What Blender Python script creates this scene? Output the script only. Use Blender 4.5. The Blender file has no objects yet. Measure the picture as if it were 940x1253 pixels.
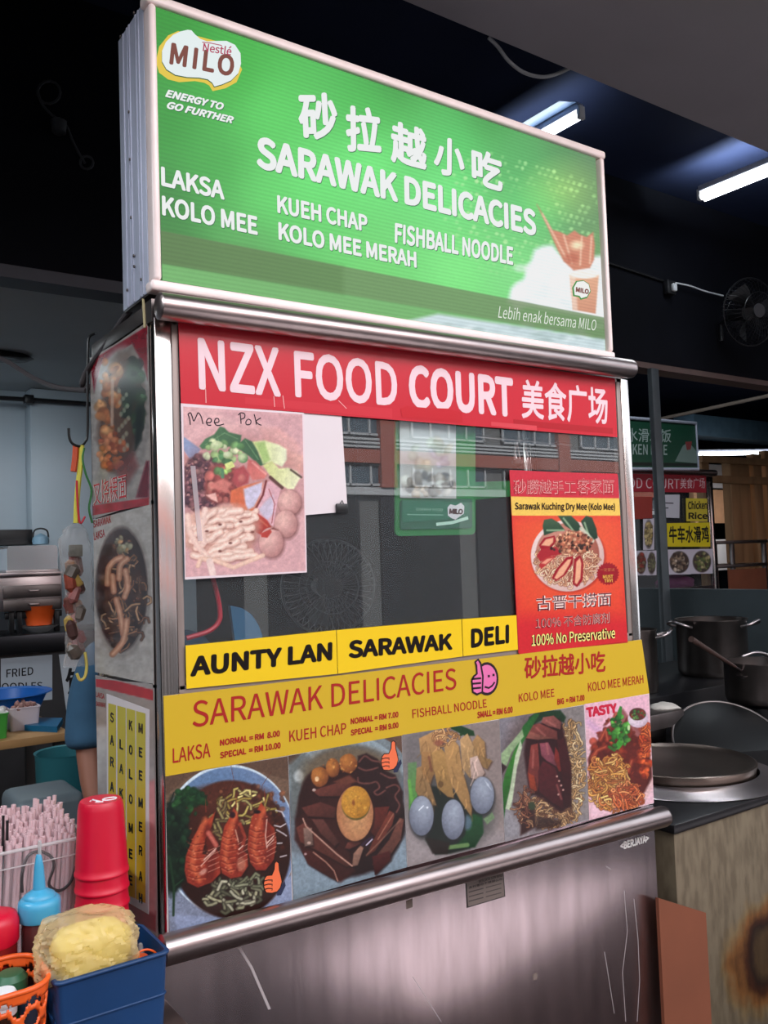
import bpy, bmesh, math, random
import numpy as np
from mathutils import Vector, Matrix

SC = bpy.context.scene
COL = SC.collection

# ------------------------------------------------------------------ camera, world, sun, area lights, exposure
CAM_POS = np.array([-0.7596, -1.8913, 1.5335])
YAW, PITCH, ROLL, FPX = 0.6086, 0.0523, -0.0343, 1067.57

def cam_axes():
    cy, sy, cp, sp = math.cos(YAW), math.sin(YAW), math.cos(PITCH), math.sin(PITCH)
    f = np.array([sy * cp, cy * cp, sp]); r = np.array([cy, -sy, 0.0]); u = np.cross(r, f)
    cr, sr = math.cos(ROLL), math.sin(ROLL)
    return np.array([cr * r + sr * u, -sr * r + cr * u, f])
AX = cam_axes()
cam_d = bpy.data.cameras.new('camera'); cam = bpy.data.objects.new('camera', cam_d); COL.objects.link(cam)
cam_d.sensor_fit = 'HORIZONTAL'; cam_d.sensor_width = 36.0; cam_d.lens = 36.0 * FPX / 940.0
cam_d.clip_start = 0.02; cam_d.clip_end = 200
cam.matrix_world = Matrix(((AX[0][0], AX[1][0], -AX[2][0], CAM_POS[0]), (AX[0][1], AX[1][1], -AX[2][1], CAM_POS[1]),
                           (AX[0][2], AX[1][2], -AX[2][2], CAM_POS[2]), (0, 0, 0, 1)))
SC.camera = cam
SC.view_settings.view_transform = 'Standard'; SC.view_settings.look = 'None'
SC.view_settings.exposure = 0.0; SC.view_settings.gamma = 1.0; SC.view_settings.use_curve_mapping = False

world = bpy.data.worlds.new('sky_world'); SC.world = world; world.use_nodes = True
_bg = world.node_tree.nodes['Background']; _bg.inputs['Color'].default_value = (0.80, 0.90, 1.0, 1); _bg.inputs['Strength'].default_value = 2.2

sun_d = bpy.data.lights.new('sun', 'SUN'); sun_d.energy = 14.0; sun_d.angle = 0.03; sun_d.color = (1.0, 0.95, 0.88)
sun = bpy.data.objects.new('sun', sun_d); COL.objects.link(sun); sun.rotation_euler = (math.radians(-48), 0, math.radians(12)); sun.location = (0, -10, 12)

def area(name, loc, look, sx, sy, power, col):
    d = bpy.data.lights.new(name, 'AREA'); d.shape = 'RECTANGLE'; d.size = sx; d.size_y = sy; d.energy = power; d.color = col
    o = bpy.data.objects.new(name, d); COL.objects.link(o); o.location = loc
    v = Vector(look) - Vector(loc); o.rotation_euler = v.to_track_quat('-Z', 'Y').to_euler(); return o
area('daylight_from_street', (1.6, -4.4, 4.5), (0.9, 0, 1.2), 6.0, 2.0, 205, (1.0, 0.93, 0.93))
area('kitchen_light_left', (-0.2, 3.3, 2.72), (-0.1, 3.6, 0.5), 1.6, 1.2, 26, (0.86, 0.96, 1.0))  # area light under the closed left soffit, no lamp fixture built

# ------------------------------------------------------------------ photograph geometry (pixel -> point on a real plane)
def at(u, v, axis, val):
    d = ((u - 470) / FPX) * AX[0] - ((v - 626.5) / FPX) * AX[1] + AX[2]
    t = (val - CAM_POS[axis]) / d[axis]; return CAM_POS + t * d
def project(P):
    q = (P - CAM_POS) @ AX.T
    return 470 + FPX * q[:, 0] / q[:, 2], 626.5 - FPX * q[:, 1] / q[:, 2]
def s2l(c):
    c = np.clip(np.asarray(c, float) / 255.0, 0, 1)
    return np.where(c <= 0.04045, c / 12.92, ((c + 0.055) / 1.055) ** 2.4)
FZ = -0.25       # floor level (z = 0 is a working datum a hand's breadth above the tiles)
GAIN = 1.0     # print ink: seen colour -> reflectance
def ink(c, g=None):
    return np.minimum(s2l(c) * (GAIN if g is None else g), 0.86)
def rgb(r, g, b): return tuple(float(x) for x in s2l((r, g, b)))

# ------------------------------------------------------------------ materials
def pbr(name, col, rough=0.5, metal=0.0, noise=0.0, nscale=8.0, bump=0.0, bscale=60.0, stretch=None, spec=None, coat=0.0, trans=0.0, col2=None, alpha=None, emis=None, estr=0.0):
    m = bpy.data.materials.new(name); m.use_nodes = True
    nt = m.node_tree; b = nt.nodes['Principled BSDF']
    b.inputs['Base Color'].default_value = (*col, 1); b.inputs['Roughness'].default_value = rough; b.inputs['Metallic'].default_value = metal
    if spec is not None: b.inputs['Specular IOR Level'].default_value = spec
    if coat: b.inputs['Coat Weight'].default_value = coat
    if trans: b.inputs['Transmission Weight'].default_value = trans
    if alpha is not None: b.inputs['Alpha'].default_value = alpha
    if emis is not None: b.inputs['Emission Color'].default_value = (*emis, 1); b.inputs['Emission Strength'].default_value = estr
    tc = nt.nodes.new('ShaderNodeTexCoord'); mp = nt.nodes.new('ShaderNodeMapping'); nt.links.new(tc.outputs['Object'], mp.inputs['Vector'])
    if stretch: mp.inputs['Scale'].default_value = stretch
    if noise or col2:
        n = nt.nodes.new('ShaderNodeTexNoise'); n.inputs['Scale'].default_value = nscale; n.inputs['Detail'].default_value = 5
        nt.links.new(mp.outputs['Vector'], n.inputs['Vector'])
        r = nt.nodes.new('ShaderNodeValToRGB'); nt.links.new(n.outputs['Fac'], r.inputs['Fac'])
        r.color_ramp.elements[0].position = 0.3; r.color_ramp.elements[1].position = 0.72
        c2 = col2 if col2 else tuple(min(1, c * (1 + noise)) for c in col)
        c1 = col if col2 else tuple(c * (1 - noise) for c in col)
        r.color_ramp.elements[0].color = (*c1, 1); r.color_ramp.elements[1].color = (*c2, 1)
        nt.links.new(r.outputs['Color'], b.inputs['Base Color'])
    if bump:
        n2 = nt.nodes.new('ShaderNodeTexNoise'); n2.inputs['Scale'].default_value = bscale; n2.inputs['Detail'].default_value = 4
        nt.links.new(mp.outputs['Vector'], n2.inputs['Vector'])
        bp = nt.nodes.new('ShaderNodeBump'); bp.inputs['Strength'].default_value = bump; bp.inputs['Distance'].default_value = 0.004
        nt.links.new(n2.outputs['Fac'], bp.inputs['Height']); nt.links.new(bp.outputs['Normal'], b.inputs['Normal'])
    return m

def print_mat(name, rough=0.42, emit=0.0, spec=0.35):
    m = bpy.data.materials.new(name); m.use_nodes = True; nt = m.node_tree; b = nt.nodes['Principled BSDF']
    a = nt.nodes.new('ShaderNodeAttribute'); a.attribute_name = 'ink'
    b.inputs['Roughness'].default_value = rough; b.inputs['Specular IOR Level'].default_value = spec
    if emit:
        b.inputs['Base Color'].default_value = (0.02, 0.02, 0.02, 1)
        nt.links.new(a.outputs['Color'], b.inputs['Emission Color']); b.inputs['Emission Strength'].default_value = emit
    else: nt.links.new(a.outputs['Color'], b.inputs['Base Color'])
    return m

def pane_mat(name, tint=(0.93, 0.96, 0.96), blend_ior=1.6, refl=1.0, rough=0.0, dust_haze=0.022):
    m = bpy.data.materials.new(name); m.use_nodes = True; nt = m.node_tree; nt.nodes.clear()
    o = nt.nodes.new('ShaderNodeOutputMaterial'); mix = nt.nodes.new('ShaderNodeMixShader'); t = nt.nodes.new('ShaderNodeBsdfTransparent')
    g = nt.nodes.new('ShaderNodeBsdfGlossy'); f = nt.nodes.new('ShaderNodeFresnel'); f.inputs['IOR'].default_value = blend_ior
    t.inputs['Color'].default_value = (*tint, 1); g.inputs['Color'].default_value = (refl, refl, refl, 1); g.inputs['Roughness'].default_value = rough
    geo = nt.nodes.new('ShaderNodeNewGeometry'); inv = nt.nodes.new('ShaderNodeMath'); inv.operation = 'SUBTRACT'; inv.inputs[0].default_value = 1.0; nt.links.new(geo.outputs['Backfacing'], inv.inputs[1])
    mu = nt.nodes.new('ShaderNodeMath'); mu.operation = 'MULTIPLY'; nt.links.new(f.outputs['Fac'], mu.inputs[0]); nt.links.new(inv.outputs[0], mu.inputs[1]); nt.links.new(mu.outputs[0], mix.inputs['Fac']); nt.links.new(t.outputs['BSDF'], mix.inputs[1]); nt.links.new(g.outputs['BSDF'], mix.inputs[2])
    df = nt.nodes.new('ShaderNodeBsdfDiffuse'); df.inputs['Color'].default_value = (.8, .8, .82, 1); du = nt.nodes.new('ShaderNodeMixShader'); du.inputs['Fac'].default_value = dust_haze  # pale diffuse veil standing for dust and the pane's grey reflected haze
    nt.links.new(mix.outputs['Shader'], du.inputs[1]); nt.links.new(df.outputs['BSDF'], du.inputs[2]); nt.links.new(du.outputs['Shader'], o.inputs['Surface']); return m

def film_mat(name, col, density=0.35, rough=0.25, gloss=0.25, trl=0.3):
    """thin plastic film: partly clear, partly coloured, glossy"""
    m = bpy.data.materials.new(name); m.use_nodes = True; nt = m.node_tree; nt.nodes.clear()
    o = nt.nodes.new('ShaderNodeOutputMaterial'); t = nt.nodes.new('ShaderNodeBsdfTransparent'); b = nt.nodes.new('ShaderNodeBsdfPrincipled')
    b.inputs['Base Color'].default_value = (*col, 1); b.inputs['Roughness'].default_value = rough; b.inputs['Specular IOR Level'].default_value = 0.6
    tr = nt.nodes.new('ShaderNodeBsdfTranslucent'); tr.inputs['Color'].default_value = (*col, 1)
    m1 = nt.nodes.new('ShaderNodeMixShader'); m1.inputs['Fac'].default_value = trl; nt.links.new(b.outputs['BSDF'], m1.inputs[1]); nt.links.new(tr.outputs['BSDF'], m1.inputs[2])
    m2 = nt.nodes.new('ShaderNodeMixShader'); m2.inputs['Fac'].default_value = density; nt.links.new(t.outputs['BSDF'], m2.inputs[1]); nt.links.new(m1.outputs['Shader'], m2.inputs[2])
    nt.links.new(m2.outputs['Shader'], o.inputs['Surface']); return m

def lamp_mat(name, col, s):
    m = bpy.data.materials.new(name); m.use_nodes = True; nt = m.node_tree; nt.nodes.clear()
    o = nt.nodes.new('ShaderNodeOutputMaterial'); e = nt.nodes.new('ShaderNodeEmission'); e.inputs['Color'].default_value = (*col, 1); e.inputs['Strength'].default_value = s
    nt.links.new(e.outputs['Emission'], o.inputs['Surface']); return m

M = {}
M['steel'] = pbr('brushed_steel', rgb(196, 184, 184), 0.30, 1.0, noise=0.08, nscale=6, bump=0.05, bscale=14, stretch=(1, 1, 18))
M['steel_rail'] = pbr('polished_steel_tube', rgb(172, 156, 154), 0.3, 1.0, noise=0.10, nscale=9, bump=0.03, bscale=30, stretch=(1.5, 8, 8))
M['steel_panel'] = pbr('scuffed_steel_sheet', rgb(206, 186, 188), 0.24, 1.0, noise=0.2, nscale=3.2, bump=0.03, bscale=10, stretch=(6, 1, 1))
M['steel_dark'] = pbr('dull_steel', rgb(118, 110, 108), 0.38, 1.0, noise=0.2, nscale=7)
M['steel_post'] = pbr('post_steel', rgb(200, 190, 186), 0.15, 1.0, noise=0.06, nscale=7)
M['alu_side'] = pbr('anodised_aluminium', rgb(190, 194, 212), 0.5, 0.35, noise=0.08, nscale=5, stretch=(20, 20, 1))
M['alu_white'] = pbr('cream_aluminium_frame', rgb(246, 226, 222), 0.4, 0.05, noise=0.05, nscale=12)
M['black'] = pbr('black_plastic', rgb(22, 22, 24), 0.4)
M['black_metal'] = pbr('black_painted_metal', rgb(20, 20, 23), 0.35, 0.2, noise=0.2, nscale=9)
M['dark_wall'] = pbr('black_painted_plaster', rgb(13, 14, 20), 0.85, spec=0.08, noise=0.18, nscale=3)
M['dark_ceiling'] = pbr('navy_painted_ceiling', rgb(26, 32, 52), 0.8, spec=0.1, noise=0.15, nscale=2)
M['grey_soffit'] = pbr('grey_painted_slab', rgb(150, 144, 148), 0.85, noise=0.08, nscale=1.5)
M['pale_wall'] = pbr('pale_blue_painted_wall', rgb(172, 184, 194), 0.7, noise=0.05, nscale=2)
M['pale_soffit'] = pbr('pale_grey_soffit', rgb(160, 168, 172), 0.8, noise=0.07, nscale=1.2)
M['trim_dark'] = pbr('dark_grey_metal_trim', rgb(52, 54, 62), 0.6, 0.0, noise=0.1)
M['brown_trim'] = pbr('brown_metal_flashing', rgb(88, 70, 66), 0.6, 0.0, noise=0.1)
M['floor'] = pbr('worn_terrazzo_floor', rgb(52, 44, 42), 0.8, spec=0.08, noise=0.2, nscale=14)
M['reflection_patch'] = pbr('reflected_floor_patch', rgb(226, 214, 212), 0.85, noise=0.08, nscale=5)
M['asphalt'] = pbr('asphalt', rgb(44, 43, 44), 0.9, spec=0.05, noise=0.15, nscale=5)
M['paper'] = pbr('white_paper', rgb(225, 212, 214), 0.7, noise=0.02)
M['print'] = print_mat('printed_sheet')
M['print_gloss'] = print_mat('laminated_print', 0.22, 0, 0.45)
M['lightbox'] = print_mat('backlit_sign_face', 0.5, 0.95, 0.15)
M['glass'] = pane_mat('window_glass', blend_ior=2.0)
M['white'] = pbr('white_plastic', rgb(220, 222, 224), 0.45)
M['red_plastic'] = pbr('red_plastic', rgb(196, 6, 44), 0.4, noise=0.05)
M['blue_plastic'] = pbr('blue_crate_plastic', rgb(14, 54, 98), 0.5, noise=0.12, nscale=9)
M['orange_plastic'] = pbr('orange_plastic', rgb(232, 92, 32), 0.38, noise=0.05)
M['cyan_plastic'] = pbr('light_blue_plastic', rgb(64, 150, 186), 0.35, noise=0.05)
M['cable'] = pbr('grey_brown_cable', rgb(64, 58, 60), 0.55)
M['wood'] = pbr('raw_timber', rgb(176, 136, 96), 0.7, col2=rgb(138, 100, 68), nscale=5, stretch=(1, 1, 0.15))
M['table_wood'] = pbr('laminate_table_top', rgb(176, 132, 84), 0.55, noise=0.08, nscale=6)
M['cardboard'] = pbr('brown_cardboard', rgb(122, 66, 42), 0.8, noise=0.1, nscale=4)
M['tube'] = lamp_mat('fluorescent_tube', (0.9, 0.96, 1.0), 9.0)
M['shirt'] = pbr('blue_cotton_shirt', rgb(52, 88, 116), 0.9, noise=0.1, nscale=12, bump=0.3, bscale=40)
M['skin'] = pbr('skin', rgb(150, 98, 78), 0.55, noise=0.06)
M['trousers'] = pbr('dark_trousers', rgb(34, 36, 44), 0.9)
M['hair'] = pbr('black_hair', rgb(20, 18, 18), 0.5)

# ------------------------------------------------------------------ objects
def origin_of(parent):
    o = Vector((0, 0, 0)); p = parent
    while p is not None: o += p.location; p = p.parent
    return o
def tag(o, label, cat=None, group=None, kind=None):
    if label: o['label'] = label
    if cat: o['category'] = cat
    if group: o['group'] = group
    if kind: o['kind'] = kind
    return o
def thing(name, label, cat, loc=(0, 0, 0), group=None):
    o = bpy.data.objects.new(name, None); COL.objects.link(o); o.location = loc; o.empty_display_size = 0.05
    return tag(o, label, cat, group)
def finish(name, me, mats, parent=None, smooth=None, label=None, cat=None, group=None, kind=None):
    for m in (mats if isinstance(mats, (list, tuple)) else [mats]): me.materials.append(m)
    if parent is None:
        n = len(me.vertices); co = np.empty(n * 3); me.vertices.foreach_get('co', co); co = co.reshape(-1, 3)
        o3 = Vector(((co[:, 0].min() + co[:, 0].max()) / 2, (co[:, 1].min() + co[:, 1].max()) / 2, co[:, 2].min()))
    else: o3 = origin_of(parent)
    me.transform(Matrix.Translation(-o3))
    if smooth is not None:
        me.polygons.foreach_set('use_smooth', [True] * len(me.polygons))
        try: me.set_sharp_from_angle(angle=math.radians(smooth))
        except Exception: pass
    ob = bpy.data.objects.new(name, me); COL.objects.link(ob)
    if parent is None: ob.location = o3
    else: ob.parent = parent
    tag(ob, label, cat, group, kind); return ob

class MB:
    """collects shapes into one bmesh; build() links them as ONE mesh object"""
    def __init__(s): s.bm = bmesh.new()
    def _take(s, b2, m=0, T=None):
        if T is not None: bmesh.ops.transform(b2, matrix=T, verts=b2.verts)
        for f in b2.faces: f.material_index = m
        me = bpy.data.meshes.new('tmp'); b2.to_mesh(me); b2.free(); s.bm.from_mesh(me); bpy.data.meshes.remove(me); return s
    def box(s, lo, hi, m=0, bev=0.0, seg=2, T=None):
        b = bmesh.new(); bmesh.ops.create_cube(b, size=1)
        for v in b.verts: v.co = Vector((lo[i] + (v.co[i] + 0.5) * (hi[i] - lo[i]) for i in range(3)))
        if bev: bmesh.ops.bevel(b, geom=list(b.edges), offset=bev, segments=seg, affect='EDGES', profile=0.5)
        return s._take(b, m, T)
    def cyl(s, p0, p1, r0, r1=None, seg=24, m=0, caps=True):
        r1 = r0 if r1 is None else r1; p0 = Vector(p0); p1 = Vector(p1); d = p1 - p0
        b = bmesh.new(); bmesh.ops.create_cone(b, cap_ends=caps, segments=seg, radius1=r0, radius2=r1, depth=d.length)
        T = Matrix.Translation((p0 + p1) / 2) @ d.to_track_quat('Z', 'Y').to_matrix().to_4x4(); return s._take(b, m, T)
    def lathe(s, prof, c=(0, 0, 0), seg=32, m=0, T=None, sx=1.0, sy=1.0):
        b = bmesh.new(); rings = []
        for r, z in prof:
            if r < 1e-6: rings.append([b.verts.new((c[0], c[1], c[2] + z))])
            else: rings.append([b.verts.new((c[0] + r * sx * math.cos(2 * math.pi * k / seg), c[1] + r * sy * math.sin(2 * math.pi * k / seg), c[2] + z)) for k in range(seg)])
        for a, q in zip(rings, rings[1:]):
            for k in range(seg):
                vs = [a[k % len(a)], a[(k + 1) % len(a)], q[(k + 1) % len(q)], q[k % len(q)]]
                u = []
                for v in vs:
                    if v not in u: u.append(v)
                if len(u) > 2:
                    try: b.faces.new(u)
                    except ValueError: pass
        bmesh.ops.recalc_face_normals(b, faces=b.faces); return s._take(b, m, T)
    def tube(s, pts, r, seg=8, m=0, closed=False, rad=None):
        P = [Vector(p) for p in pts]; n = len(P); b = bmesh.new(); rings = []; up = None
        for i in range(n):
            a = P[(i - 1) % n] if (closed or i) else P[0]; c = P[(i + 1) % n] if (closed or i < n - 1) else P[-1]
            t = (c - a).normalized() if (c - a).length > 1e-9 else Vector((0, 0, 1))
            if up is None: up = t.orthogonal().normalized()
            up = (up - t * up.dot(t)).normalized() if (up - t * up.dot(t)).length > 1e-6 else t.orthogonal().normalized()
            w = t.cross(up); rr = rad[i] if rad else r
            rings.append([b.verts.new(P[i] + rr * (math.cos(2 * math.pi * k / seg) * up + math.sin(2 * math.pi * k / seg) * w)) for k in range(seg)])
        for i in range(n if closed else n - 1):
            A = rings[i]; Q = rings[(i + 1) % n]
            for k in range(seg):
                try: b.faces.new((A[k], A[(k + 1) % seg], Q[(k + 1) % seg], Q[k]))
                except ValueError: pass
        if not closed:
            b.faces.new(rings[0][::-1]); b.faces.new(rings[-1])
        bmesh.ops.recalc_face_normals(b, faces=b.faces); return s._take(b, m)
    def prism(s, poly, thick, T, m=0):
        """2-D outline extruded by thick along local z, placed with matrix T"""
        b = bmesh.new(); a = [b.verts.new((x, y, 0)) for x, y in poly]; c = [b.verts.new((x, y, thick)) for x, y in poly]
        n = len(poly); b.faces.new(a[::-1]); b.faces.new(c)
        for i in range(n): b.faces.new((a[i], a[(i + 1) % n], c[(i + 1) % n], c[i]))
        bmesh.ops.recalc_face_normals(b, faces=b.faces); return s._take(b, m, T)
    def raw(s, vs, fs, m=0):
        b = bmesh.new(); V = [b.verts.new(v) for v in vs]
        for f in fs:
            try: b.faces.new([V[i] for i in f])
            except ValueError: pass
        return s._take(b, m)
    def build(s, name, mats, parent=None, smooth=35, **k):
        me = bpy.data.meshes.new(name); s.bm.to_mesh(me); s.bm.free(); return finish(name, me, mats, parent, smooth, **k)

def curve_pts(P, n=8, closed=False):
    P = [Vector(p) for p in P]; out = []; N = len(P)
    for i in range(N if closed else N - 1):
        if closed: p0, p1, p2, p3 = P[i - 1], P[i], P[(i + 1) % N], P[(i + 2) % N]
        else: p0, p1, p2, p3 = P[max(i - 1, 0)], P[i], P[i + 1], P[min(i + 2, N - 1)]
        for k in range(n):
            t = k / n; out.append(0.5 * ((2 * p1) + (p2 - p0) * t + (2 * p0 - 5 * p1 + 4 * p2 - p3) * t * t + (3 * p1 - p0 - 3 * p2 + p3) * t ** 3))
    if not closed: out.append(P[-1])
    return out

# ------------------------------------------------------------------ lettering
_tc = {}
try: FONT = bpy.data.fonts.load(bpy.utils.resource_path('LOCAL') + '/datafiles/fonts/Noto Sans CJK Regular.woff2')   # the sans face that ships with Blender
except Exception: FONT = None          # the built-in face
def text_mesh(s, bold=0.0, shear=0.0, space=1.0):
    """flat letters scaled into a unit box; bold thickens the strokes by overlaying shifted copies"""
    bold = bold * (0.5 if FONT else 1.0); key = (s, bold, shear, space)
    if key in _tc: return _tc[key]
    cu = bpy.data.curves.new('t', 'FONT'); cu.body = s; cu.shear = shear; cu.resolution_u = 4; cu.space_character = space; cu.fill_mode = 'FRONT'
    if FONT: cu.font = FONT
    ob = bpy.data.objects.new('t', cu); COL.objects.link(ob)
    dg = bpy.context.evaluated_depsgraph_get(); me = bpy.data.meshes.new_from_object(ob.evaluated_get(dg))
    V = np.array([v.co[:2] for v in me.vertices]); F = [tuple(p.vertices) for p in me.polygons]
    bpy.data.objects.remove(ob); bpy.data.curves.remove(cu); bpy.data.meshes.remove(me)
    L = np.zeros(len(V))
    if bold > 0:
        V0, F0, V, F, L = V, F, [], [], []
        for k in range(9):
            a = k * math.pi / 4; d = np.array([math.cos(a), math.sin(a)]) * bold if k < 8 else np.zeros(2)
            F += [tuple(i + len(V0) * k for i in f) for f in F0]; V.append(V0 + d); L += [k * 4e-5] * len(V0)
        V = np.concatenate(V); L = np.array(L)
    lo, hi = V.min(0), V.max(0); V = (V - lo) / (hi - lo); _tc[key] = (V, F, L); return V, F, L

# ------------------------------------------------------------------ painting of printed pictures (colours of the ink, evaluated once on a grid of the sheet)
def _hash(ix, iy, seed):
    n = (ix.astype(np.int64) * 374761393 + iy.astype(np.int64) * 668265263 + seed * 974634777) & 0x7fffffff
    n = ((n ^ (n >> 13)) * 1274126177) & 0x7fffffff
    return ((n ^ (n >> 16)) & 0xffff) / 65535.0
def vnoise(x, y, seed=0):
    ix, iy = np.floor(x), np.floor(y); fx, fy = x - ix, y - iy; fx = fx * fx * (3 - 2 * fx); fy = fy * fy * (3 - 2 * fy)
    a, b, c, d = _hash(ix, iy, seed), _hash(ix + 1, iy, seed), _hash(ix, iy + 1, seed), _hash(ix + 1, iy + 1, seed)
    return (a * (1 - fx) + b * fx) * (1 - fy) + (c * (1 - fx) + d * fx) * fy
def fbm(x, y, seed=0, o=3):
    s = 0; a = 0.5; t = 0
    for k in range(o): s = s + a * vnoise(x * 2 ** k, y * 2 ** k, seed + k); t += a; a *= 0.5
    return s / t

class Paint:
    def __init__(s, O, ex, ez, nx, nz, base, frame=(0, 0, 1)):
        s.O, s.ex, s.ez, s.kx, s.kz = O, ex, ez, nx, nz
        gu, gv = np.meshgrid(np.linspace(0, 1, nx), np.linspace(0, 1, nz)); s.gu, s.gv = gu.ravel(), gv.ravel()
        s.P = O + s.gu[:, None] * ex + s.gv[:, None] * ez
        s.u, s.v = project(s.P); s.C = np.tile(np.asarray(base, float), (nx * nz, 1)); s.f(*frame)
    def f(s, ox, oy, k): s.U = (s.u - ox) * k; s.V = (s.v - oy) * k
    def _box(s, x0, y0, x1, y1): return np.where((s.U > x0) & (s.U < x1) & (s.V > y0) & (s.V < y1))[0]
    def mix(s, i, m, col):
        m = m[:, None]; s.C[i] = s.C[i] * (1 - m) + np.asarray(col, float) * m
    def e(s, cx, cy, rx, ry, col, edge=None, ang=0, soft=5, a=1.0, hl=(-.3, -.3), wob=0, seed=1):
        R = max(rx, ry) * (1.1 + wob) + soft; i = s._box(cx - R, cy - R, cx + R, cy + R)
        if len(i) == 0: return
        c, sn = math.cos(math.radians(ang)), math.sin(math.radians(ang)); dx, dy = s.U[i] - cx, s.V[i] - cy
        p, q = (dx * c + dy * sn) / rx, (-dx * sn + dy * c) / ry; d = np.sqrt(p * p + q * q)
        if wob: d = d * (1 + wob * (fbm(s.U[i] / (min(rx, ry) * .6), s.V[i] / (min(rx, ry) * .6), seed) - .5) * 2)
        m = np.clip((1 - d) * min(rx, ry) / soft + 0.5, 0, 1) * a
        cc = np.asarray(col, float)
        if edge is not None:
            t = np.clip(np.sqrt((p - hl[0]) ** 2 + (q - hl[1]) ** 2) / 1.35, 0, 1)[:, None] ** 1.4; cc = cc * (1 - t) + np.asarray(edge, float) * t
        s.mix(i, m, cc)
    def p(s, pts, col, soft=4, a=1.0, col2=None, dirn=(0, 1)):
        pts = np.asarray(pts, float); lo, hi = pts.min(0) - soft, pts.max(0) + soft; i = s._box(lo[0], lo[1], hi[0], hi[1])
        if len(i) == 0: return
        x, y = s.U[i], s.V[i]; ins = np.zeros(len(i), bool); dist = np.full(len(i), 1e9)
        for k in range(len(pts)):
            x0, y0 = pts[k]; x1, y1 = pts[(k + 1) % len(pts)]
            c = ((y0 > y) != (y1 > y)) & (x < (x1 - x0) * (y - y0) / ((y1 - y0) if y1 != y0 else 1e-9) + x0); ins ^= c
            dx, dy = x1 - x0, y1 - y0; t = np.clip(((x - x0) * dx + (y - y0) * dy) / (dx * dx + dy * dy + 1e-9), 0, 1)
            dist = np.minimum(dist, np.hypot(x - x0 - t * dx, y - y0 - t * dy))
        m = np.clip(np.where(ins, dist, -dist) / soft + 0.5, 0, 1) * a; cc = np.asarray(col, float)
        if col2 is not None:
            pr = x * dirn[0] + y * dirn[1]; q = pts @ np.array(dirn); t = np.clip((pr - q.min()) / (q.max() - q.min() + 1e-9), 0, 1)[:, None]; cc = cc * (1 - t) + np.asarray(col2, float) * t
        s.mix(i, m, cc)
    def l(s, pts, w, col, soft=2.5, a=1.0, w2=None, core=None):
        pts = np.asarray(pts, float); W = max(w, w2 or w); lo, hi = pts.min(0) - W - soft, pts.max(0) + W + soft; i = s._box(lo[0], lo[1], hi[0], hi[1])
        if len(i) == 0: return
        x, y = s.U[i], s.V[i]; best = np.full(len(i), 1e9); n = len(pts) - 1
        for k in range(n):
            x0, y0 = pts[k]; x1, y1 = pts[k + 1]; dx, dy = x1 - x0, y1 - y0
            t = np.clip(((x - x0) * dx + (y - y0) * dy) / (dx * dx + dy * dy + 1e-9), 0, 1); d = np.hypot(x - x0 - t * dx, y - y0 - t * dy)
            ww = w / 2 if w2 is None else (w + (w2 - w) * (k + t) / n) / 2
            best = np.minimum(best, d - ww)
        m = np.clip(-best / soft + 0.5, 0, 1) * a; cc = np.asarray(col, float)
        if core is not None:
            t = np.clip(-best / (W / 2), 0, 1)[:, None]; cc = cc * (1 - t) + np.asarray(core, float) * t
        s.mix(i, m, cc)
    def nz(s, scale, amp, seed=3, box=None, o=3):
        i = np.arange(len(s.U)) if box is None else s._box(*box)
        if len(i): s.C[i] = np.clip(s.C[i] * (1 + amp * (fbm(s.U[i] / scale, s.V[i] / scale, seed, o) - .5) * 2)[:, None], 0, 255)
    def noodles(s, cx, cy, rx, ry, n, w, cols, dark, seed=1, length=5, step=None, turn=0.6, ang=0):
        r = random.Random(seed); step = step or w * 2.2; ca, sa = math.cos(math.radians(ang)), math.sin(math.radians(ang))
        for k in range(n):
            q = math.sqrt(r.random()); th = r.random() * 6.283; px, py = q * rx * math.cos(th), q * ry * math.sin(th)
            x, y = cx + px * ca - py * sa, cy + px * sa + py * ca; h = r.random() * 6.283; b = (r.random() - .5) * turn; pts = []
            for j in range(length):
                pts.append((x, y)); h += b + (r.random() - .5) * turn; x += math.cos(h) * step; y += math.sin(h) * step
                ddx, ddy = x - cx, y - cy; ex_, ey_ = (ddx * ca + ddy * sa) / rx, (-ddx * sa + ddy * ca) / ry
                if ex_ * ex_ + ey_ * ey_ > 1.05: h += 1.2
            c = np.asarray(cols[r.randrange(len(cols))], float) * (0.85 + 0.3 * r.random())
            s.l(pts, w * 1.45, dark, soft=w * .5, a=.75); s.l(pts, w, np.clip(c * .8, 0, 255), soft=w * .4, core=np.clip(c * 1.12, 0, 255))
    def blobs(s, cx, cy, rx, ry, n, r0, r1, cols, seed=1, a=.9, asp=.6):
        r = random.Random(seed)
        for k in range(n):
            q = math.sqrt(r.random()); th = r.random() * 6.283; c = np.asarray(cols[r.randrange(len(cols))], float) * (.85 + .3 * r.random()); R = r0 + (r1 - r0) * r.random()
            s.e(cx + q * rx * math.cos(th), cy + q * ry * math.sin(th), R, R * (asp + (1 - asp) * r.random()), np.clip(c * 1.15, 0, 255), np.clip(c * .75, 0, 255), ang=r.random() * 180, soft=max(1.5, R * .35), a=a)

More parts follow.
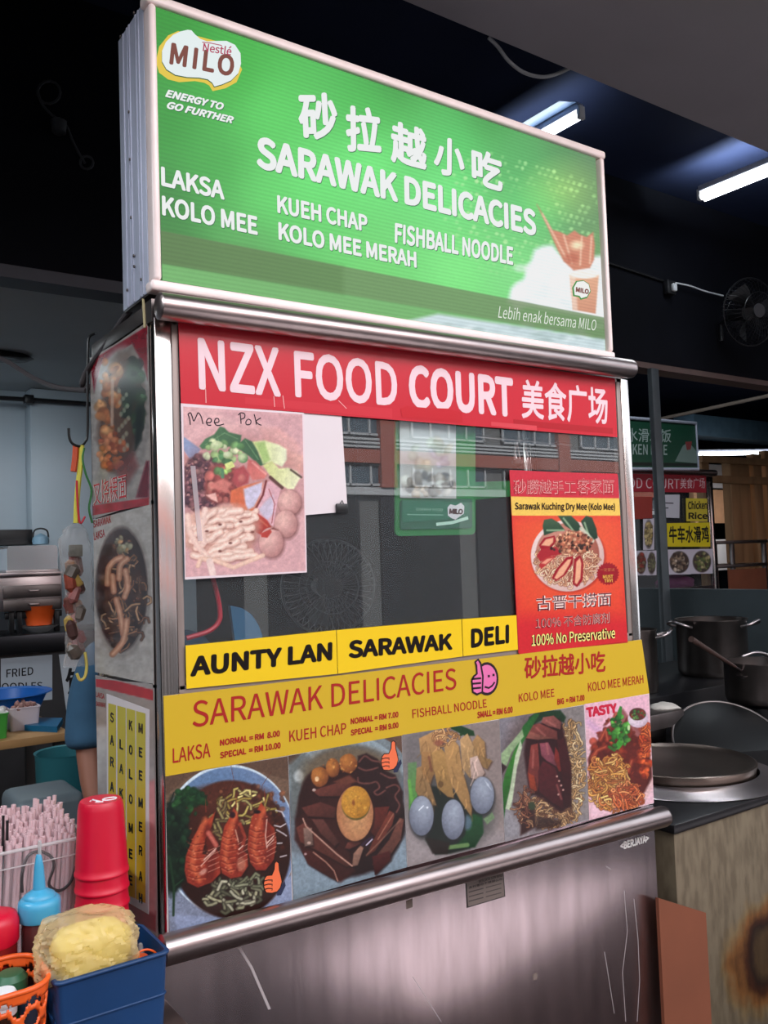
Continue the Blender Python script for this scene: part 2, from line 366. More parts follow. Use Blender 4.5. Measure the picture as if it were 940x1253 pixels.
class Print:
    """a flat printed sheet: verts, faces, ink colours; one mesh"""
    def __init__(s, axis, val, out=-1): s.axis, s.val, s.out = axis, val, out; s.V, s.F, s.C, s.n = [], [], [], 0; s.layer = 0
    def pt(s, u, v): return at(u, v, s.axis, s.val)
    def _add(s, V, F, C, lift):
        V = np.array(V, float); V[:, s.axis] += s.out * lift
        s.V.append(V); s.C.append(C); s.F += [tuple(i + s.n for i in f) for f in F]; s.n += len(V)
    def grid(s, P, g=None, lift=0.0002):
        nx, nz = P.kx, P.kz; i = np.arange(nx * nz).reshape(nz, nx)
        q = np.stack([i[:-1, :-1], i[:-1, 1:], i[1:, 1:], i[1:, :-1]], -1).reshape(-1, 4)
        s._add(P.P, q.tolist(), ink(P.C, g), lift)
    def poly3(s, P3, col, lift=0.0003, g=None, raw=None):
        c = np.asarray(raw) if raw is not None else ink(col, g); s._add(P3, [tuple(range(len(P3)))], np.tile(c, (len(P3), 1)), lift)
    def poly(s, px, col, lift=0.0003, g=None): s.poly3([s.pt(*q) for q in px], col, lift, g)
    def line(s, px, w, col, lift=0.0005, g=None):
        """a drawn pen line of width w metres through pixel points"""
        P = [s.pt(*q) for q in px]; n = np.zeros(3); n[s.axis] = 1; V = []; 
        for k, p in enumerate(P):
            t = P[min(k + 1, len(P) - 1)] - P[max(k - 1, 0)]; t = t / (np.linalg.norm(t) + 1e-9); b = np.cross(n, t) * w / 2; V += [p + b, p - b]
        s._add(V, [(2 * k, 2 * k + 1, 2 * k + 3, 2 * k + 2) for k in range(len(P) - 1)], np.tile(ink(col, g), (len(V), 1)), lift)
    def text(s, body, BL, BR, TL, col, bold=0.0, shear=0.0, space=1.0, lift=0.0006, g=None, grow=0.0):
        V2, F, L = text_mesh(body, bold, shear, space); a, b, c = s.pt(*BL), s.pt(*BR), s.pt(*TL)
        ex, ez = b - a, c - a; V = a + V2[:, :1] * ex + V2[:, 1:] * ez; V[:, s.axis] += s.out * L
        s._add(V, F, np.tile(ink(col, g), (len(V), 1)), lift)
    def sheet(s, corners, col, thick=0.002, g=None):
        """TL, TR, BR, BL in pixels or 3-D: the sheet itself with thickness (front face at val, body behind it)"""
        P = [s.pt(*q) if len(q) == 2 else np.asarray(q, float) for q in corners]; B = []
        for p in P:
            b = p.copy(); b[s.axis] -= s.out * thick; B.append(b)
        s._add(P + B, [(3, 2, 1, 0), (4, 5, 6, 7), (0, 1, 5, 4), (1, 2, 6, 5), (2, 3, 7, 6), (3, 0, 4, 7)], np.tile(ink(col, g), (8, 1)), 0.0)
    def build(s, name, mat, parent=None, **k):
        me = bpy.data.meshes.new(name); V = np.concatenate(s.V); C = np.concatenate(s.C)
        me.from_pydata(V.tolist(), [], s.F); a = me.color_attributes.new('ink', 'FLOAT_COLOR', 'POINT')
        a.data.foreach_set('color', np.concatenate([C, np.ones((len(C), 1))], 1).astype(np.float32).ravel())
        return finish(name, me, mat, parent, None, **k)

def thumb(pr, ox, oy, k, col, cuff=(40, 44, 70), ln=(30, 18, 14)):
    """printed thumbs-up: coordinates in a 100 x 150 box placed at pixel ox, oy with scale k, sheared like the photo's perspective"""
    Q = lambda pts: [(ox + x * k, oy + y * k - x * k * 0.18) for x, y in pts]
    def ring(pts, w): pr.line(Q(pts + pts[:1]), w, ln, 0.0012)
    cf = [(62, 128), (95, 92), (100, 112), (80, 150), (62, 148)]
    hand = [(8, 66), (18, 54), (40, 56), (50, 34), (52, 8), (60, 0), (70, 10), (72, 40), (78, 62), (84, 92), (76, 118), (62, 132), (40, 134), (16, 128), (8, 112), (4, 90)]
    pr.poly(Q(cf), cuff, 0.0008); pr.poly(Q(hand), col, 0.0010); w = k * 0.009; ring(hand, w)
    for y in (76, 94, 112): pr.line(Q([(6, y), (24, y - 2), (42, y + 2), (40, y + 10)]), w, ln, 0.0012)

# ================================================================== the setting
def struct(name, lo, hi, mat, label, cat, bev=0):
    return MB().box(lo, hi, 0, bev).build(name, mat, None, 35, label=label, cat=cat, kind='structure')
struct('floor', (-5, -1.6, FZ - .1), (16, 9.5, FZ), M['floor'], 'worn grey terrazzo floor of the food court', 'floor')
struct('reflection_patch', (1.45, -5.0, FZ - .12), (4.6, -1.2, FZ + .004), M['reflection_patch'], 'pale floor patch added out of view to reflect in the front panel', 'reflection_patch')  # added pale patch; its reflection makes the front panel's bright area
struct('ground', (-22, -26, FZ - .2), (34, -1.6, FZ - .08), M['asphalt'], 'dark asphalt street beyond the floor', 'ground')
struct('ceiling', (-5, 0.37, 4.12), (16, 9.5, 4.3), M['dark_ceiling'], 'dark navy ceiling carrying the fluorescent lamps', 'ceiling')
struct('ceiling_beam', (-5, -1.0, 3.4), (16, 0.365, 4.3), M['grey_soffit'], 'grey slab edge overhead at the top right', 'ceiling')
struct('wall_front', (-5, 2.0, 2.83), (16, 2.12, 4.11), M['dark_wall'], 'black painted fascia wall high behind the lightbox sign', 'wall')
struct('trim_1', (-5, 1.985, 2.775), (1.6, 2.135, 2.83), M['trim_dark'], 'dark grey strip along the bottom of the black fascia', 'trim')
struct('trim_2', (1.6, 1.985, 2.79), (16, 2.135, 2.83), M['brown_trim'], 'brown metal flashing along the bottom of the fascia at right', 'trim')
struct('ceiling_left', (-5, 2.14, 2.78), (2.2, 4.5, 2.9), M['pale_soffit'], 'pale grey lowered soffit above the left kitchen', 'ceiling')
struct('wall_back', (-5, 4.5, FZ), (2.2, 4.65, 2.78), M['pale_wall'], 'pale blue painted back wall of the left kitchen', 'wall')
struct('wall_left', (-5.1, -3.0, FZ), (-5, 4.5, 4.2), M['dark_wall'], 'dark side wall out at the left', 'wall')
struct('wall_kitchen', (1.9, 2.2, FZ), (2.2, 4.5, 2.78), M['dark_wall'], 'dark partition behind the stall', 'wall')
struct('wall_right', (15.9, -3.0, FZ), (16, 9.5, 4.3), M['dark_wall'], 'dark far wall at the right', 'wall')
struct('wall_rear', (2.2, 9.4, FZ), (16, 9.5, 4.2), M['dark_wall'], 'dark rear wall beyond the chicken rice stall', 'wall')
struct('column', at(36, 560, 1, 4.38) * np.array([1, 0, 0]) + np.array([0, 4.34, FZ]), (1.2, 4.498, 2.778), M['pale_wall'], 'pale blue pilaster standing out of the back wall', 'column', 0.01)

# conduit along the top of the pale wall
c = MB(); c.tube([at(-30, 485, 1, 4.3), at(36, 489, 1, 4.3), at(120, 495, 1, 4.3)], 0.016, 8)
b = at(35, 489, 1, 4.3); c.box(b - .03, b + .03, 0, .006)
c.build('wall_conduit', M['black_metal'], label='thin dark conduit running along the top of the pale wall', cat='pipe')

# ------------------------------------------------------------------ fluorescent lamps
def lamp(name, p0, p1, label, housing, power, upw=0):
    root = thing(name, label, 'ceiling lamp', tuple(p0), 'fluorescent lamps')
    p0 = Vector(p0); p1 = Vector(p1); d = (p1 - p0).normalized(); up = Vector((0, 0, 1)); w = d.cross(up).normalized()
    ctr = (p0 + p1) / 2; L = (p1 - p0).length
    T = Matrix.Translation(ctr) @ Matrix(((w.x, d.x, 0, 0), (w.y, d.y, 0, 0), (w.z, d.z, 1, 0), (0, 0, 0, 1)))
    MB().box((-.024, -L / 2, .03), (.024, L / 2, .07), 0, .006, 2, T).build('batten', M['alu_side'], root)
    if housing: MB().raw([T @ Vector(v) for v in ((-.17, -L / 2, .03), (-.17, L / 2, .03), (-.024, L / 2, .066), (-.024, -L / 2, .066), (-.17, -L / 2, .034), (-.17, L / 2, .034), (-.024, L / 2, .07), (-.024, -L / 2, .07))],
                         [(0, 1, 2, 3), (7, 6, 5, 4), (0, 4, 5, 1), (3, 2, 6, 7), (0, 3, 7, 4), (1, 5, 6, 2)]).build('reflector', M['reflector'], root)
    MB().tube([p0, p1], .022, 12).build('tube', M['tube'], root, 60)
    if not housing: MB().tube([p0 + w * .05, p1 + w * .05], .02, 12).build('tube', M['tube'], root, 60)
    for q, s in ((p0, 1), (p1, -1)): MB().box(tuple(q - Vector((.022, .012, .022))), tuple(q + Vector((.022, .012, .05))), 0, .004).build('lamp_holder', M['white'], root)
    if upw:
        ud = bpy.data.lights.new(name + '_uplight', 'AREA'); ud.shape = 'RECTANGLE'; ud.size = .05; ud.size_y = L; ud.energy = upw; ud.color = (.8, .92, 1)
        uo = bpy.data.objects.new('lamp_light', ud); COL.objects.link(uo); uo.parent = root; uo.location = ctr - p0 + Vector((.05, 0, .02)); uo.rotation_euler = (0, math.pi, math.atan2(d.y, d.x) - math.pi / 2)
    ld = bpy.data.lights.new(name + '_light', 'AREA'); ld.shape = 'RECTANGLE'; ld.size = .05; ld.size_y = L; ld.energy = power; ld.color = (.86, .94, 1)
    lo = bpy.data.objects.new('lamp_light', ld); COL.objects.link(lo); lo.parent = root; lo.location = ctr - p0 - Vector((0, 0, .03)); lo.rotation_euler = (0, 0, math.atan2(d.y, d.x) - math.pi / 2)
M['reflector'] = pbr('blue_grey_reflector', rgb(120, 150, 190), 0.4, 0.2)
a = at(711, 141, 2, 3.9); lamp('fluorescent_lamp', a, a + np.array([-.02, 1.2, 0]), 'fluorescent lamp with blue-grey reflector just above the sign top edge', True, 6, 6)
a = at(857, 241, 2, 3.88); lamp('fluorescent_lamp', a + np.array([.02, -1.25, 0]), a, 'bare bright fluorescent tube lamp at the upper right edge', False, 9, 30)
a = at(853, 556, 1, 6.0); lamp('fluorescent_lamp', a, a + np.array([2.4, -.2, .1]), 'low fluorescent lamp glowing above the timber frame', False, 90)

a = np.array([-2.1, -.35, 3.05]); lamp('fluorescent_lamp', a, a + np.array([0, 1.3, 0]), 'unseen fluorescent lamp added out left to light the stall side', False, 60)  # added out of view as fill for the stall's left side
a = np.array([5.2, 2.7, 4.035]); lamp('fluorescent_lamp', a, a + np.array([1.5, 0, 0]), 'unseen fluorescent lamp added behind the fascia to light the chicken rice stall', False, 26)  # hidden lamp put in to brighten the second stall's front
# loop of cable hanging from the slab edge
MB().tube(curve_pts([at(u, v, 1, .42) for u, v in ((598, 46), (610, 58), (622, 74), (640, 88), (662, 94), (680, 91), (700, 82))], 5), .007, 8).build('cable_loop', pbr('grey_cable', rgb(150, 150, 152), .5), label='grey cable loop hanging under the slab edge', cat='cable')

# small cable and hook marks on the black fascia
k = MB(); k.tube(curve_pts([at(u, v, 1, 1.975) for u, v in ((46, 112), (52, 128), (64, 141), (80, 152), (90, 175), (104, 200))], 5), .006, 6)
for cx, cy, R in ((60, 113, 14), (106, 199, 8)): k.tube([at(cx + R * math.cos(t), cy + R * math.sin(t), 1, 1.978) for t in np.linspace(0, 6.28, 14)[:-1]], .006, 6, 0, True)
q = at(72, 154, 1, 1.965); k.lathe([(0, -.05), (.03, -.03), (.035, .02), (0, .04)], tuple(q), 12)
k.build('hanging_wire', pbr('dusty_wire', rgb(44, 45, 50), .7), label='dusty wire with a coil dangling on the black fascia', cat='wire')

# socket, wiring and wall fan on the right part of the fascia
s = MB(); q = at(820, 352, 1, 1.97); s.box(q + (-.045, -.02, -.05), q + (.045, .028, .05), 0, .008); s.build('wall_socket', M['black'], label='small power socket on the dark fascia', cat='socket')
s = MB(); s.box(q + (-.02, -.05, -.035), q + (.02, -.021, .02), 0, .008); s.build('power_plug', M['white'], label='white plug in the socket on the dark fascia', cat='plug')
MB().tube(curve_pts([at(u, v, 1, 1.955) for u, v in ((826, 346), (845, 350), (862, 356), (885, 362))], 5), .006, 6).build('white_wire', M['white'], label='pale cord running from the plug to the wall fan', cat='wire')
MB().tube([at(745, 322, 1, 1.99), at(812, 344, 1, 1.99)], .01, 6).build('wall_conduit', M['black_metal'], label='thin dark conduit on the fascia leading to the socket', cat='pipe')
def fan(loc, R, label, cat, group, axis_dir, stand=None, cage=None):
    root = thing('fan', label, cat, tuple(loc), group); L = Vector(loc); n = Vector(axis_dir).normalized(); Q = n.to_track_quat('Z', 'Y').to_matrix().to_4x4(); T = Matrix.Translation(L) @ Q
    g = MB()
    for k in range(40):
        t = 2 * math.pi * k / 40
        for sg in (1, -1): g.tube([T @ Vector((R * f * math.cos(t), R * f * math.sin(t), sg * h)) for f, h in ((.18, .085), (.55, .085), (.85, .06), (1.0, 0))], .0016, 4)
    g.tube([T @ Vector((R * math.cos(t), R * math.sin(t), 0)) for t in np.linspace(0, 2 * math.pi, 41)[:-1]], .006, 6, 0, True)
    for sg in (1, -1): g.tube([T @ Vector((R * .55 * math.cos(t), R * .55 * math.sin(t), sg * .085)) for t in np.linspace(0, 2 * math.pi, 33)[:-1]], .003, 5, 0, True)
    g.build('cage', cage or M['black_metal'], root)
    h = MB(); h.lathe([(0, .095), (R * .2, .092), (R * .22, .08), (0, .078)], (0, 0, 0), 24, 0, T); h.build('hub_cap', M['fan_hub'], root)
    for k in range(3):
        bl = MB(); vs = []; 
        for j in range(7):
            t = j / 6; r = R * (.16 + .72 * t); w = .75 * (0.5 + .5 * math.sin(t * 2.4)); a0 = 2.094 * k + .25 * t
            vs += [T @ Vector((r * math.cos(a0 - w / 2), r * math.sin(a0 - w / 2), .035)), T @ Vector((r * math.cos(a0 + w / 2), r * math.sin(a0 + w / 2), -.03)),
                   T @ Vector((r * math.cos(a0 - w / 2), r * math.sin(a0 - w / 2), .031)), T @ Vector((r * math.cos(a0 + w / 2), r * math.sin(a0 + w / 2), -.034))]
        fs = []
        for j in range(6):
            b0 = 4 * j; fs += [(b0, b0 + 1, b0 + 5, b0 + 4), (b0 + 2, b0 + 6, b0 + 7, b0 + 3), (b0, b0 + 4, b0 + 6, b0 + 2), (b0 + 1, b0 + 3, b0 + 7, b0 + 5)]
        bl.raw(vs, fs).build('blade', M['black'], root, 60)
    m = MB(); m.cyl(L - n * .02, L - n * .2, R * .24, R * .18, 24)
    m.build('motor', M['black'], root)
    s = MB()
    if stand is not None:
        e = L - n * .12; s.tube([e, Vector((e.x, e.y, stand + .03))], .014, 10); s.lathe([(0, .035), (.05, .03), (.16, .012), (.17, 0), (0, 0)], (e.x, e.y, stand), 28); s.build('stand', M['black_metal'], root)
    else:
        s.tube([L - n * .18, L - n * .3 - Vector((0, 0, .05)), L - n * .3 - Vector((0, 0, .18))], .018, 8); s.build('wall_bracket', M['black_metal'], root)
    return root
M['fan_hub'] = pbr('grey_fan_badge', rgb(46, 46, 50), .4)
_f = at(918, 382, 1, 1.66); fan(_f, .24, 'black wall fan in the shadow on the dark fascia', 'fan', None, (-.25, -1, -.15))
_f = at(402, 718, 1, 1.15); fan(_f, .19, 'black pedestal fan standing behind the stall window', 'fan', None, (-.35, -1, 0), FZ, pbr('grey_wire', rgb(70, 72, 76), .4))

# steel post and low partition at right
MB().box((4.235, 1.96, FZ), (4.315, 2.0, 2.79), 0, .006).build('steel_post', pbr('grey_green_post', rgb(66, 72, 76), .5, .3, noise=.15), label='dark grey square post standing at the end of the low partition', cat='post')
struct('wall_partition', (4.33, .2, FZ), (4.40, 2.3, 1.25), pbr('dark_grey_partition', rgb(52, 62, 66), .6, noise=.12, nscale=4), 'low dark grey partition behind the big pots', 'wall')

# building across the street, facing the open front (seen mirrored in the stall window)
bd = thing('building', 'brick and white street building mirrored in the stall window', 'building', (8, -15.2, FZ - .08))
M['brick'] = pbr('red_brick_band', rgb(150, 84, 72), .85, noise=.15, nscale=20)
M['facade_white'] = pbr('white_render_band', rgb(170, 174, 180), .8, noise=.06)
M['win_dark'] = pbr('dark_window_pane', rgb(70, 84, 96), .15, 0, spec=.8)
w = MB(); w.box((-20, -16.2, FZ - .08), (32, -15.2, 9), 0)
w.build('wall', pbr('grey_facade', rgb(96, 98, 100), .85, noise=.1), bd)
w = MB()
for z0, z1, m in ((3.02, 3.2, 1), (3.78, 4.1, 0), (4.14, 4.19, 1), (4.23, 4.28, 1), (4.32, 4.37, 1), (5.6, 6.2, 0), (6.3, 6.38, 1), (6.5, 6.58, 1), (8.4, 9.0, 1)): w.box((-20, -15.195, z0), (32, -15.05, z1), m)
for x in range(-19, 32, 6): w.box((x, -15.19, 3.2), (x + .45, -15.0, 5.6), 0)
w.build('facade_band', [M['brick'], M['facade_white']], bd)
w = MB()
for x in range(-19, 32, 3): w.box((x, -15.195, FZ - .08), (x + 2.4, -15.1, 2.98), 0)
w.build('shopfront', pbr('dark_shopfront', rgb(32, 32, 36), .4), bd)
for r, (z0, z1) in enumerate(((3.24, 3.76), (4.44, 5.5))):
    for x in range(-18, 32, 3):
        f = MB()
        for k in range(5): f.box((x + k * .58, -15.195, z0), (x + k * .58 + .05, -15.1, z1), 0)
        for z in (z0, (z0 + z1) / 2 if r else z1 - .05, z1 - .05): f.box((x, -15.195, z), (x + 2.4, -15.1, z + .05), 0)
        wo = f.build('window', M['facade_white'], bd); MB().box((x, -15.195, z0), (x + 2.39, -15.15, z1), 0).build('pane', M['win_dark'], wo)

# ================================================================== the food stall
stall = thing('food_stall', 'stainless steel food stall with glass front and posters, main stall in the middle', 'food stall', (0.75, .24, 0))
X0, X1, YB = -.058, 1.575, .478
for x0, x1, y0, y1 in ((X0, -.017, .004, .045), (1.535, X1, .004, .045), (X0, -.017, YB - .04, YB), (1.535, X1, YB - .04, YB)):
    MB().box((x0, y0, FZ + .06), (x1, y1, 2.10), 0, .004).build('post', M['steel_post'], stall)
g = MB(); g.box((-.016, .006, 1.25), (.0, .03, 2.1), 0, .002); g.box((1.515, .006, 1.25), (1.534, .03, 2.1), 0, .002); g.box((-.016, .006, 1.235), (1.534, .03, 1.262), 0, .002); g.box((-.016, .006, 2.085), (1.534, .03, 2.1), 0, .002)
g.build('window_channel', pbr('taupe_window_channel', rgb(150, 134, 128), .5, .3), stall)
MB().box((.0, .010, 1.262), (1.515, .015, 2.085), 0).build('window_pane', M['glass'], stall)
MB().box((X0 - .014, -.0015, FZ + .05), (X1 + .012, .0035, .70), 0, .001).build('front_panel', M['steel_panel'], stall)
MB().box((X0 + .042, .006, .70), (X1 - .042, .03, 1.235), 0, .002).build('upper_front_panel', M['steel_panel'], stall)
for x in (X0 + .004, X1 - .012): MB().box((x, .046, FZ + .06), (x + .008, YB - .041, 2.10), 0).build('side_panel', M['steel_dark'], stall)
MB().box((X0 + .002, .032, 2.10), (X1 - .002, YB, 2.125), 0, .003).build('roof_panel', M['steel_dark'], stall)
MB().box((X0 + .013, .031, 1.0), (X1 - .013, YB - .001, 1.02), 0, .002).build('counter_shelf', M['steel_dark'], stall)
# big round rails (rail ends follow the photo's slight fall to the right)
def rail(name, pL, pR, r, capL=True):
    a, b = Vector(pL), Vector(pR); d = (b - a).normalized(); Q = Matrix.Translation(a) @ d.to_track_quat('Z', 'Y').to_matrix().to_4x4(); L = (b - a).length
    prof = [(0, 0), (r * .8, 0), (r, r * .12), (r, L - r * .5), (r * .93, L - r * .2), (r * .75, L - r * .03), (0, L)]
    return MB().lathe(prof, (0, 0, 0), 40, 0, Q).build(name, M['steel_rail'], stall, 50)
rail('top_rail', at(193, 374, 1, -.033), at(774, 452, 1, -.033), .031)
rail('bottom_rail', at(196, 1164, 1, -.037), at(815, 998, 1, -.037), .033)
# side ledge under the lightbox: folded steel with bolts and a rust-brown bracket
s = MB(); s.box((X0 - .002, .03, 2.10), (X0 + .03, YB, 2.138), 0, .003); s.build('side_ledge', M['steel_dark'], stall)
s = MB(); s.raw([(X0 - .004, .006, 2.14), (X0 - .004, .075, 2.14), (X0 - .004, .06, 2.09), (X0 - .004, .006, 2.09), (X0 + .02, .006, 2.14), (X0 + .02, .075, 2.14), (X0 + .02, .06, 2.09), (X0 + .02, .006, 2.09)],
      [(0, 1, 2, 3), (7, 6, 5, 4), (0, 4, 5, 1), (1, 5, 6, 2), (2, 6, 7, 3), (3, 7, 4, 0)]); s.build('rail_end_plate', M['steel_dark'], stall)
s = MB(); s.raw([(X0 - .006, .05, 2.15), (X0 - .006, .062, 2.155), (X0 - .006, .056, 2.085), (X0 - .006, .046, 2.083), (X0 - .004, .05, 2.15), (X0 - .004, .062, 2.155), (X0 - .004, .056, 2.085), (X0 - .004, .046, 2.083)],
      [(0, 1, 2, 3), (7, 6, 5, 4), (0, 4, 5, 1), (1, 5, 6, 2), (2, 6, 7, 3), (3, 7, 4, 0)]); s.build('tape_strip', pbr('yellowed_tape', rgb(196, 178, 134), .6), stall)
# scratches and marks worn into the front panel
def px_line(mb, px, w, y=-.0018): 
    P = [at(u, v, 1, y) for u, v in px]
    for a, b in zip(P, P[1:]):
        mb.raw([a + (-w, 0, 0), a + (w, 0, 0), b + (w, 0, 0), b + (-w, 0, 0), a + (-w, .0012, 0), a + (w, .0012, 0), b + (w, .0012, 0), b + (-w, .0012, 0)], [(0, 1, 2, 3), (0, 4, 5, 1), (2, 6, 7, 3), (0, 3, 7, 4), (1, 5, 6, 2)])
s = MB()
px_line(s, ((292, 1158), (308, 1184), (320, 1212), (330, 1235)), .0032); px_line(s, ((776, 1100), (781, 1150), (783, 1200), (780, 1250)), .0009); px_line(s, ((764, 1090), (768, 1140), (762, 1190), (766, 1250)), .0008); px_line(s, ((740, 1165), (752, 1240)), .0007)
px_line(s, ((742, 1060), (748, 1064)), .0012); px_line(s, ((505, 1195), (540, 1250)), .0006)
s.build('scratch_mark', pbr('pale_scratch', rgb(196, 184, 184), .6, .4), stall)
s = MB()
for u, v, w in ((501, 1106, 9), (655, 1195, 7), (498, 1070, 3), (675, 1029, 3), (640, 1043, 3)):
    p = at(u, v, 1, -.0018); s.box(p + (-w * .0011, -.0006, -w * .0012), p + (w * .0011, .0012, w * .0012), 0)
s.build('grime_spot', pbr('brown_grime', rgb(120, 104, 96), .7), stall)
def lettering(body, BL, BR, TL, mat, parent, name='lettering', bold=0, y=-.0018, axis=1):
    V2, F, _L = text_mesh(body, bold); a, b, c = at(*BL, axis, y), at(*BR, axis, y), at(*TL, axis, y); V = a + V2[:, :1] * (b - a) + V2[:, 1:] * (c - a); V[:, axis] -= _L
    me = bpy.data.meshes.new(name); me.from_pydata(V.tolist(), [], F); return finish(name, me, mat, parent)
lettering('<BERJAYA>', (759.5, 1040.5), (794.5, 1030), (759, 1031), pbr('embossed_letter', rgb(236, 230, 226), .5, .1), stall, 'embossed_name', .04)
# maker's plate
pl = Print(1, -.0022)
pl.sheet([(569.5, 1075), (616, 1062.5), (618.5, 1097), (571.5, 1111)], (40, 34, 32), .0016)
pl.poly([(570.8, 1076), (615.2, 1064), (617.3, 1096.4), (573, 1109.4)], (112, 98, 92))
for k, (t, h) in enumerate((('BERJAYA STEEL', 3.6), ('五金工业有限公司', 3.2), ('MODEL  NO.  SERIAL', 2.2), ('LOT 1  JALAN PERUSAHAAN', 1.8), ('TEL  FAX  EMAIL', 1.8))):
    x0 = 586 if k == 0 else 573.5; v0 = 1079 + k * 5.6 + (0 if k else -2.2)
    if k < 2: pl.text('BERJAYA SDN BHD' if k == 0 else '友利雪柜不锈钢公司', (x0, v0 + h), (614.6, v0 + h - (614.6 - x0) * .27), (x0, v0), (46, 38, 36), .01)
    else: pl.line([(x0, v0 + 1.5), (x0 + 18, v0 + 1.5 - 4.8)], .003, (66, 56, 54)); pl.line([(x0 + 21, v0 + 1.5 - 5.6), (x0 + 40, v0 + 1.5 - 10.7)], .0028, (74, 64, 60))
pl.build('maker_plate', M['print'], stall, label='dark engraved maker plate')

# ------------------------------------------------------------------ lightbox sign on the roof
sign = thing('lightbox_sign', 'green backlit lightbox sign in white and silver frame on the stall roof', 'sign', (.73, .1, 2.165))
TLc, TRc, BRc, BLc = at(189, 8, 1, -.006), at(736.7, 193.8, 1, -.006), at(741.3, 430, 1, -.006), at(198.7, 343, 1, -.006)
xa, xb = (TLc[0] + BLc[0]) / 2, (TRc[0] + BRc[0]) / 2
fd = .206
def frame_bar(lo, hi, name='frame'): return MB().box(lo, hi, 0, .008, 3).build(name, M['alu_white'], sign, 40)
za_t, za_b = (TLc[2] + TRc[2]) / 2, (BLc[2] + BRc[2]) / 2
fw = .026
frame_bar((xa - fw, -.014, za_t), (xb + fw, .03, za_t + fw)); frame_bar((xa - fw, -.014, za_b - fw), (xb + fw, .03, za_b)); frame_bar((xa - .018, -.014, za_b - .001), (xa, .03, za_t + .001)); frame_bar((xb, -.014, za_b - .001), (xb + .018, .03, za_t + .001))
for x, nm in ((xa - .0185, 'side_plate'), (xb + .009, 'side_plate')):
    s = MB(); s.box((x, .028, za_b - .02), (x + .0095, fd, za_t + .02), 0, .002)
    for y in (.055, .075, .12, .135, .165): s.box((x - .0025, y, za_b - .018), (x + .012, y + .006, za_t + .018), 0, .001)
    s.build(nm, M['alu_side'], sign)
MB().box((xa - .012, .028, za_t + .008), (xb + .012, fd, za_t + .022), 0, .003).build('top_plate', M['alu_side'], sign)
MB().box((xa - .016, .0, za_b - .024), (xb + .012, fd, za_b - .006), 0, .003).build('bottom_plate', M['steel_dark'], sign)
MB().box((xa, fd - .006, za_b), (xb, fd, za_t), 0, .001).build('back_plate', M['alu_side'], sign)
for u, v in ((164, 16), (147.5, 45), (158, 137), (159.3, 195), (160.5, 266), (164, 313), (164.5, 326), (156, 355), (173, 342)):
    p = at(u, v, 0, xa - .021); MB().lathe([(0, -.001), (.0042, 0), (.0036, .002), (0, .003)], (0, 0, 0), 10, 0, Matrix.Translation(p) @ Matrix.Rotation(-math.pi / 2, 4, 'Y')).build('screw', M['steel_dark'], sign)

O = BLc.copy(); ex = BRc - BLc; ez = TLc - BLc
P = Paint(O, ex, ez, 330, 260, (60, 160, 65))
# the print's green gradient plus painted tube glow: dark left, bright middle, grey-green right
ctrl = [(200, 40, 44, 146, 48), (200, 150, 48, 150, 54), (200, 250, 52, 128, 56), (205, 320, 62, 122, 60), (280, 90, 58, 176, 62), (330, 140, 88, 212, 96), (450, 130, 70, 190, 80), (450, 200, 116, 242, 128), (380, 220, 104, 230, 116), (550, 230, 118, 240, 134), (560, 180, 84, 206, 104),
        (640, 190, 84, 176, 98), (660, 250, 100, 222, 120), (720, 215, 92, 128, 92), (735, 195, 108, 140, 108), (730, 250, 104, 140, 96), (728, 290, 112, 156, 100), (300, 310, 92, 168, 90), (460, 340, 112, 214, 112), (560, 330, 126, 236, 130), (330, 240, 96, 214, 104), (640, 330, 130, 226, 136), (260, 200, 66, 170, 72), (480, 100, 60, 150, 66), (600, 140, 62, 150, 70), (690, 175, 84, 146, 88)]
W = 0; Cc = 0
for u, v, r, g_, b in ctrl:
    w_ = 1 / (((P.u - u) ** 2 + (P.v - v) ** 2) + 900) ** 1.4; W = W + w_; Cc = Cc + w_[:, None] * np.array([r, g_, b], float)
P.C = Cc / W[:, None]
rnd = random.Random(4)
for k in range(520):
    gx, gy = rnd.randrange(0, 28), rnd.randrange(0, 22); u = 545 + gx * 7 + (gy % 2) * 3.5; v = 172 + gy * 8 + gx * 2.0
    d = abs(math.hypot((u - 640) / 1.3, v - 255) - 52)
    if d < 34: P.e(u, v, 1.6 + 1.2 * rnd.random(), 1.6 + 1.2 * rnd.random(), (178, 238, 160), soft=1.6, a=.5 * (1 - d / 40))
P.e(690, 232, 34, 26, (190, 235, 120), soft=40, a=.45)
# strips along the bottom
tp = lambda u: 282 + (u - 196) * .196; bt = lambda u: 322 + (u - 196) * .171
band = [(196, tp(196)), (742, tp(742)), (742, bt(742)), (196, bt(196))]
P.p([(196, bt(196)), (742, bt(742)), (742, 432), (196, 345)], (112, 178, 104), 2)
P.p([(536, 384), (742, bt(742)), (742, 432), (500, 392)], (204, 222, 226), 5)
for k in range(60): P.e(520 + 220 * rnd.random(), 392 + 34 * rnd.random(), 7, 3, rnd.choice([(226, 238, 240), (160, 184, 182), (186, 206, 210)]), soft=3, a=.5)
P.p([(622, 368), (626, 352), (640, 342), (648, 326), (654, 306), (664, 301), (676, 300), (692, 318), (742, 312), (742, 392), (622, 370)], (240, 248, 252), 7)
for k in range(40): P.e(630 + 105 * rnd.random(), 320 + 62 * rnd.random(), 8, 5, rnd.choice([(252, 254, 255), (226, 238, 238), (244, 248, 248)]), soft=4, a=.5)
P.p(band, (104, 130, 84), 1.5, .78)
P.p([(196, tp(196)), (420, tp(420)), (420, bt(420)), (196, bt(196))], (70, 112, 50), 8, .35)
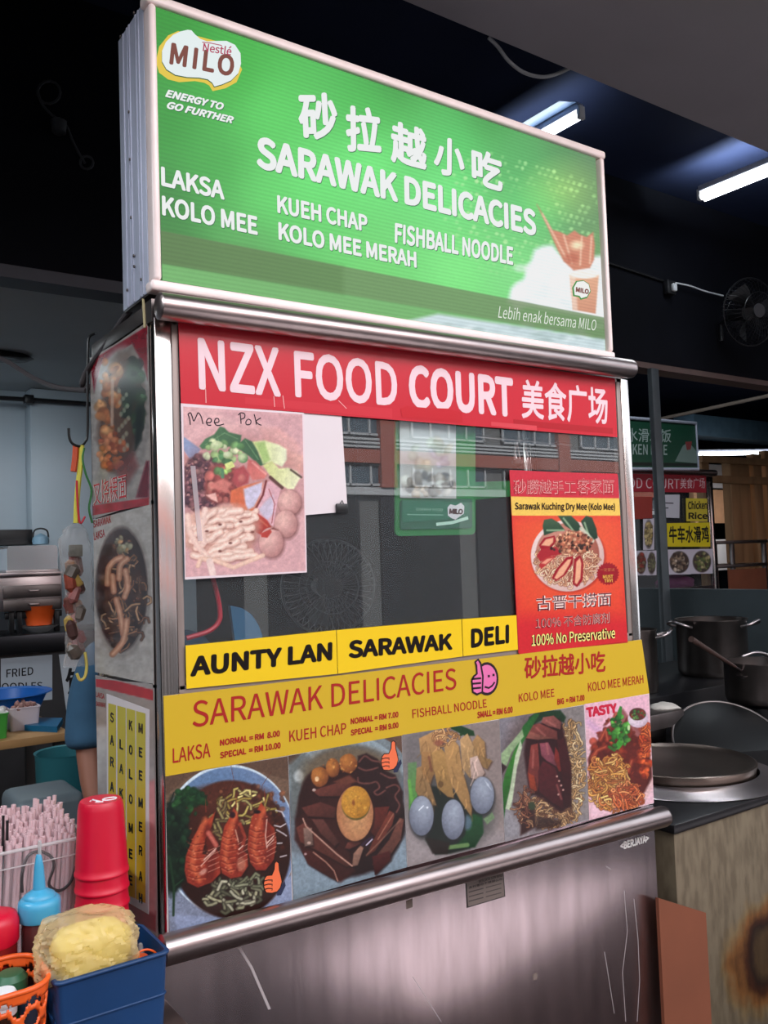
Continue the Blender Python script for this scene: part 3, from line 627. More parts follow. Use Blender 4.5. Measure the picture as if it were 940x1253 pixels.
# cup of chocolate drink with a splash
P.p([(697, 336), (733, 336), (729, 384), (701, 379)], (226, 172, 138), 2, 1, (206, 142, 112)); P.p([(697, 336), (704, 336), (707, 380), (701, 379)], (244, 220, 204), 3, .7)
P.e(715, 336, 18, 5, (250, 240, 232), soft=2)
P.p([(657, 250), (668, 268), (676, 281), (686, 284), (694, 288), (703, 282), (710, 287), (718, 290), (726, 284), (728, 300), (727, 318), (722, 328), (702, 331), (690, 320), (682, 305), (672, 282)], (206, 132, 104), 2.5)
for a_, b_ in (((664, 262), (694, 318)), ((690, 288), (700, 322)), ((712, 290), (710, 324)), ((724, 290), (722, 322))): P.l([a_, b_], 2.4, (240, 196, 168), 2, .8)
P.e(706, 300, 7, 5, (255, 236, 196), soft=6, a=.9); P.e(699, 316, 9, 6, (186, 100, 74), soft=4, a=.7)
P.nz(1.9, .02, 5); P.C *= (1 + .035 * np.sin(P.gv * 2 * math.pi * 62))[:, None]
pr = Print(1, -.006)
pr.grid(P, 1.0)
Wt = (236, 240, 238)
def st(t, BL, BR, TL, bold=.02, col=Wt, sh=0, shadow=True, sp=1.0):
    if shadow: d = .9; pr.text(t, (BL[0] + d, BL[1] + d), (BR[0] + d, BR[1] + d), (TL[0] + d, TL[1] + d), (54, 110, 70), bold, sh, sp, .0012, 1.0)
    pr.text(t, BL, BR, TL, col, bold, sh, sp, .0022, 1.0)
st('砂', (366, 172), (414, 170.5), (363, 113.5), .026); st('拉', (423, 185.5), (466.5, 189.5), (422, 128), .026); st('越', (477.5, 198.5), (522, 210), (477, 146), .026); st('小', (530, 213), (568, 218.5), (530.5, 166), .026); st('吃', (577, 224.5), (615, 236), (576, 179), .026)
st('SARAWAK DELICACIES', (313.5, 206), (656, 290), (313.2, 165.5), .035)
st('LAKSA', (197, 228), (274.5, 245.5), (196.5, 203.5), .03); st('KOLO MEE', (198, 264), (315, 288.5), (197.5, 239), .03)
st('KUEH CHAP', (339, 261), (449.5, 284.5), (338.5, 238.5), .03); st('KOLO MEE MERAH', (340.5, 294), (509.5, 328.5), (340, 271.5), .03); st('FISHBALL NOODLE', (482.5, 297.5), (627.5, 325), (482.8, 272.5), .03)
st('ENERGY TO', (201.5, 119), (272.5, 135.8), (203.3, 109.5), .04, Wt, .22); st('GO FURTHER', (203, 133.2), (284.5, 152), (205, 124), .04, Wt, .22)
st('Lebih enak bersama MILO', (609, 389), (729, 405), (609.5, 373.5), 0, (226, 232, 222), .18, False)
bl = lambda pts: [(130 + x / 2.9375, y / 2.9375) for x, y in pts]
logo_shadow = bl([(258, 112), (222, 128), (190, 168), (178, 222), (190, 262), (222, 286), (262, 296), (318, 292), (352, 298), (370, 308), (382, 328), (428, 318), (468, 296), (488, 250), (440, 160)])
logo = bl([(292, 108), (306, 110), (318, 124), (336, 140), (362, 150), (396, 148), (432, 148), (462, 162), (482, 192), (484, 230), (474, 264), (448, 290), (416, 304), (388, 312), (380, 298), (364, 286), (334, 280), (290, 278), (248, 270), (216, 250), (200, 222), (200, 184), (214, 152), (240, 126), (266, 114)])
pr.poly(logo_shadow, (226, 196, 60), .0008, 1.0); pr.poly([(x - .3, y + 1.2) for x, y in logo], (34, 84, 44), .0011, 1.0); pr.poly(logo, (228, 240, 242), .0014, 1.0)
brown = (120, 58, 44)
pr.text('MILO', (206.5, 79.5), (284.8, 95), (209.5, 52), brown, .028, 0, 1.08, .0022, 1.0)
pr.text('Nestlé', (247.5, 63.2), (282.3, 68.6), (249, 51.5), (176, 44, 82), .015, 0, 1, .0022, 1.0); pr.line([(247, 52.2), (257, 53.2), (271, 56.2)], .0022, (176, 44, 82), .0022, 1.0)
cl = [(702, 352), (706, 345), (714, 344), (720, 348), (722, 356), (718, 363), (711, 365), (709, 362), (703, 361)]
pr.poly([(x - .6 + (x - 712) * .15, y + .4 + (y - 354) * .15) for x, y in cl], (60, 140, 60), .001, 1.0); pr.poly(cl, (240, 240, 236), .0014, 1.0); pr.text('MILO', (704, 357.5), (720, 360.5), (704.4, 351), brown, .05, 0, 1, .002, 1.0)
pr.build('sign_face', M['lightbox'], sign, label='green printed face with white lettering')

# ------------------------------------------------------------------ red banner
pr = Print(1, 0.0)
RED = (200, 34, 50)
pr.sheet([(218.5, 392), (752.6, 463.2), (755.6, 535), (221.8, 493.5)], RED, .003)
pr.poly([(300, 494), (300, 486), (480, 500), (480, 512)], (206, 44, 58), .0003)
Wp = (238, 206, 212)
pr.text('NZX', (243.5, 476.3), (343.8, 485.8), (241.5, 413), Wp, .02, 0, 1); pr.text('FOOD', (361.3, 486.7), (487, 498.3), (359.3, 428), Wp, .02, 0, 1)
pr.text('COURT', (500.8, 498.8), (629, 511.5), (499.5, 445), Wp, .03, 0, 1); pr.text('美食广场', (638.5, 512.5), (744, 520), (637.8, 463.5), Wp, .015, 0, 1)
pr.poly([(490, 500), (497, 497), (520, 499), (548, 500), (565, 505), (566, 517), (492, 511)], (196, 26, 40), .001)
pr.poly([(628, 513), (750, 524), (750, 531), (629, 521)], (178, 22, 36), .0004); pr.poly([(601, 516), (657, 521), (657, 527), (601, 521)], (214, 66, 76), .0005)
for a_, b_ in (((231.5 + 20, 476), (252, 493)), ((335, 485), (336, 498)), ((346, 484), (348, 500)), ((414, 490), (424, 500))): pr.line([a_, b_], .002, (236, 170, 170), .0008)
pr.build('banner', M['print_gloss'], label='red banner with big white lettering above the main stall window', cat='banner')

# ------------------------------------------------------------------ yellow name sheets under the window
YL = (238, 196, 34)
def strip(c, words, label):
    pr = Print(1, 0.0); pr.sheet(c, YL, .0015)
    for w_ in words: pr.text(*w_, (26, 18, 16), .036, 0, 1)
    pr.build('name_sheet', M['print_gloss'], label=label, cat='sign', group='yellow name sheets under the window')
strip([(227.3, 790), (411.3, 771), (413, 824.5), (228.4, 842.8)], [('AUNTY LAN', (232.6, 828.5), (406.5, 808), (233.2, 803.5))], 'longest yellow sheet with two black words at the lower left of the window')
strip([(412.2, 771), (564.6, 757.6), (566.4, 803.2), (413.9, 824.4)], [('SARAWAK', (426.5, 806), (553.8, 795.2), (426.5, 783.5))], 'middle yellow sheet with one long black word under the window')
strip([(565.6, 757.5), (632, 752.8), (634, 795), (567.3, 803)], [('DELI', (576.3, 793), (623, 786.8), (576.3, 769.5))], 'shortest yellow sheet with a four-letter black word beside the red poster')

def sheet_paint(corners, axis, val, nx, nz, base):
    """TL, TR, BR, BL pixels -> grid on the plane (parallelogram through TL, BL, TR/BR mean)"""
    a, b, c, d = [at(*q, axis, val) for q in corners]; ex = ((b - a) + (c - d)) / 2; ez = ((a - d) + (b - c)) / 2; O = (a + b + c + d) / 4 - ex / 2 - ez / 2
    return Paint(O, ex, ez, nx, nz, base), [O + ez, O + ex + ez, O + ex, O]

# ------------------------------------------------------------------ Mee Pok photo
P, cs = sheet_paint([(223.6, 497), (370.5, 507.5), (373.5, 698), (228, 706.5)], 1, 0.0, 200, 260, (214, 166, 166))
P.f(215, 490, 5.53)
P.p([(300, 60), (860, 90), (880, 520), (520, 300)], (196, 146, 150), 60, .7); P.p([(560, 180), (700, 190), (830, 300), (860, 480), (760, 430), (600, 280)], (206, 140, 132), 40, .8); P.p([(700, 300), (860, 380), (850, 490), (720, 420)], (214, 152, 126), 30, .7)
P.p([(40, 235), (170, 330), (110, 420), (50, 330)], (128, 146, 182), 12); P.p([(50, 340), (110, 420), (60, 450)], (196, 140, 136), 10)
P.e(560, 330, 330, 170, (226, 182, 178), ang=20, soft=60, a=.5); P.p([(60, 1000), (880, 900), (885, 1160), (70, 1200)], (206, 156, 158), 80, .8)
P.e(430, 620, 420, 420, (120, 60, 56), soft=120, a=.35)
# minced meat
P.e(190, 560, 175, 210, (92, 56, 62), (66, 40, 50), ang=15, soft=26, wob=.25, seed=4); P.blobs(170, 560, 140, 190, 260, 9, 22, [(110, 66, 74), (70, 44, 56), (132, 84, 88), (58, 36, 48), (150, 104, 100)], 7)
P.e(320, 560, 120, 150, (140, 66, 62), (110, 48, 48), soft=30, wob=.2); P.blobs(320, 560, 110, 130, 60, 14, 34, [(176, 92, 84), (128, 54, 52), (196, 122, 108), (104, 44, 46)], 9)
# leafy greens
P.p([(160, 310), (200, 260), (260, 230), (300, 175), (330, 185), (360, 215), (445, 235), (440, 280), (470, 255), (520, 280), (550, 320), (570, 380), (610, 430), (570, 445), (500, 380), (400, 310), (260, 320), (180, 330)], (58, 104, 66), 10, 1, (40, 80, 52), (1, 0))
for a_, b_ in (((200, 300), (330, 220)), ((330, 220), (420, 260)), ((470, 270), (560, 400)), ((280, 240), (300, 300))): P.l([a_, b_], 6, (96, 144, 92), 6, .7)
P.p([(520, 280), (600, 270), (700, 300), (750, 330), (752, 400), (720, 450), (650, 420), (590, 430), (560, 350)], (196, 210, 132), 14, 1, (222, 226, 190), (1, 0)); P.p([(540, 290), (600, 280), (640, 400), (600, 430)], (142, 180, 96), 16, .8)
P.p([(590, 440), (650, 410), (700, 460), (760, 455), (820, 480), (845, 520), (800, 600), (760, 600), (690, 560), (640, 510)], (196, 206, 124), 12, 1, (226, 226, 186), (1, 0.3)); P.l([(640, 520), (720, 590)], 22, (74, 44, 40), 8); P.l([(780, 470), (850, 520)], 14, (70, 56, 46), 8)
P.blobs(330, 350, 150, 75, 34, 16, 34, [(140, 176, 108), (98, 148, 84), (190, 204, 152), (70, 120, 66), (206, 216, 170)], 12, asp=.7); P.blobs(320, 430, 70, 60, 10, 18, 30, [(150, 190, 96), (90, 140, 80), (60, 110, 66)], 5)
P.p([(330, 430), (380, 410), (402, 448), (345, 472)], (206, 216, 128), 5); P.e(355, 370, 34, 26, (206, 216, 176), (120, 150, 90), soft=8); P.e(280, 300, 40, 26, (206, 218, 170), (150, 180, 120), soft=8); P.e(455, 390, 34, 34, (196, 212, 160), (70, 120, 70), soft=8); P.l([(315, 470), (318, 520)], 22, (70, 120, 84), 8)
# roast pork
P.p([(490, 400), (540, 410), (620, 500), (600, 530), (520, 540), (480, 470)], (184, 86, 84), 14, 1, (206, 110, 100)); P.l([(520, 420), (610, 500)], 14, (226, 150, 140), 8, .8)
P.p([(400, 470), (460, 440), (500, 500), (490, 560), (420, 590), (380, 540)], (160, 62, 66), 16); P.e(450, 530, 30, 34, (200, 110, 100), (150, 60, 64), soft=14)
P.p([(225, 570), (320, 530), (380, 560), (340, 620), (260, 600)], (196, 110, 100), 18); P.p([(205, 640), (270, 625), (285, 690), (240, 670)], (226, 170, 158), 10)
P.p([(375, 610), (450, 580), (590, 545), (600, 600), (560, 690), (510, 760), (420, 760), (370, 690)], (204, 104, 66), 10); P.p([(460, 600), (588, 550), (582, 620), (530, 720), (490, 740), (470, 700)], (196, 190, 212), 16); P.p([(375, 620), (440, 590), (470, 700), (420, 760), (370, 700)], (204, 92, 58), 16, .8)
P.p([(600, 560), (640, 545), (710, 600), (690, 680), (660, 850), (560, 800), (540, 750)], (214, 164, 172), 10); P.p([(610, 680), (660, 640), (665, 760), (620, 815), (560, 740)], (196, 188, 208), 18, .9); P.l([(612, 545), (590, 640), (535, 745)], 14, (110, 40, 40), 6); P.l([(630, 600), (670, 700), (650, 830)], 6, (150, 70, 70), 5)
P.p([(500, 820), (550, 760), (620, 810), (655, 870), (625, 935), (540, 890)], (178, 54, 42), 10, 1, (150, 40, 36)); P.l([(560, 800), (620, 850)], 10, (214, 110, 80), 8, .6)
# fish balls
for cx, cy, rx, ry in ((770, 690, 78, 84), (745, 835, 76, 92), (645, 960, 82, 100)): P.e(cx + 8, cy + 10, rx * 1.06, ry * 1.06, (110, 66, 64), soft=22, a=.7); P.e(cx, cy, rx, ry, (222, 174, 164), (170, 116, 112), soft=6)
P.p([(575, 900), (640, 870), (650, 890), (620, 930), (580, 925)], (172, 52, 44), 8)
P.p([(660, 860), (700, 880), (640, 870)], (110, 50, 48), 8)
# flat noodles
P.e(300, 900, 265, 195, (222, 176, 158), (186, 130, 116), soft=40, wob=.2, seed=8)
r = random.Random(11)
for k in range(26):
    x, y = 90 + 330 * r.random(), 770 + 300 * (k / 25.0); h = -.9 + r.random() * .7; pts = [(x, y, 0)]
    for j in range(5): h += (.55 if (j + k) % 2 else -.4) * (.6 + .8 * r.random()); x += 46 * math.cos(h); y += 34 * math.sin(h); pts.append((min(x, 500 + 45 * math.sin(y * .05 + k)), min(max(y, 745), 1120), 0))
    q = [(v.x, v.y) for v in curve_pts(pts, 4)]; w_ = 34 + 14 * r.random()
    P.l([(a_ + 3, b_ + 9) for a_, b_ in q], w_ * 1.15, (150, 98, 86), 14, .5); P.l(q, w_, (216, 172, 154), 6, 1, None, (244, 214, 198)); P.l(q, w_ * .35, (250, 226, 212), 8, .35)
P.l([(80, 780), (90, 880), (150, 990), (220, 1060)], 40, (222, 180, 166), 9, 1, None, (240, 206, 190)); P.l([(200, 740), (170, 860), (190, 960)], 40, (224, 186, 172), 9, 1, None, (240, 208, 194)); P.l([(150, 1120), (170, 1070), (260, 1080), (390, 1130), (560, 1060), (590, 1050)], 30, (216, 172, 150), 8, 1, None, (236, 198, 176)); P.l([(230, 1090), (250, 1170)], 46, (232, 202, 192), 8)
for q in ((300, 840), (440, 820), (210, 885), (370, 965), (300, 1020), (520, 890)): P.e(*q, 12, 8, (110, 62, 56), soft=7)
P.nz(22, .10, 9); P.nz(6, .06, 3); P.mix(np.arange(len(P.U)), np.full(len(P.U), .10), (232, 206, 206))
pr = Print(1, 0.0); pr.sheet([(221.5, 493.5), (372, 504.6), (375.6, 700.4), (226.4, 709.3)], (232, 212, 216), .0012); pr.grid(P, None, .0004)
ms = lambda pts: [(215 + x / 5.53, 490 + y / 5.53) for x, y in pts]
for s_ in ([(82, 90), (95, 130), (98, 165)], [(84, 92), (100, 84), (112, 112), (122, 140), (140, 105), (152, 84), (172, 110), (184, 160)], [(206, 150), (236, 148), (240, 128), (222, 122), (208, 142), (216, 166), (240, 168)], [(258, 152), (290, 146), (288, 124), (270, 124), (262, 148), (280, 170), (326, 160)],
           [(436, 90), (440, 130), (442, 158)], [(422, 100), (440, 84), (466, 92), (464, 118), (440, 128)], [(486, 128), (474, 146), (480, 164), (504, 160), (508, 136), (488, 126)], [(530, 92), (540, 130), (545, 164)], [(576, 118), (544, 140), (560, 160), (580, 168)]): pr.line(ms(curve_pts([(x, y, 0) for x, y in s_], 4)) if False else [ms([(q.x, q.y)])[0] for q in curve_pts([(x, y, 0) for x, y in s_], 4)], .0026, (36, 26, 40), .0008)
pr.build('dish_photo', M['print_gloss'], label='photo of noodles with fish balls handwritten Mee Pok at the window left', cat='poster')
# tape glare strips holding it: clear tape
tp_m = film_mat('clear_tape', rgb(235, 225, 228), .35, .15)
s = MB(); q0, q1 = at(233, 570, 1, -.002), at(242, 662, 1, -.002); s.raw([q0, q0 + (.012, 0, 0), q1 + (.012, 0, 0), q1, q0 + (0, -.0006, 0), q0 + (.012, -.0006, 0), q1 + (.012, -.0006, 0), q1 + (0, -.0006, 0)], [(0, 1, 2, 3), (7, 6, 5, 4), (0, 4, 5, 1), (2, 6, 7, 3), (0, 3, 7, 4), (1, 5, 6, 2)]); s.build('clear_tape', tp_m, label='strip of clear tape down the noodle photo', cat='tape')

# ------------------------------------------------------------------ red kolo mee poster
P, cs = sheet_paint([(624, 576.5), (755.8, 579.8), (768.4, 786), (634.8, 799)], 1, 0.0, 190, 280, (204, 44, 50))
P.f(620, 570, 5.45)
P.p([(20, 330), (790, 330), (810, 1000), (50, 1000)], (222, 74, 50), 120, .9); P.e(420, 560, 380, 320, (226, 96, 58), soft=260, a=.6); P.p([(20, 0), (760, 0), (760, 215), (20, 205)], (196, 44, 62), 20, .9)
P.p([(0, 205), (790, 218), (800, 333), (0, 331)], (232, 190, 88), 3)
P.e(412, 612, 250, 234, (150, 40, 34), soft=20, a=.7); P.e(406, 600, 244, 238, (236, 214, 208), (206, 170, 162), soft=5); P.e(406, 590, 212, 208, (198, 140, 122), (150, 80, 66), soft=8)
P.p([(240, 400), (250, 360), (300, 350), (350, 380), (390, 430), (320, 440), (250, 465)], (66, 92, 66), 6, 1, (40, 66, 50)); P.p([(340, 333), (430, 333), (480, 380), (500, 420), (460, 445), (390, 400)], (52, 80, 58), 6, 1, (36, 60, 46)); P.p([(495, 370), (530, 333), (570, 345), (600, 420), (608, 480), (570, 500), (520, 430)], (46, 72, 54), 6, 1, (34, 56, 44))
for a_, b_ in (((270, 430), (380, 430)), ((450, 440), (380, 350)), ((560, 500), (520, 380))): P.l([a_, b_], 12, (150, 178, 140), 6, .8)
P.l([(500, 420), (570, 500)], 30, (206, 214, 190), 8, .8)
P.noodles(400, 640, 195, 150, 240, 9, [(224, 176, 140), (236, 196, 164), (206, 150, 116)], (120, 60, 48), 3, 6, 14, 1.0)
P.e(440, 510, 120, 75, (180, 110, 84), (140, 70, 56), soft=14, wob=.2); P.blobs(450, 510, 120, 75, 130, 6, 15, [(206, 140, 104), (170, 96, 72), (226, 166, 130), (110, 60, 46), (60, 40, 34)], 5)
def pork(pts, inner):
    P.p(pts, (150, 30, 40), 5); P.p(inner, (228, 164, 130), 8)
pork([(215, 530), (250, 480), (320, 465), (330, 500), (300, 545), (230, 560)], [(230, 530), (262, 490), (312, 478), (310, 510), (285, 535)])
P.p([(200, 600), (230, 555), (330, 540), (370, 590), (300, 600), (225, 640)], (164, 40, 48), 6); P.p([(215, 660), (260, 610), (340, 595), (300, 630), (230, 690)], (176, 50, 52), 6); P.p([(230, 650), (270, 620), (310, 615), (260, 655)], (226, 150, 124), 8)
pork([(300, 750), (330, 690), (400, 610), (445, 600), (440, 650), (390, 730), (330, 770)], [(318, 748), (350, 690), (408, 625), (432, 622), (420, 655), (378, 725), (335, 756)])
pork([(440, 790), (452, 620), (490, 595), (512, 640), (508, 760), (470, 810)], [(455, 780), (465, 640), (488, 615), (498, 650), (492, 750), (468, 790)])
P.blobs(430, 545, 140, 30, 14, 6, 14, [(46, 36, 34), (60, 44, 40)], 3)
st_ = [(675 + (78 if k % 2 else 68) * math.cos(k * math.pi / 24), 720 + (78 if k % 2 else 68) * math.sin(k * math.pi / 24)) for k in range(48)]
P.p(st_, (150, 28, 38), 3); P.nz(9, .05, 4)
pr = Print(1, 0.0); pr.sheet([(623.7, 576.2), (755.6, 579.6), (768.4, 786.5), (634.6, 799.3)], (196, 44, 52), .0015); pr.grid(P, None, .0003)
ps = lambda x, y: (620 + x / 5.45, 570 + y / 5.45)
def pt_(t, BL, BR, TL, col, bold=0, out=None, ob=.03, lift=.001, sh=0):
    if out: pr.text(t, ps(*BL), ps(*BR), ps(*TL), out, bold + ob, sh, 1, lift)
    pr.text(t, ps(*BL), ps(*BR), ps(*TL), col, bold, sh, 1, lift + .0006)
pt_('砂朥越手工', (42, 192), (462, 196), (42, 86), (178, 34, 46), -.004, (232, 176, 172), .022); pt_('客家面', (468, 194), (718, 192), (468, 80), (178, 34, 46), -.004, (232, 176, 172), .022)
pt_('Sarawak Kuching Dry Mee (Kolo Mee)', (54, 306), (722, 308), (54, 240), (40, 26, 22), .018)
pt_('古晋干捞面', (195, 970), (698, 935), (195, 868), (96, 34, 46), 0, (240, 216, 206), .03); pt_('100% 不含防腐剂', (192, 1092), (688, 1050), (192, 1012), (120, 36, 44), -.004, (232, 190, 180), .02)
pt_('100% No Preservative', (165, 1204), (722, 1150), (165, 1124), (240, 220, 130), .012, (24, 18, 14), .045)
pt_('一定要试', (622, 704), (718, 704), (622, 682), (200, 110, 70)); pt_('MUST', (640, 752), (708, 750), (640, 728), (226, 170, 80), .03); pt_('TRY!', (648, 778), (706, 776), (648, 756), (226, 170, 80), .03)
pr.build('poster', M['print_gloss'], label='red poster with bowl of kolo mee at the right of the window', cat='poster')

# ------------------------------------------------------------------ menu board
menu = thing('menu_board', 'long yellow menu board with five dish photos across the stall front', 'menu', (.76, 0, .72))
GA = Print(1, 0.0); YB_ = (204, 166, 36)
hl = lambda u: 950 + (u - 203) * -.1712
GA.sheet([(200.5, 852), (785.3, 782.8), (794.8, 848.6), (203, 950)], YB_, .004)
DR = (166, 30, 26)
def mt(t, BL, BR, TL, bold=0.0, col=DR): GA.text(t, BL, BR, TL, col, bold + .008, 0, 1, .0006)
mt('SARAWAK DELICACIES', (235.5, 890.5), (558.5, 843.5), (235.5, 858), -.004); mt('砂拉越小吃', (641.5, 831.5), (741, 822), (641.5, 803.5), .008)
mt('LAKSA', (211.4, 934), (257.5, 926.5), (211.2, 915.5)); mt('KUEH CHAP', (354, 908), (423.8, 897.5), (353.8, 894))
mt('FISHBALL NOODLE', (504.8, 879), (595.8, 865.5), (504.2, 868)); mt('KOLO MEE', (635, 859.5), (678.5, 852.5), (634.6, 849)); mt('KOLO MEE MERAH', (719.8, 846.5), (787.5, 836), (719.3, 835.5))
for t, BL, BR, TL in (('NORMAL = RM  8.00', (269, 913), (342.6, 901), (269, 905)), ('SPECIAL  = RM 10.00', (269.2, 928.3), (343.6, 915.5), (269, 920.2)), ('NORMAL = RM 7.00', (429, 886.6), (487.6, 877.6), (429, 879)), ('SPECIAL  = RM 9.00', (429.2, 900.4), (487.8, 890.6), (429, 892.8)),
                      ('SMALL = RM 6.00', (584, 879), (627.4, 872), (584, 870.8)), ('BIG  = RM 7.00', (682, 862.6), (715.4, 857.2), (681.8, 855))): mt(t, BL, BR, TL, .03)
# pink smiling thumb
ic = lambda pts: [(480 + x / 2.765, 760 + y / 2.765) for x, y in pts]
face = [(320 + 36 * math.cos(t), 195 + 52 * math.sin(t)) for t in np.linspace(0, 6.28, 22)[:-1]]
th = [(268, 200), (276, 186), (286, 178), (284, 150), (280, 138), (290, 130), (298, 142), (302, 165), (306, 186), (304, 240), (286, 248), (272, 240)]
PK, BK = (226, 112, 166), (40, 22, 30)
GA.poly(ic(face), PK, .0008); GA.line(ic(face + face[:1]), .0075, BK, .001); GA.poly(ic(th), PK, .0012); GA.line(ic(th + th[:1]), .0065, BK, .0014)
for y in (196, 212, 228): GA.line(ic([(270, y), (300, y - 3)]), .0055, BK, .0014)
GA.line(ic([(312, 222), (326, 226), (338, 218), (346, 206)]), .0055, BK, .0014); GA.line(ic([(326, 182), (326, 190)]), .008, BK, .0014); GA.line(ic([(342, 178), (342, 186)]), .008, BK, .0014)
GA.build('header', M['print'], menu, label='yellow strip of dish names and prices')

def dish(label, corners, nx, nz, base, frame, draw, extra=None, border=(222, 214, 214)):
    P, cs = sheet_paint(corners, 1, 0.0, nx, nz, base); P.f(*frame); draw(P)
    P.C = 255 * np.clip(P.C / 255, 0, 1) ** 1.18
    pr = Print(1, 0.0); pr.sheet(corners, border, .004); pr.grid(P, None, .0004)
    if extra: extra(pr)
    pr.build('dish_photo', M['print'], menu, label=label)

def laksa(P):
    P.p([(0, 300), (20, 160), (870, 0), (870, 200), (500, 90), (200, 150)], (104, 80, 66), 10); P.p([(20, 900), (40, 1240), (870, 1000), (870, 850)], (134, 140, 158), 20)
    P.nz(10, .08, 2)
    P.e(440, 590, 450, 505, (206, 218, 226), soft=5); P.e(446, 596, 440, 494, (98, 126, 158), (132, 146, 176), soft=8)
    P.p([(700, 950), (870, 800), (870, 1000), (500, 1180), (100, 1200), (60, 1080), (400, 1110)], (150, 158, 182), 20)
    P.e(450, 650, 398, 460, (88, 46, 34), (52, 26, 20), soft=16, hl=(0, -.7)); P.e(440, 300, 270, 90, (94, 52, 40), soft=40, a=.7)
    P.blobs(550, 330, 280, 110, 60, 8, 26, [(110, 66, 48), (70, 36, 28), (130, 84, 60), (86, 46, 36)], 4, .7); P.blobs(700, 560, 110, 200, 40, 8, 22, [(74, 36, 28), (96, 54, 42), (56, 26, 22)], 14, .7)
    P.noodles(540, 370, 180, 110, 34, 15, [(176, 160, 96), (150, 130, 72), (196, 182, 124)], (70, 44, 30), 5, 5, 24, .8); P.noodles(400, 480, 90, 120, 16, 18, [(160, 146, 100), (130, 112, 76)], (60, 36, 28), 8, 4, 24, .6)
    # coriander
    P.e(70, 640, 105, 330, (30, 46, 34), (22, 34, 26), soft=20, wob=.2, seed=3); P.e(190, 310, 95, 65, (40, 74, 42), (26, 50, 32), soft=14, wob=.35, seed=7); P.blobs(170, 330, 110, 90, 40, 12, 30, [(48, 88, 50), (30, 60, 38), (38, 72, 42)], 6); P.blobs(80, 600, 90, 260, 60, 14, 34, [(30, 50, 36), (36, 62, 42), (22, 36, 28)], 16)
    P.l([(40, 700), (70, 900), (66, 1090)], 16, (40, 66, 44), 6); P.l([(70, 900), (130, 850)], 9, (44, 72, 48), 5); P.l([(30, 380), (70, 270)], 7, (26, 40, 36), 4)
    # beansprouts bottom
    P.noodles(470, 950, 170, 95, 40, 20, [(150, 146, 120), (120, 118, 96), (172, 168, 146), (98, 96, 78)], (44, 36, 28), 12, 4, 30, .5, -10); P.noodles(560, 880, 90, 60, 12, 18, [(140, 140, 116), (112, 112, 90)], (44, 36, 28), 15, 4, 26, .5)
    # three prawns
    def prawn(body, cx, cy, tail, seed):
        P.p([(x + 8, y + 10) for x, y in body], (40, 18, 14), 22, .7); P.p(body, (170, 74, 48), 9, 1, (148, 58, 44)); lo = np.array(body).min(0); hi = np.array(body).max(0); W_ = hi[0] - lo[0]; H_ = hi[1] - lo[1]
        rr = random.Random(seed)
        P.l([(lo[0] + W_ * .62, lo[1] + H_ * .22), (lo[0] + W_ * .80, lo[1] + H_ * .55), (lo[0] + W_ * .70, lo[1] + H_ * .86)], W_ * .26, (112, 40, 32), 26, .75)
        P.l([(lo[0] + W_ * .58, lo[1] + H_ * .1), (lo[0] + W_ * .28, lo[1] + H_ * .45), (lo[0] + W_ * .22, lo[1] + H_ * .72), (lo[0] + W_ * .42, lo[1] + H_ * .9)], W_ * .14, (206, 112, 76), 22, .75)
        for k in range(6):
            y = lo[1] + H_ * (.40 + .09 * k); P.l([(lo[0] + W_ * .06, y - 6), (lo[0] + W_ * .30, y + 16), (lo[0] + W_ * .62, y + 6)], 7, (110, 38, 30), 6, .6); P.l([(lo[0] + W_ * .10, y + 6), (lo[0] + W_ * .30, y + 26), (lo[0] + W_ * .56, y + 16)], 6, (222, 138, 104), 6, .5)
        for k in range(40):
            a_ = rr.random(); b_ = rr.random(); x, y = lo[0] + W_ * (.12 + .6 * a_), lo[1] + H_ * (.2 + .72 * b_); P.e(x, y, 7, 5, rr.choice([(222, 130, 92), (200, 100, 70), (120, 44, 34), (230, 164, 134), (96, 34, 28)]), soft=5, a=.5)
        for k in range(5):
            y = lo[1] + H_ * (.5 + .07 * k); P.l([(lo[0] + W_ * .98, y - 26), (lo[0] + W_ * .66, y + 8)], 5, (214, 164, 146), 4, .7)
        P.l([(lo[0] + W_ * .6, lo[1]), (lo[0] + W_ * .58, lo[1] - 90)], 6, (150, 66, 46), 5, .8, 2)
    prawn([(345, 400), (320, 430), (250, 480), (200, 570), (150, 690), (140, 790), (160, 870), (230, 905), (320, 870), (380, 810), (380, 700), (350, 640), (300, 690), (260, 680), (280, 580), (320, 500)], 230, 700, 0, 1)
    P.l([(300, 540), (350, 620)], 34, (166, 80, 70), 8, 1, None, (200, 120, 104)); P.l([(350, 645), (270, 720)], 9, (216, 176, 160), 4); P.l([(345, 660), (250, 760)], 7, (206, 160, 146), 4); P.e(265, 800, 30, 16, (214, 170, 156), soft=12, a=.7, ang=-40)
    prawn([(470, 370), (490, 400), (500, 460), (495, 560), (510, 650), (560, 680), (565, 760), (520, 830), (450, 845), (390, 810), (370, 720), (385, 600), (405, 500), (440, 440)], 440, 640, 0, 2)
    P.l([(510, 480), (545, 570), (520, 650)], 20, (150, 66, 50), 8); P.l([(480, 520), (500, 600)], 8, (200, 150, 130), 4); P.l([(530, 625), (505, 650)], 7, (222, 190, 176), 4); P.e(520, 750, 30, 44, (206, 150, 124), soft=16, a=.6)
    prawn([(650, 335), (680, 380), (690, 460), (740, 510), (755, 600), (735, 720), (680, 790), (620, 790), (580, 740), (560, 640), (570, 520), (590, 430), (620, 400)], 650, 600, 0, 3)
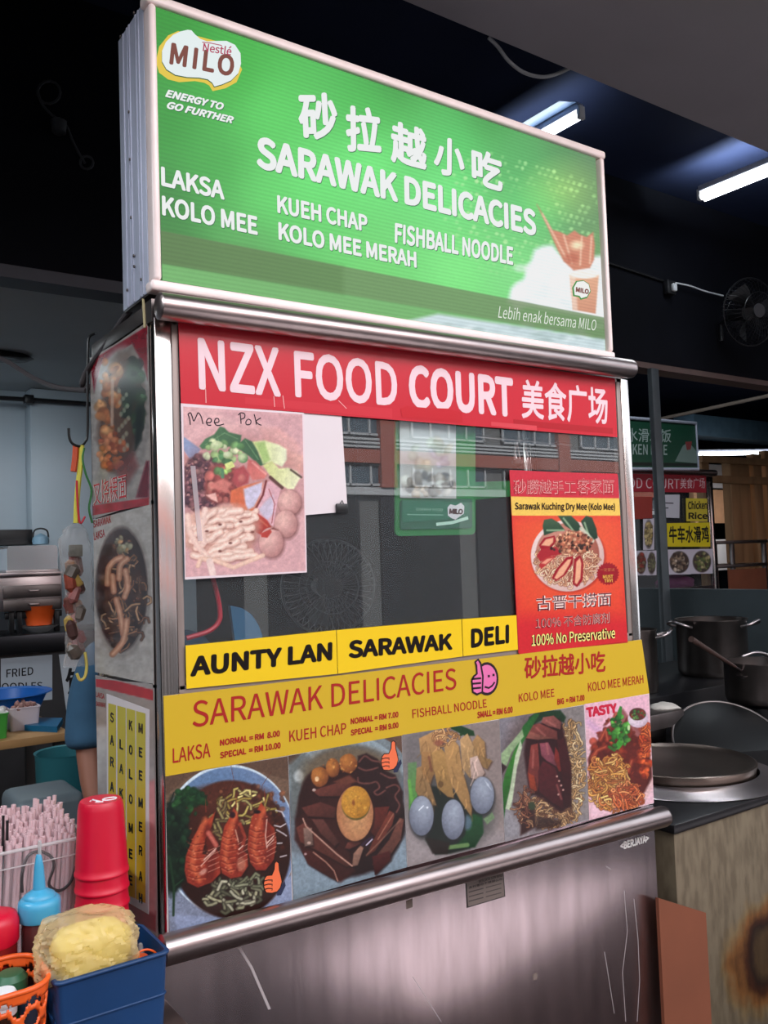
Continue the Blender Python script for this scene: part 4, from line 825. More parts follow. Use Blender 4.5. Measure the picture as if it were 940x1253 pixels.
    P.l([(690, 450), (680, 560), (690, 640)], 8, (206, 160, 146), 4); P.l([(735, 560), (690, 610)], 7, (222, 186, 170), 4); P.l([(735, 585), (690, 630)], 6, (222, 186, 170), 4); P.e(625, 400, 22, 12, (34, 20, 22), soft=8); P.e(460, 420, 20, 22, (60, 30, 34), soft=10)
    for pts in (((450, 90), (470, 190), (420, 300), (370, 400)), ((720, 130), (660, 220), (640, 320))): P.l(pts, 3, (110, 60, 48), 3)
    for pts in (((750, 390), (790, 400), (805, 430)), ((740, 490), (780, 500), (815, 480)), ((755, 520), (800, 545), (820, 560)), ((780, 700), (820, 690)), ((760, 610), (790, 608))): P.l(pts, 8, (214, 206, 210), 5, .9)
    P.nz(14, .12, 5); P.nz(5, .06, 8)
dish('prawn laksa photo', [(203.2, 950.4), (351.4, 925), (358.2, 1101.6), (205.3, 1143)], 195, 260, (120, 96, 80), (200, 920, 5.45), laksa, lambda pr: thumb(pr, 200 + 660 / 5.45, 920 + 745 / 5.45, 0.285, (236, 110, 66)))

def kueh(P):
    P.p([(0, 260), (0, 150), (130, 160), (40, 260)], (92, 70, 58), 8); P.p([(650, 60), (860, 30), (860, 250), (760, 120)], (110, 84, 70), 8)
    P.e(440, 620, 480, 560, (150, 162, 168), soft=6); P.e(450, 640, 450, 520, (146, 152, 158), (110, 116, 122), soft=20, hl=(.2, .8)); P.p([(20, 250), (130, 165), (200, 300), (140, 560), (40, 640)], (112, 116, 114), 40, .9); P.e(90, 340, 34, 40, (190, 196, 196), soft=24)
    P.p([(30, 900), (820, 700), (860, 980), (40, 1200)], (138, 152, 162), 60)
    P.e(440, 330, 330, 200, (116, 98, 76), soft=60, a=.8)
    P.e(440, 640, 390, 400, (62, 32, 28), (38, 20, 20), soft=26, wob=.12, seed=5)
    P.p([(330, 560), (480, 1000), (380, 1080), (170, 960), (60, 780), (70, 640), (200, 560)], (66, 32, 28), 24)
    for pts, c in (([(180, 440), (380, 380), (460, 400), (380, 480), (230, 480)], (120, 68, 58)), ([(110, 560), (240, 520), (350, 560), (340, 630), (150, 620)], (108, 60, 52)), ([(180, 640), (260, 640), (370, 800), (340, 830), (240, 740)], (110, 66, 58)),
                   ([(70, 700), (130, 660), (240, 780), (400, 900), (460, 960), (420, 970), (240, 870), (100, 800)], (112, 62, 52)), ([(110, 860), (190, 860), (320, 960), (360, 1070), (300, 1040), (150, 950)], (84, 40, 34)), ([(120, 700), (180, 700), (190, 820), (130, 830)], (150, 120, 108)),
                   ([(600, 560), (720, 550), (700, 620), (620, 760), (580, 720)], (110, 50, 40)), ([(720, 580), (760, 600), (740, 680), (620, 860), (560, 900), (600, 800)], (128, 66, 52)), ([(790, 630), (820, 640), (800, 780), (720, 900), (600, 960), (640, 880), (720, 780)], (124, 78, 66)), ([(600, 900), (720, 860), (730, 920), (620, 1030)], (84, 30, 28)), ([(470, 880), (520, 820), (540, 840), (500, 960), (460, 970)], (168, 128, 110)), ([(430, 800), (500, 780), (520, 810), (440, 850), (410, 840)], (128, 72, 62))):
        P.p([(x + 6, y + 12) for x, y in pts], (34, 16, 16), 16, .7); P.p(pts, c, 9, 1, tuple(.72 * q for q in c), (.5, 1))
    P.l([(118, 635), (140, 690), (240, 780), (350, 880), (460, 965)], 9, (190, 150, 134), 4); P.l([(190, 870), (280, 940), (335, 1000), (360, 1070)], 8, (176, 132, 116), 4); P.l([(640, 780), (700, 680), (750, 600)], 9, (166, 116, 96), 5, .8); P.l([(560, 890), (660, 790), (800, 640)], 10, (160, 122, 104), 8, .6)
    for cx, cy, rx, ry in ((235, 345, 62, 70), (325, 280, 48, 66), (435, 250, 62, 68)): P.e(cx, cy, rx, ry, (186, 124, 66), (126, 74, 42), soft=8, wob=.08)
    P.e(215, 360, 14, 18, (226, 190, 150), soft=6); P.blobs(380, 270, 120, 60, 24, 6, 12, [(206, 150, 90), (150, 92, 54)], 4, .6); P.p([(330, 380), (440, 330), (500, 380), (420, 400)], (112, 66, 52), 14)
    P.p([(500, 200), (560, 180), (640, 220), (680, 300), (760, 330), (815, 450), (810, 600), (760, 620), (700, 480), (620, 470), (520, 390), (500, 330)], (52, 30, 30), 14)
    for pts in ([(510, 240), (550, 200), (600, 230), (660, 240)], [(505, 280), (560, 300), (640, 280)], [(500, 350), (510, 385), (580, 390), (630, 380), (650, 420), (615, 450), (640, 470), (690, 440)], [(700, 420), (760, 400), (790, 430), (760, 480), (790, 540), (770, 590)], [(660, 320), (720, 350), (760, 350)]): P.l([(q.x, q.y) for q in curve_pts([(x, y, 0) for x, y in pts], 5)], 12, (112, 72, 66), 6)
    P.e(482, 610, 138, 200, (52, 26, 22), soft=16, a=.8); P.e(480, 600, 128, 192, (196, 150, 108), (164, 108, 78), soft=6, hl=(.1, .2)); P.e(486, 535, 100, 112, (110, 96, 52), soft=6); P.e(486, 522, 100, 112, (202, 152, 66), (178, 126, 50), soft=6, wob=.02); P.blobs(486, 520, 80, 95, 50, 4, 10, [(216, 168, 84), (178, 122, 48), (190, 138, 60)], 8, .5); P.e(470, 525, 10, 22, (150, 92, 46), soft=8)
    P.l([(530, 820), (560, 790), (600, 765)], 16, (60, 40, 60), 6); P.l([(560, 820), (600, 780)], 9, (196, 186, 206), 4); P.e(195, 436, 12, 10, (190, 170, 160), soft=5); P.e(135, 882, 10, 8, (180, 150, 150), soft=5); P.e(160, 805, 14, 10, (190, 160, 146), soft=6)
    P.nz(16, .12, 6); P.nz(5, .05, 2)
dish('braised kueh chap photo with halved egg', [(352.4, 924.6), (491.6, 900), (497.8, 1061), (359.2, 1101.2)], 180, 230, (130, 138, 142), (350, 890, 5.693), kueh, lambda pr: thumb(pr, 350 + 655 / 5.693, 890 + 108 / 5.693, 0.265, (236, 112, 70)))

def fish(P):
    P.nz(60, .05, 3); P.p([(20, 180), (400, 110), (400, 500), (30, 700)], (118, 112, 112), 90, .8); P.p([(500, 90), (860, 40), (860, 1050), (700, 700)], (146, 132, 128), 120); P.p([(40, 900), (500, 1100), (860, 960), (860, 1100), (60, 1260)], (158, 148, 148), 80)
    P.e(420, 800, 340, 330, (70, 70, 68), soft=120, a=.7)
    P.p([(60, 420), (130, 410), (140, 600), (130, 780), (70, 800)], (110, 138, 100), 12, 1, (90, 150, 70)); P.l([(70, 560), (95, 740)], 24, (112, 168, 84), 8)
    P.p([(380, 130), (480, 115), (590, 160), (600, 200), (520, 200)], (34, 70, 40), 10); P.p([(240, 600), (420, 640), (640, 800), (660, 1000), (560, 1110), (400, 1150), (280, 1160), (200, 1040), (260, 800)], (36, 44, 38), 20)
    P.p([(560, 830), (660, 830), (670, 980), (600, 1100), (420, 1110), (520, 1000)], (34, 84, 46), 16, 1, (26, 62, 36)); P.l([(390, 1100), (540, 1080)], 34, (112, 140, 92), 12); P.p([(670, 870), (740, 815), (760, 860), (700, 915)], (120, 142, 108), 10); P.p([(200, 1020), (400, 1060), (380, 1150), (260, 1150)], (44, 34, 30), 20); P.e(540, 900, 36, 60, (92, 112, 124), soft=20)
    W_ = [([(130, 460), (180, 440), (240, 600), (290, 760), (260, 760), (150, 690), (120, 640)], (166, 132, 92)), ([(150, 220), (300, 150), (380, 180), (300, 330), (200, 420), (160, 330)], (196, 154, 106)), ([(170, 330), (240, 330), (280, 480), (240, 590), (170, 480)], (170, 130, 86)),
          ([(250, 340), (330, 300), (390, 380), (430, 700), (380, 690), (300, 620), (270, 470)], (182, 144, 92)), ([(350, 280), (420, 220), (470, 280), (500, 480), (580, 760), (570, 850), (480, 720), (400, 560), (370, 400)], (190, 150, 100)), ([(480, 230), (540, 180), (600, 300), (640, 420), (560, 540), (500, 460)], (196, 160, 116)), ([(580, 250), (620, 190), (680, 250), (690, 380), (740, 400), (700, 470), (640, 440)], (176, 140, 96)), ([(560, 380), (620, 360), (680, 500), (640, 560), (570, 540)], (206, 180, 168))]
    rr = random.Random(3)
    for pts, c in W_:
        P.p([(x + 8, y + 10) for x, y in pts], (80, 56, 44), 18, .7); P.p(pts, c, 8, 1, tuple(.8 * q for q in c), (.3, 1)); A = np.array(pts)
        for k in range(9):
            i = rr.randrange(len(pts)); m = A.mean(0); t = .2 + .7 * rr.random(); q0 = A[i] * t + m * (1 - t); q1 = q0 + np.array([rr.uniform(-40, 40), rr.uniform(30, 110)]); P.l([q0, (q0 + q1) / 2 + rr.uniform(-14, 14), q1], 9, tuple(min(255, 1.18 * q) for q in c) if k % 2 else tuple(.68 * q for q in c), 9, .55)
    P.noodles(350, 220, 110, 70, 20, 13, [(206, 168, 122), (184, 140, 96)], (110, 66, 50), 6, 5, 20, 1.2); P.e(310, 255, 40, 24, (150, 90, 74), soft=14, a=.7); P.l([(230, 370), (250, 480)], 20, (112, 66, 54), 12, .6); P.e(325, 590, 22, 26, (90, 66, 40), soft=10, a=.6); P.e(490, 190, 12, 12, (50, 80, 50), soft=6)
    for cx, cy, rx, ry in ((170, 845, 98, 160), (425, 875, 92, 162), (660, 680, 96, 150)): P.e(cx + 4, cy + 14, rx * 1.05, ry * 1.05, (40, 40, 42), soft=26, a=.8); P.e(cx, cy, rx, ry, (164, 170, 182), (112, 116, 130), soft=6, hl=(.1, -.45))
    P.l([(150, 800), (185, 765)], 9, (220, 224, 230), 5); P.e(217, 778, 9, 8, (220, 224, 230), soft=4); P.p([(680, 560), (710, 590), (735, 640), (700, 600)], (206, 212, 220), 8, .8)
    P.nz(18, .08, 4)
dish('fishball noodle photo', [(492.4, 899.8), (610.5, 880), (617.5, 1030), (498.6, 1060.6)], 165, 220, (150, 140, 138), (490, 870, 6.592), fish)

def kolo(P):
    P.p([(0, 130), (200, 80), (120, 400), (60, 700), (0, 860)], (134, 128, 134), 60); P.p([(380, 70), (520, 50), (550, 700), (420, 700)], (140, 132, 130), 40); P.e(130, 190, 60, 46, (156, 146, 150), soft=30, a=.6); P.p([(0, 600), (140, 600), (150, 810), (0, 860)], (150, 146, 150), 40)
    P.e(260, 420, 220, 340, (100, 84, 82), soft=60, a=.7)
    P.noodles(450, 440, 62, 290, 200, 9, [(196, 166, 124), (170, 136, 96), (214, 190, 152)], (90, 66, 50), 3, 5, 13, 1.2); P.noodles(300, 680, 150, 90, 190, 8, [(178, 142, 104), (196, 164, 124), (120, 84, 64)], (70, 44, 36), 5, 5, 13, 1.2)
    P.p([(200, 130), (260, 90), (380, 90), (412, 130), (400, 160), (300, 130), (180, 200)], (34, 62, 40), 10)
    P.p([(190, 180), (380, 140), (420, 300), (440, 520), (430, 640), (380, 680), (280, 600), (200, 560), (170, 340)], (58, 26, 30), 16)
    for pts, c in (([(280, 130), (340, 120), (385, 160), (380, 200), (310, 180), (270, 160)], (150, 90, 84)), ([(200, 180), (260, 165), (360, 210), (365, 260), (300, 250), (190, 240)], (136, 74, 68)), ([(200, 210), (290, 240), (340, 250), (250, 260), (180, 250)], (154, 96, 84)), ([(210, 290), (250, 280), (260, 420), (250, 560), (210, 570), (190, 460)], (140, 66, 60)), ([(195, 450), (230, 470), (245, 550), (210, 570)], (166, 74, 48)), ([(260, 280), (310, 275), (350, 360), (370, 420), (300, 380), (270, 350)], (150, 84, 96)), ([(350, 300), (400, 380), (410, 450), (370, 440), (345, 370)], (140, 52, 46)), ([(280, 380), (350, 420), (390, 540), (400, 660), (330, 620), (260, 560), (250, 440)], (92, 36, 42)), ([(360, 260), (400, 250), (440, 400), (440, 640), (410, 640), (390, 480)], (76, 30, 34))):
        P.p([(x + 4, y + 8) for x, y in pts], (40, 18, 20), 14, .7); P.p(pts, c, 7, 1, tuple(.75 * q for q in c), (.4, 1))
    for q0, q1 in (((240, 190), (290, 235)), ((300, 280), (310, 340)), ((225, 320), (220, 420)), ((360, 520), (385, 600)), ((300, 150), (350, 180))): P.l([q0, q1], 10, (196, 130, 120), 10, .5)
    P.p([(165, 180), (230, 110), (260, 110), (150, 300), (110, 330)], (40, 96, 48), 8, 1, (60, 120, 56)); P.p([(30, 350), (110, 260), (160, 200), (170, 240), (100, 330), (70, 410), (36, 390)], (150, 170, 132), 8); P.p([(110, 330), (140, 300), (110, 420), (90, 540), (70, 620), (50, 740), (40, 560), (60, 460)], (64, 130, 50), 8, 1, (40, 90, 40)); P.p([(150, 260), (160, 300), (130, 420), (105, 600), (90, 665), (64, 655), (90, 540), (120, 350)], (186, 196, 168), 7); P.p([(30, 385), (70, 415), (44, 460), (30, 440)], (58, 36, 40), 8)
    P.p([(150, 600), (230, 640), (240, 760), (150, 810)], (66, 42, 40), 16); P.noodles(170, 640, 50, 110, 40, 8, [(150, 104, 80), (116, 72, 58), (176, 136, 104)], (56, 32, 30), 9, 5, 13, 1.2); P.e(215, 640, 20, 24, (60, 70, 50), soft=8); P.p([(240, 700), (380, 720), (390, 745), (240, 780)], (60, 42, 40), 20, .8)
    for k in range(5): P.e(360 + 12 * k % 40, 470 + 26 * k, 6, 6, (190, 150, 140), soft=4)
    P.nz(14, .12, 4); P.nz(4, .06, 2)
dish('kolo mee photo with sliced roast pork', [(611.2, 880), (714, 862.4), (720.8, 1003), (618.2, 1029.8)], 165, 220, (150, 142, 144), (605, 850, 4.7), kolo)

def merah(P):
    P.p([(515, 60), (880, 0), (890, 200), (700, 160), (560, 300)], (226, 182, 196), 30); P.l([(540, 160), (640, 240)], 40, (196, 160, 200), 30, .5); P.p([(820, 560), (910, 450), (910, 620), (560, 705), (555, 640)], (232, 196, 206), 16); P.e(725, 450, 195, 235, (214, 180, 176), soft=14, a=.8)
    P.e(720, 420, 178, 235, (96, 32, 26), (74, 24, 22), soft=14, wob=.1, seed=2); P.blobs(720, 320, 160, 190, 150, 8, 26, [(110, 36, 26), (150, 56, 36), (80, 26, 22), (170, 74, 44), (126, 44, 30)], 3, .8, .4); P.p([(660, 190), (700, 110), (740, 80), (790, 150), (880, 180), (895, 450), (860, 560), (780, 500), (740, 330)], (104, 36, 28), 14, .6)
    for pts in ([(560, 370), (590, 320), (640, 300)], [(610, 260), (640, 200), (650, 260)], [(680, 160), (700, 110)], [(790, 380), (770, 440)], [(840, 200), (880, 260)], [(830, 330), (860, 450)]): P.l(pts, 24, (150, 58, 40), 10, .8); P.l(pts, 7, (206, 120, 84), 6, .6)
    P.blobs(865, 330, 36, 150, 60, 8, 20, [(176, 66, 34), (206, 96, 50), (130, 44, 26)], 8, .9, .4); P.noodles(870, 260, 30, 90, 24, 9, [(206, 110, 60), (180, 80, 44)], (100, 36, 22), 2, 4, 14, .8)
    P.noodles(660, 500, 112, 150, 210, 10, [(206, 156, 84), (226, 182, 112), (180, 120, 60), (190, 120, 70)], (96, 46, 26), 7, 6, 14, .9); P.noodles(760, 590, 80, 75, 90, 9, [(196, 110, 66), (176, 86, 50), (210, 140, 90)], (96, 36, 24), 5, 5, 14, .8, -30)
    P.blobs(715, 215, 60, 95, 60, 9, 20, [(60, 130, 50), (40, 100, 40), (90, 160, 70), (30, 80, 36)], 4, .95); P.p([(705, 110), (722, 65), (735, 70), (730, 130), (720, 140)], (60, 130, 56), 5); P.p([(700, 280), (720, 255), (740, 285), (715, 318)], (70, 150, 56), 4); P.e(773, 190, 8, 16, (190, 214, 160), soft=4); P.l([(660, 300), (690, 320)], 16, (50, 110, 44), 6)
    P.e(826, 140, 58, 50, (232, 220, 226), (196, 176, 190), soft=5); P.e(824, 112, 48, 36, (90, 50, 44), soft=5); P.blobs(824, 112, 40, 28, 26, 5, 11, [(60, 110, 56), (140, 40, 36), (90, 130, 70), (160, 60, 50)], 3)
    P.nz(10, .10, 3); P.mix(np.arange(len(P.U)), np.full(len(P.U), .05), (240, 200, 200))
def tasty(pr):
    q = lambda x, y: (605 + x / 4.7, 850 + y / 4.7); pr.text('TASTY', q(530, 134), q(708, 104), q(524, 74), (196, 30, 60), .05, 0, .96, .0008)
dish('kolo mee merah photo headed TASTY', [(714.8, 862.2), (794.6, 848.6), (799.8, 983), (721.6, 1002.8)], 140, 220, (222, 184, 192), (605, 850, 4.7), merah, tasty, (236, 220, 222))

# ------------------------------------------------------------------ posters on the stall's left side
XS = -.0605
def side(label, corners, nx, nz, base, frame, draw, extra=None, edge=(150, 140, 136)):
    P, cs = sheet_paint(corners, 0, XS, nx, nz, base); P.f(*frame); draw(P)
    pr = Print(0, XS); pr.sheet(corners, edge, .0015); pr.grid(P, None, .0004)
    if extra: extra(pr)
    return pr.build('side_poster', M['print_gloss'], label=label, cat='poster', group='posters down the left side of the stall')
sq = lambda x, y: (90 + x / 3.1325, 360 + y / 3.1325)
def sd1(P):
    P.p([(70, 200), (290, 100), (290, 820), (80, 860)], (146, 136, 130), 20); P.p([(60, 260), (285, 120), (285, 150), (60, 300)], (130, 24, 40), 5); P.p([(70, 300), (110, 240), (80, 380)], (120, 24, 44), 6); P.p([(215, 170), (280, 130), (285, 330), (265, 270)], (120, 20, 36), 6)
    P.e(180, 480, 112, 280, (166, 158, 152), (128, 120, 116), ang=3, soft=14); P.p([(280, 640), (290, 640), (290, 780), (240, 780)], (96, 18, 34), 10); P.p([(70, 810), (290, 780), (290, 815), (75, 855)], (150, 26, 38), 4)
    P.e(185, 460, 84, 230, (96, 66, 52), (60, 44, 38), ang=6, soft=24, wob=.15); P.blobs(140, 400, 40, 160, 40, 10, 26, [(176, 110, 66), (150, 84, 50), (196, 140, 92)], 3, .85); P.blobs(150, 600, 55, 70, 40, 8, 20, [(170, 90, 54), (140, 66, 44), (196, 120, 80)], 5, .85); P.blobs(230, 400, 40, 150, 40, 12, 30, [(30, 44, 34), (44, 60, 42), (24, 32, 28), (60, 84, 60)], 6, .9); P.l([(150, 330), (148, 500)], 12, (190, 160, 140), 6, .8); P.p([(240, 440), (268, 420), (262, 560), (235, 600)], (28, 34, 32), 12)
    for k in range(16): P.e(175 + 40 * ((k * 7) % 10) / 10, 370 + 15 * k, 7, 10, (150, 150, 130), soft=6, a=.7)
    P.p([(150, 660), (230, 600), (250, 660), (200, 740)], (112, 50, 50), 20, .7); P.nz(18, .15, 3)
side('upper side poster with pork noodle dish and red corners', [sq(62, 245), sq(284, 122), sq(297, 790), sq(74, 862)], 90, 260, (150, 140, 134), (90, 360, 3.1325), sd1,
     lambda pr: pr.text('叉烧粿面', sq(78, 812), sq(206, 782), sq(76, 722), (176, 40, 46), -.006, 0, 1, .0012) or pr.text('叉烧粿面', sq(76, 812), sq(204, 782), sq(74, 722), (206, 196, 190), .012, 0, 1, .0007))
def sd2(P):
    P.p([(70, 850), (300, 810), (300, 1000), (70, 1000)], (166, 158, 152), 30); P.e(186, 1135, 112, 262, (176, 168, 160), (140, 130, 124), soft=8); P.e(184, 1130, 100, 236, (62, 38, 34), (40, 26, 26), soft=10); P.blobs(184, 1140, 88, 210, 130, 6, 18, [(90, 58, 46), (60, 36, 32), (120, 84, 66), (44, 28, 26)], 5, .8, .4)
    P.noodles(190, 1180, 80, 180, 50, 8, [(120, 86, 66), (96, 66, 52), (150, 116, 90)], (46, 28, 26), 4, 5, 16, .7); P.blobs(190, 960, 30, 30, 14, 6, 14, [(150, 146, 120), (120, 112, 90), (170, 130, 90)], 4)
    for pts in ([(130, 1110), (135, 1050), (160, 1020), (185, 1010)], [(175, 1090), (180, 1040), (205, 1015)], [(200, 1060), (208, 1120), (196, 1160)], [(150, 1080), (155, 1140)], [(165, 1170), (180, 1230), (190, 1300)], [(205, 1250), (190, 1330), (150, 1380)]): P.l([(q.x, q.y) for q in curve_pts([(x, y, 0) for x, y in pts], 4)], 24, (150, 96, 74), 7, 1, None, (206, 156, 126))
    P.nz(16, .12, 4)
_pr_side2 = side('middle side poster with a bowl of prawn laksa', [sq(76, 866), sq(298, 804), (188.3, 838), (116.5, 822)], 90, 260, (168, 160, 154), (90, 360, 3.1325), sd2,
     lambda pr: pr.text('SARAWAK', sq(78, 896), sq(146, 876), sq(76, 868), (150, 34, 40), .02) or pr.text('LAKSA', sq(80, 944), sq(122, 930), sq(78, 914), (150, 34, 40), .02))
sb = lambda x, y: (90 + x / 2.7214, 700 + y / 2.7214)
def sd3(P):
    P.p([(70, 380), (275, 420), (275, 620), (70, 560)], (150, 136, 130), 30); P.p([(60, 340), (275, 395), (275, 430), (60, 378)], (170, 28, 40), 3); P.e(100, 620, 60, 110, (196, 188, 184), (160, 150, 146), soft=10); P.p([(60, 1000), (275, 1130), (275, 1200), (60, 1080)], (150, 28, 38), 6); P.p([(240, 700), (275, 690), (275, 1140), (245, 1130)], (196, 130, 130), 12); P.nz(20, .08, 2)
side('lower side poster behind the yellow lettered sheet', [(116.6, 826), (188.4, 842), (192.5, 1141), (123, 1100)], 70, 200, (156, 146, 142), (90, 700, 2.7214), sd3, lambda pr: pr.text('LAKSA', sb(76, 416), sb(104, 424), sb(76, 398), (150, 34, 40), .02) or pr.text('SARAWAK', sb(76, 446), sb(108, 452), sb(76, 430), (150, 34, 40), .02))
pr = Print(0, XS - .0012)
pr.sheet([sb(110, 405), sb(252, 458), sb(250, 1140), sb(112, 1060)], (214, 204, 206), .0008)
colsx = [(116, 142), (146, 174), (177, 206), (209, 240)]
tops = lambda x: 436 + (x - 116) * .28; bots = lambda x: 1046 + (x - 116) * .46
r = random.Random(2)
for x0, x1 in colsx:
    for k in range(10):
        f0, f1 = k / 10, (k + 1) / 10; t = k / 9; c = (184 + 34 * t, 172 - 6 * t, 60 - 26 * t)
        pr.poly([sb(x0, tops(x0) + (bots(x0) - tops(x0)) * f0), sb(x1, tops(x1) + (bots(x1) - tops(x1)) * f0), sb(x1, tops(x1) + (bots(x1) - tops(x1)) * f1), sb(x0, tops(x0) + (bots(x0) - tops(x0)) * f1)], c, .0003)
for col_, txt, ys in ((0, 'SARAWAK', [484, 560, 632, 715, 800, 880, 960]), (1, 'LAKSA', [574, 655, 737, 822, 905]), (2, 'KOLOMEE', [510, 592, 673, 756, 852, 938, 1026]), (3, 'MEEMERAH', [520, 600, 677, 768, 848, 927, 1012, 1086])):
    x0, x1 = colsx[col_]; xm = (x0 + x1) / 2
    for ch, y in zip(txt, ys): w_ = 6.2 if ch != 'M' else 7; pr.text(ch, sb(xm - w_, y + 14), sb(xm + w_, y + 19), sb(xm - w_, y - 19), (26, 22, 20), .03, 0, 1, .0008)
pr.build('vertical_menu_sheet', M['print_gloss'], label='white-edged sheet with four yellow columns of vertical lettering', cat='sign')

# ================================================================== behind the stall glass
s = MB(); pa = at(372, 506, 1, .03); pb = at(425, 628, 1, .03)
q = [at(366, 503, 1, .004), at(418, 508, 1, .004), at(425.5, 626, 1, .004), at(366, 631, 1, .004)]
def slab(pts, d, m=0, ax=1):
    o = np.zeros(3); o[ax] = d; P4 = [np.asarray(p) for p in pts]; n = len(P4); mb = MB()
    return mb.raw(P4 + [p + o for p in P4], [tuple(range(n)), tuple(range(2 * n - 1, n - 1, -1))] + [(i, n + i, n + (i + 1) % n, (i + 1) % n) for i in range(n)])
slab(q, .0012).build('paper_sheet', M['paper'], label='plain white paper taped to the glass beside the Mee Pok photo', cat='paper')
s = MB(); c = at(418.5, 622, 1, .0); s.box(c - (.018, .004, .012), c + (.018, .0035, .012), 0, .003); s.tube([c + (-.006, 0, .01), c + (0, -.002, .02), c + (.006, 0, .01)], .0016, 6); s.build('binder_clip', M['black'], label='black binder clip on the corner of the white paper', cat='clip')
# green drink poster in a plastic holder
gp = thing('green_holder', 'green rounded plastic poster holder with drink logo hanging behind the window', 'poster holder', tuple(at(532, 656, 1, .034)))
M['green_film'] = film_mat('green_clear_plastic', rgb(70, 170, 96), .72, .2, .3, .35)
M['green_solid'] = pbr('green_plastic', rgb(62, 150, 88), .3, noise=.08)
def rr_px(u0, v0, u1, v1, r, y): 
    out = []
    for cx, cy, a0 in ((u1 - r, v1 - r, 0), (u0 + r, v1 - r, 90), (u0 + r, v0 + r, 180), (u1 - r, v0 + r, 270)):
        for k in range(5): a = math.radians(a0 + 22.5 * k); out.append(at(cx + r * math.cos(a), cy + r * math.sin(a) + (cx - u0) * -.02, 1, y))
    return out
slab(rr_px(484, 500, 582, 656, 6, .034), .006).build('tray', M['green_film'], gp, None)
slab(rr_px(490, 612, 578, 648, 3, .030), .002).build('lower_panel', pbr('dark_green_print', rgb(36, 96, 70), .4), gp, None)
P, cs = sheet_paint([(489, 505), (558, 512), (558, 610), (490, 609)], 1, .029, 70, 90, (206, 208, 206)); P.f(490, 500, 1)
P.p([(0, 60), (80, 60), (80, 120), (0, 120)], (190, 186, 182), 14); P.blobs(35, 92, 30, 14, 40, 3, 8, [(120, 110, 100), (210, 200, 190), (170, 150, 130), (80, 76, 72)], 3, .8); P.blobs(40, 55, 28, 16, 16, 4, 9, [(190, 180, 200), (214, 200, 170), (180, 190, 170)], 5, .5)
pr = Print(1, .029); pr.sheet([(489, 505), (558, 512), (558, 610), (490, 609)], (206, 206, 206), .001); pr.grid(P, None, .0003); pr.build('printed_card', M['print'], gp)
pr = Print(1, .028); lg = lambda pts: [(370 + x / 3.481, 490 + y / 3.481) for x, y in pts]
pr.sheet(lg([(425, 424), (712, 434), (712, 500), (425, 520)]), (44, 112, 84), .001)
pr.poly(lg([(618, 456), (630, 442), (652, 448), (676, 436), (690, 450), (688, 482), (668, 496), (652, 508), (636, 502), (620, 490)]), (228, 220, 222), .0006); pr.text('MILO', lg([(624, 484)])[0], lg([(683, 486)])[0], lg([(626, 460)])[0], (74, 36, 34), .05, 0, .94, .001)
pr.text('ENERGY FOOD', lg([(486, 470)])[0], lg([(598, 472)])[0], lg([(486, 458)])[0], (150, 190, 166), 0); pr.line(lg([(446, 486), (600, 488)]), .003, (120, 170, 146))
pr.line(lg([(570, 528), (640, 520), (706, 500)]), .009, (196, 226, 206), .0008)
pr.build('logo_card', M['print'], gp)
# green clear strip beside it, standing in for a reflection in the glass
slab([at(559, 522, 1, .14), at(574, 523, 1, .14), at(577, 590, 1, .14), at(640, 588, 1, .14), at(640, 606, 1, .14), at(578, 612, 1, .14), at(558, 610, 1, .14)], .003).build('green_reflection_strip', M['green_film'], None, None, label='green clear strip standing in for a reflection beside the drink poster', cat='reflection strip')
# tongs and fork hanging at the top right of the window
hang = at(640, 536, 1, .12); r_ = MB(); r_.tube([at(560, 532, 1, .12), at(700, 545, 1, .12)], .004, 8); r_.build('hanging_rod', M['steel'], label='thin steel rod behind the glass carrying the utensils', cat='rod')
def utensil(u0, v0, u1, v1, kind, label):
    t = MB(); a, b = at(u0, v0, 1, .12), at(u1, v1, 1, .12); t.tube([a, (a + b) / 2 + (0, .01, 0), b], .004, 8)
    d = b - a; d = d / np.linalg.norm(d); w = np.array([d[2], 0, -d[0]])
    if kind == 'fork':
        for k in (-1.5, -.5, .5, 1.5): t.tube([b, b + w * .008 * k + d * .02, b + w * .008 * k + d * .06], .0025, 6)
    else:
        for sgn in (-1, 1): t.tube([a, a + w * .012 * sgn + d * .06, b + w * .006 * sgn], .003, 6); t.lathe([(0, -.01), (.012, -.004), (.014, .006), (0, .014)], tuple(b + w * .006 * sgn), 10)
    t.build('utensil', M['steel'], label=label, cat='utensil')
utensil(632, 538, 633, 566, 'tongs', 'small steel tongs hanging behind the glass left of the fork'); utensil(645, 536, 646, 560, 'fork', 'steel fork hanging behind the glass beside the poster top')
# red cord and blue scoop near the lower left of the window
MB().tube(curve_pts([at(u, v, 1, .06) for u, v in ((258, 700), (264, 720), (269, 745), (268, 760), (256, 772), (228, 781))], 6), .006, 8).build('red_string', M['red_plastic'], label='red string curving behind the glass at the lower left', cat='string')
b = MB(); c0 = [(282, 741), (296, 744), (308, 752), (316, 764), (321, 777), (322, 784), (288, 786)]
slab([at(u, v, 1, .09) for u, v in c0], .012).build('plastic_scoop', pbr('deep_blue_scoop', rgb(24, 92, 132), .4), None, 40, label='blue plastic scoop standing behind the glass above the yellow sheets', cat='scoop')
b = MB(); q = at(597, 716, 1, .30); b.lathe([(0, 0), (.03, 0), (.04, .03), (.03, .055), (.012, .065), (.02, .085), (0, .088)], (q[0], q[1], 1.021), 16); b.build('knotted_bag', film_mat('white_bag', rgb(210, 212, 214), .8, .3), label='small knotted white bag on the shelf behind the glass', cat='bag')

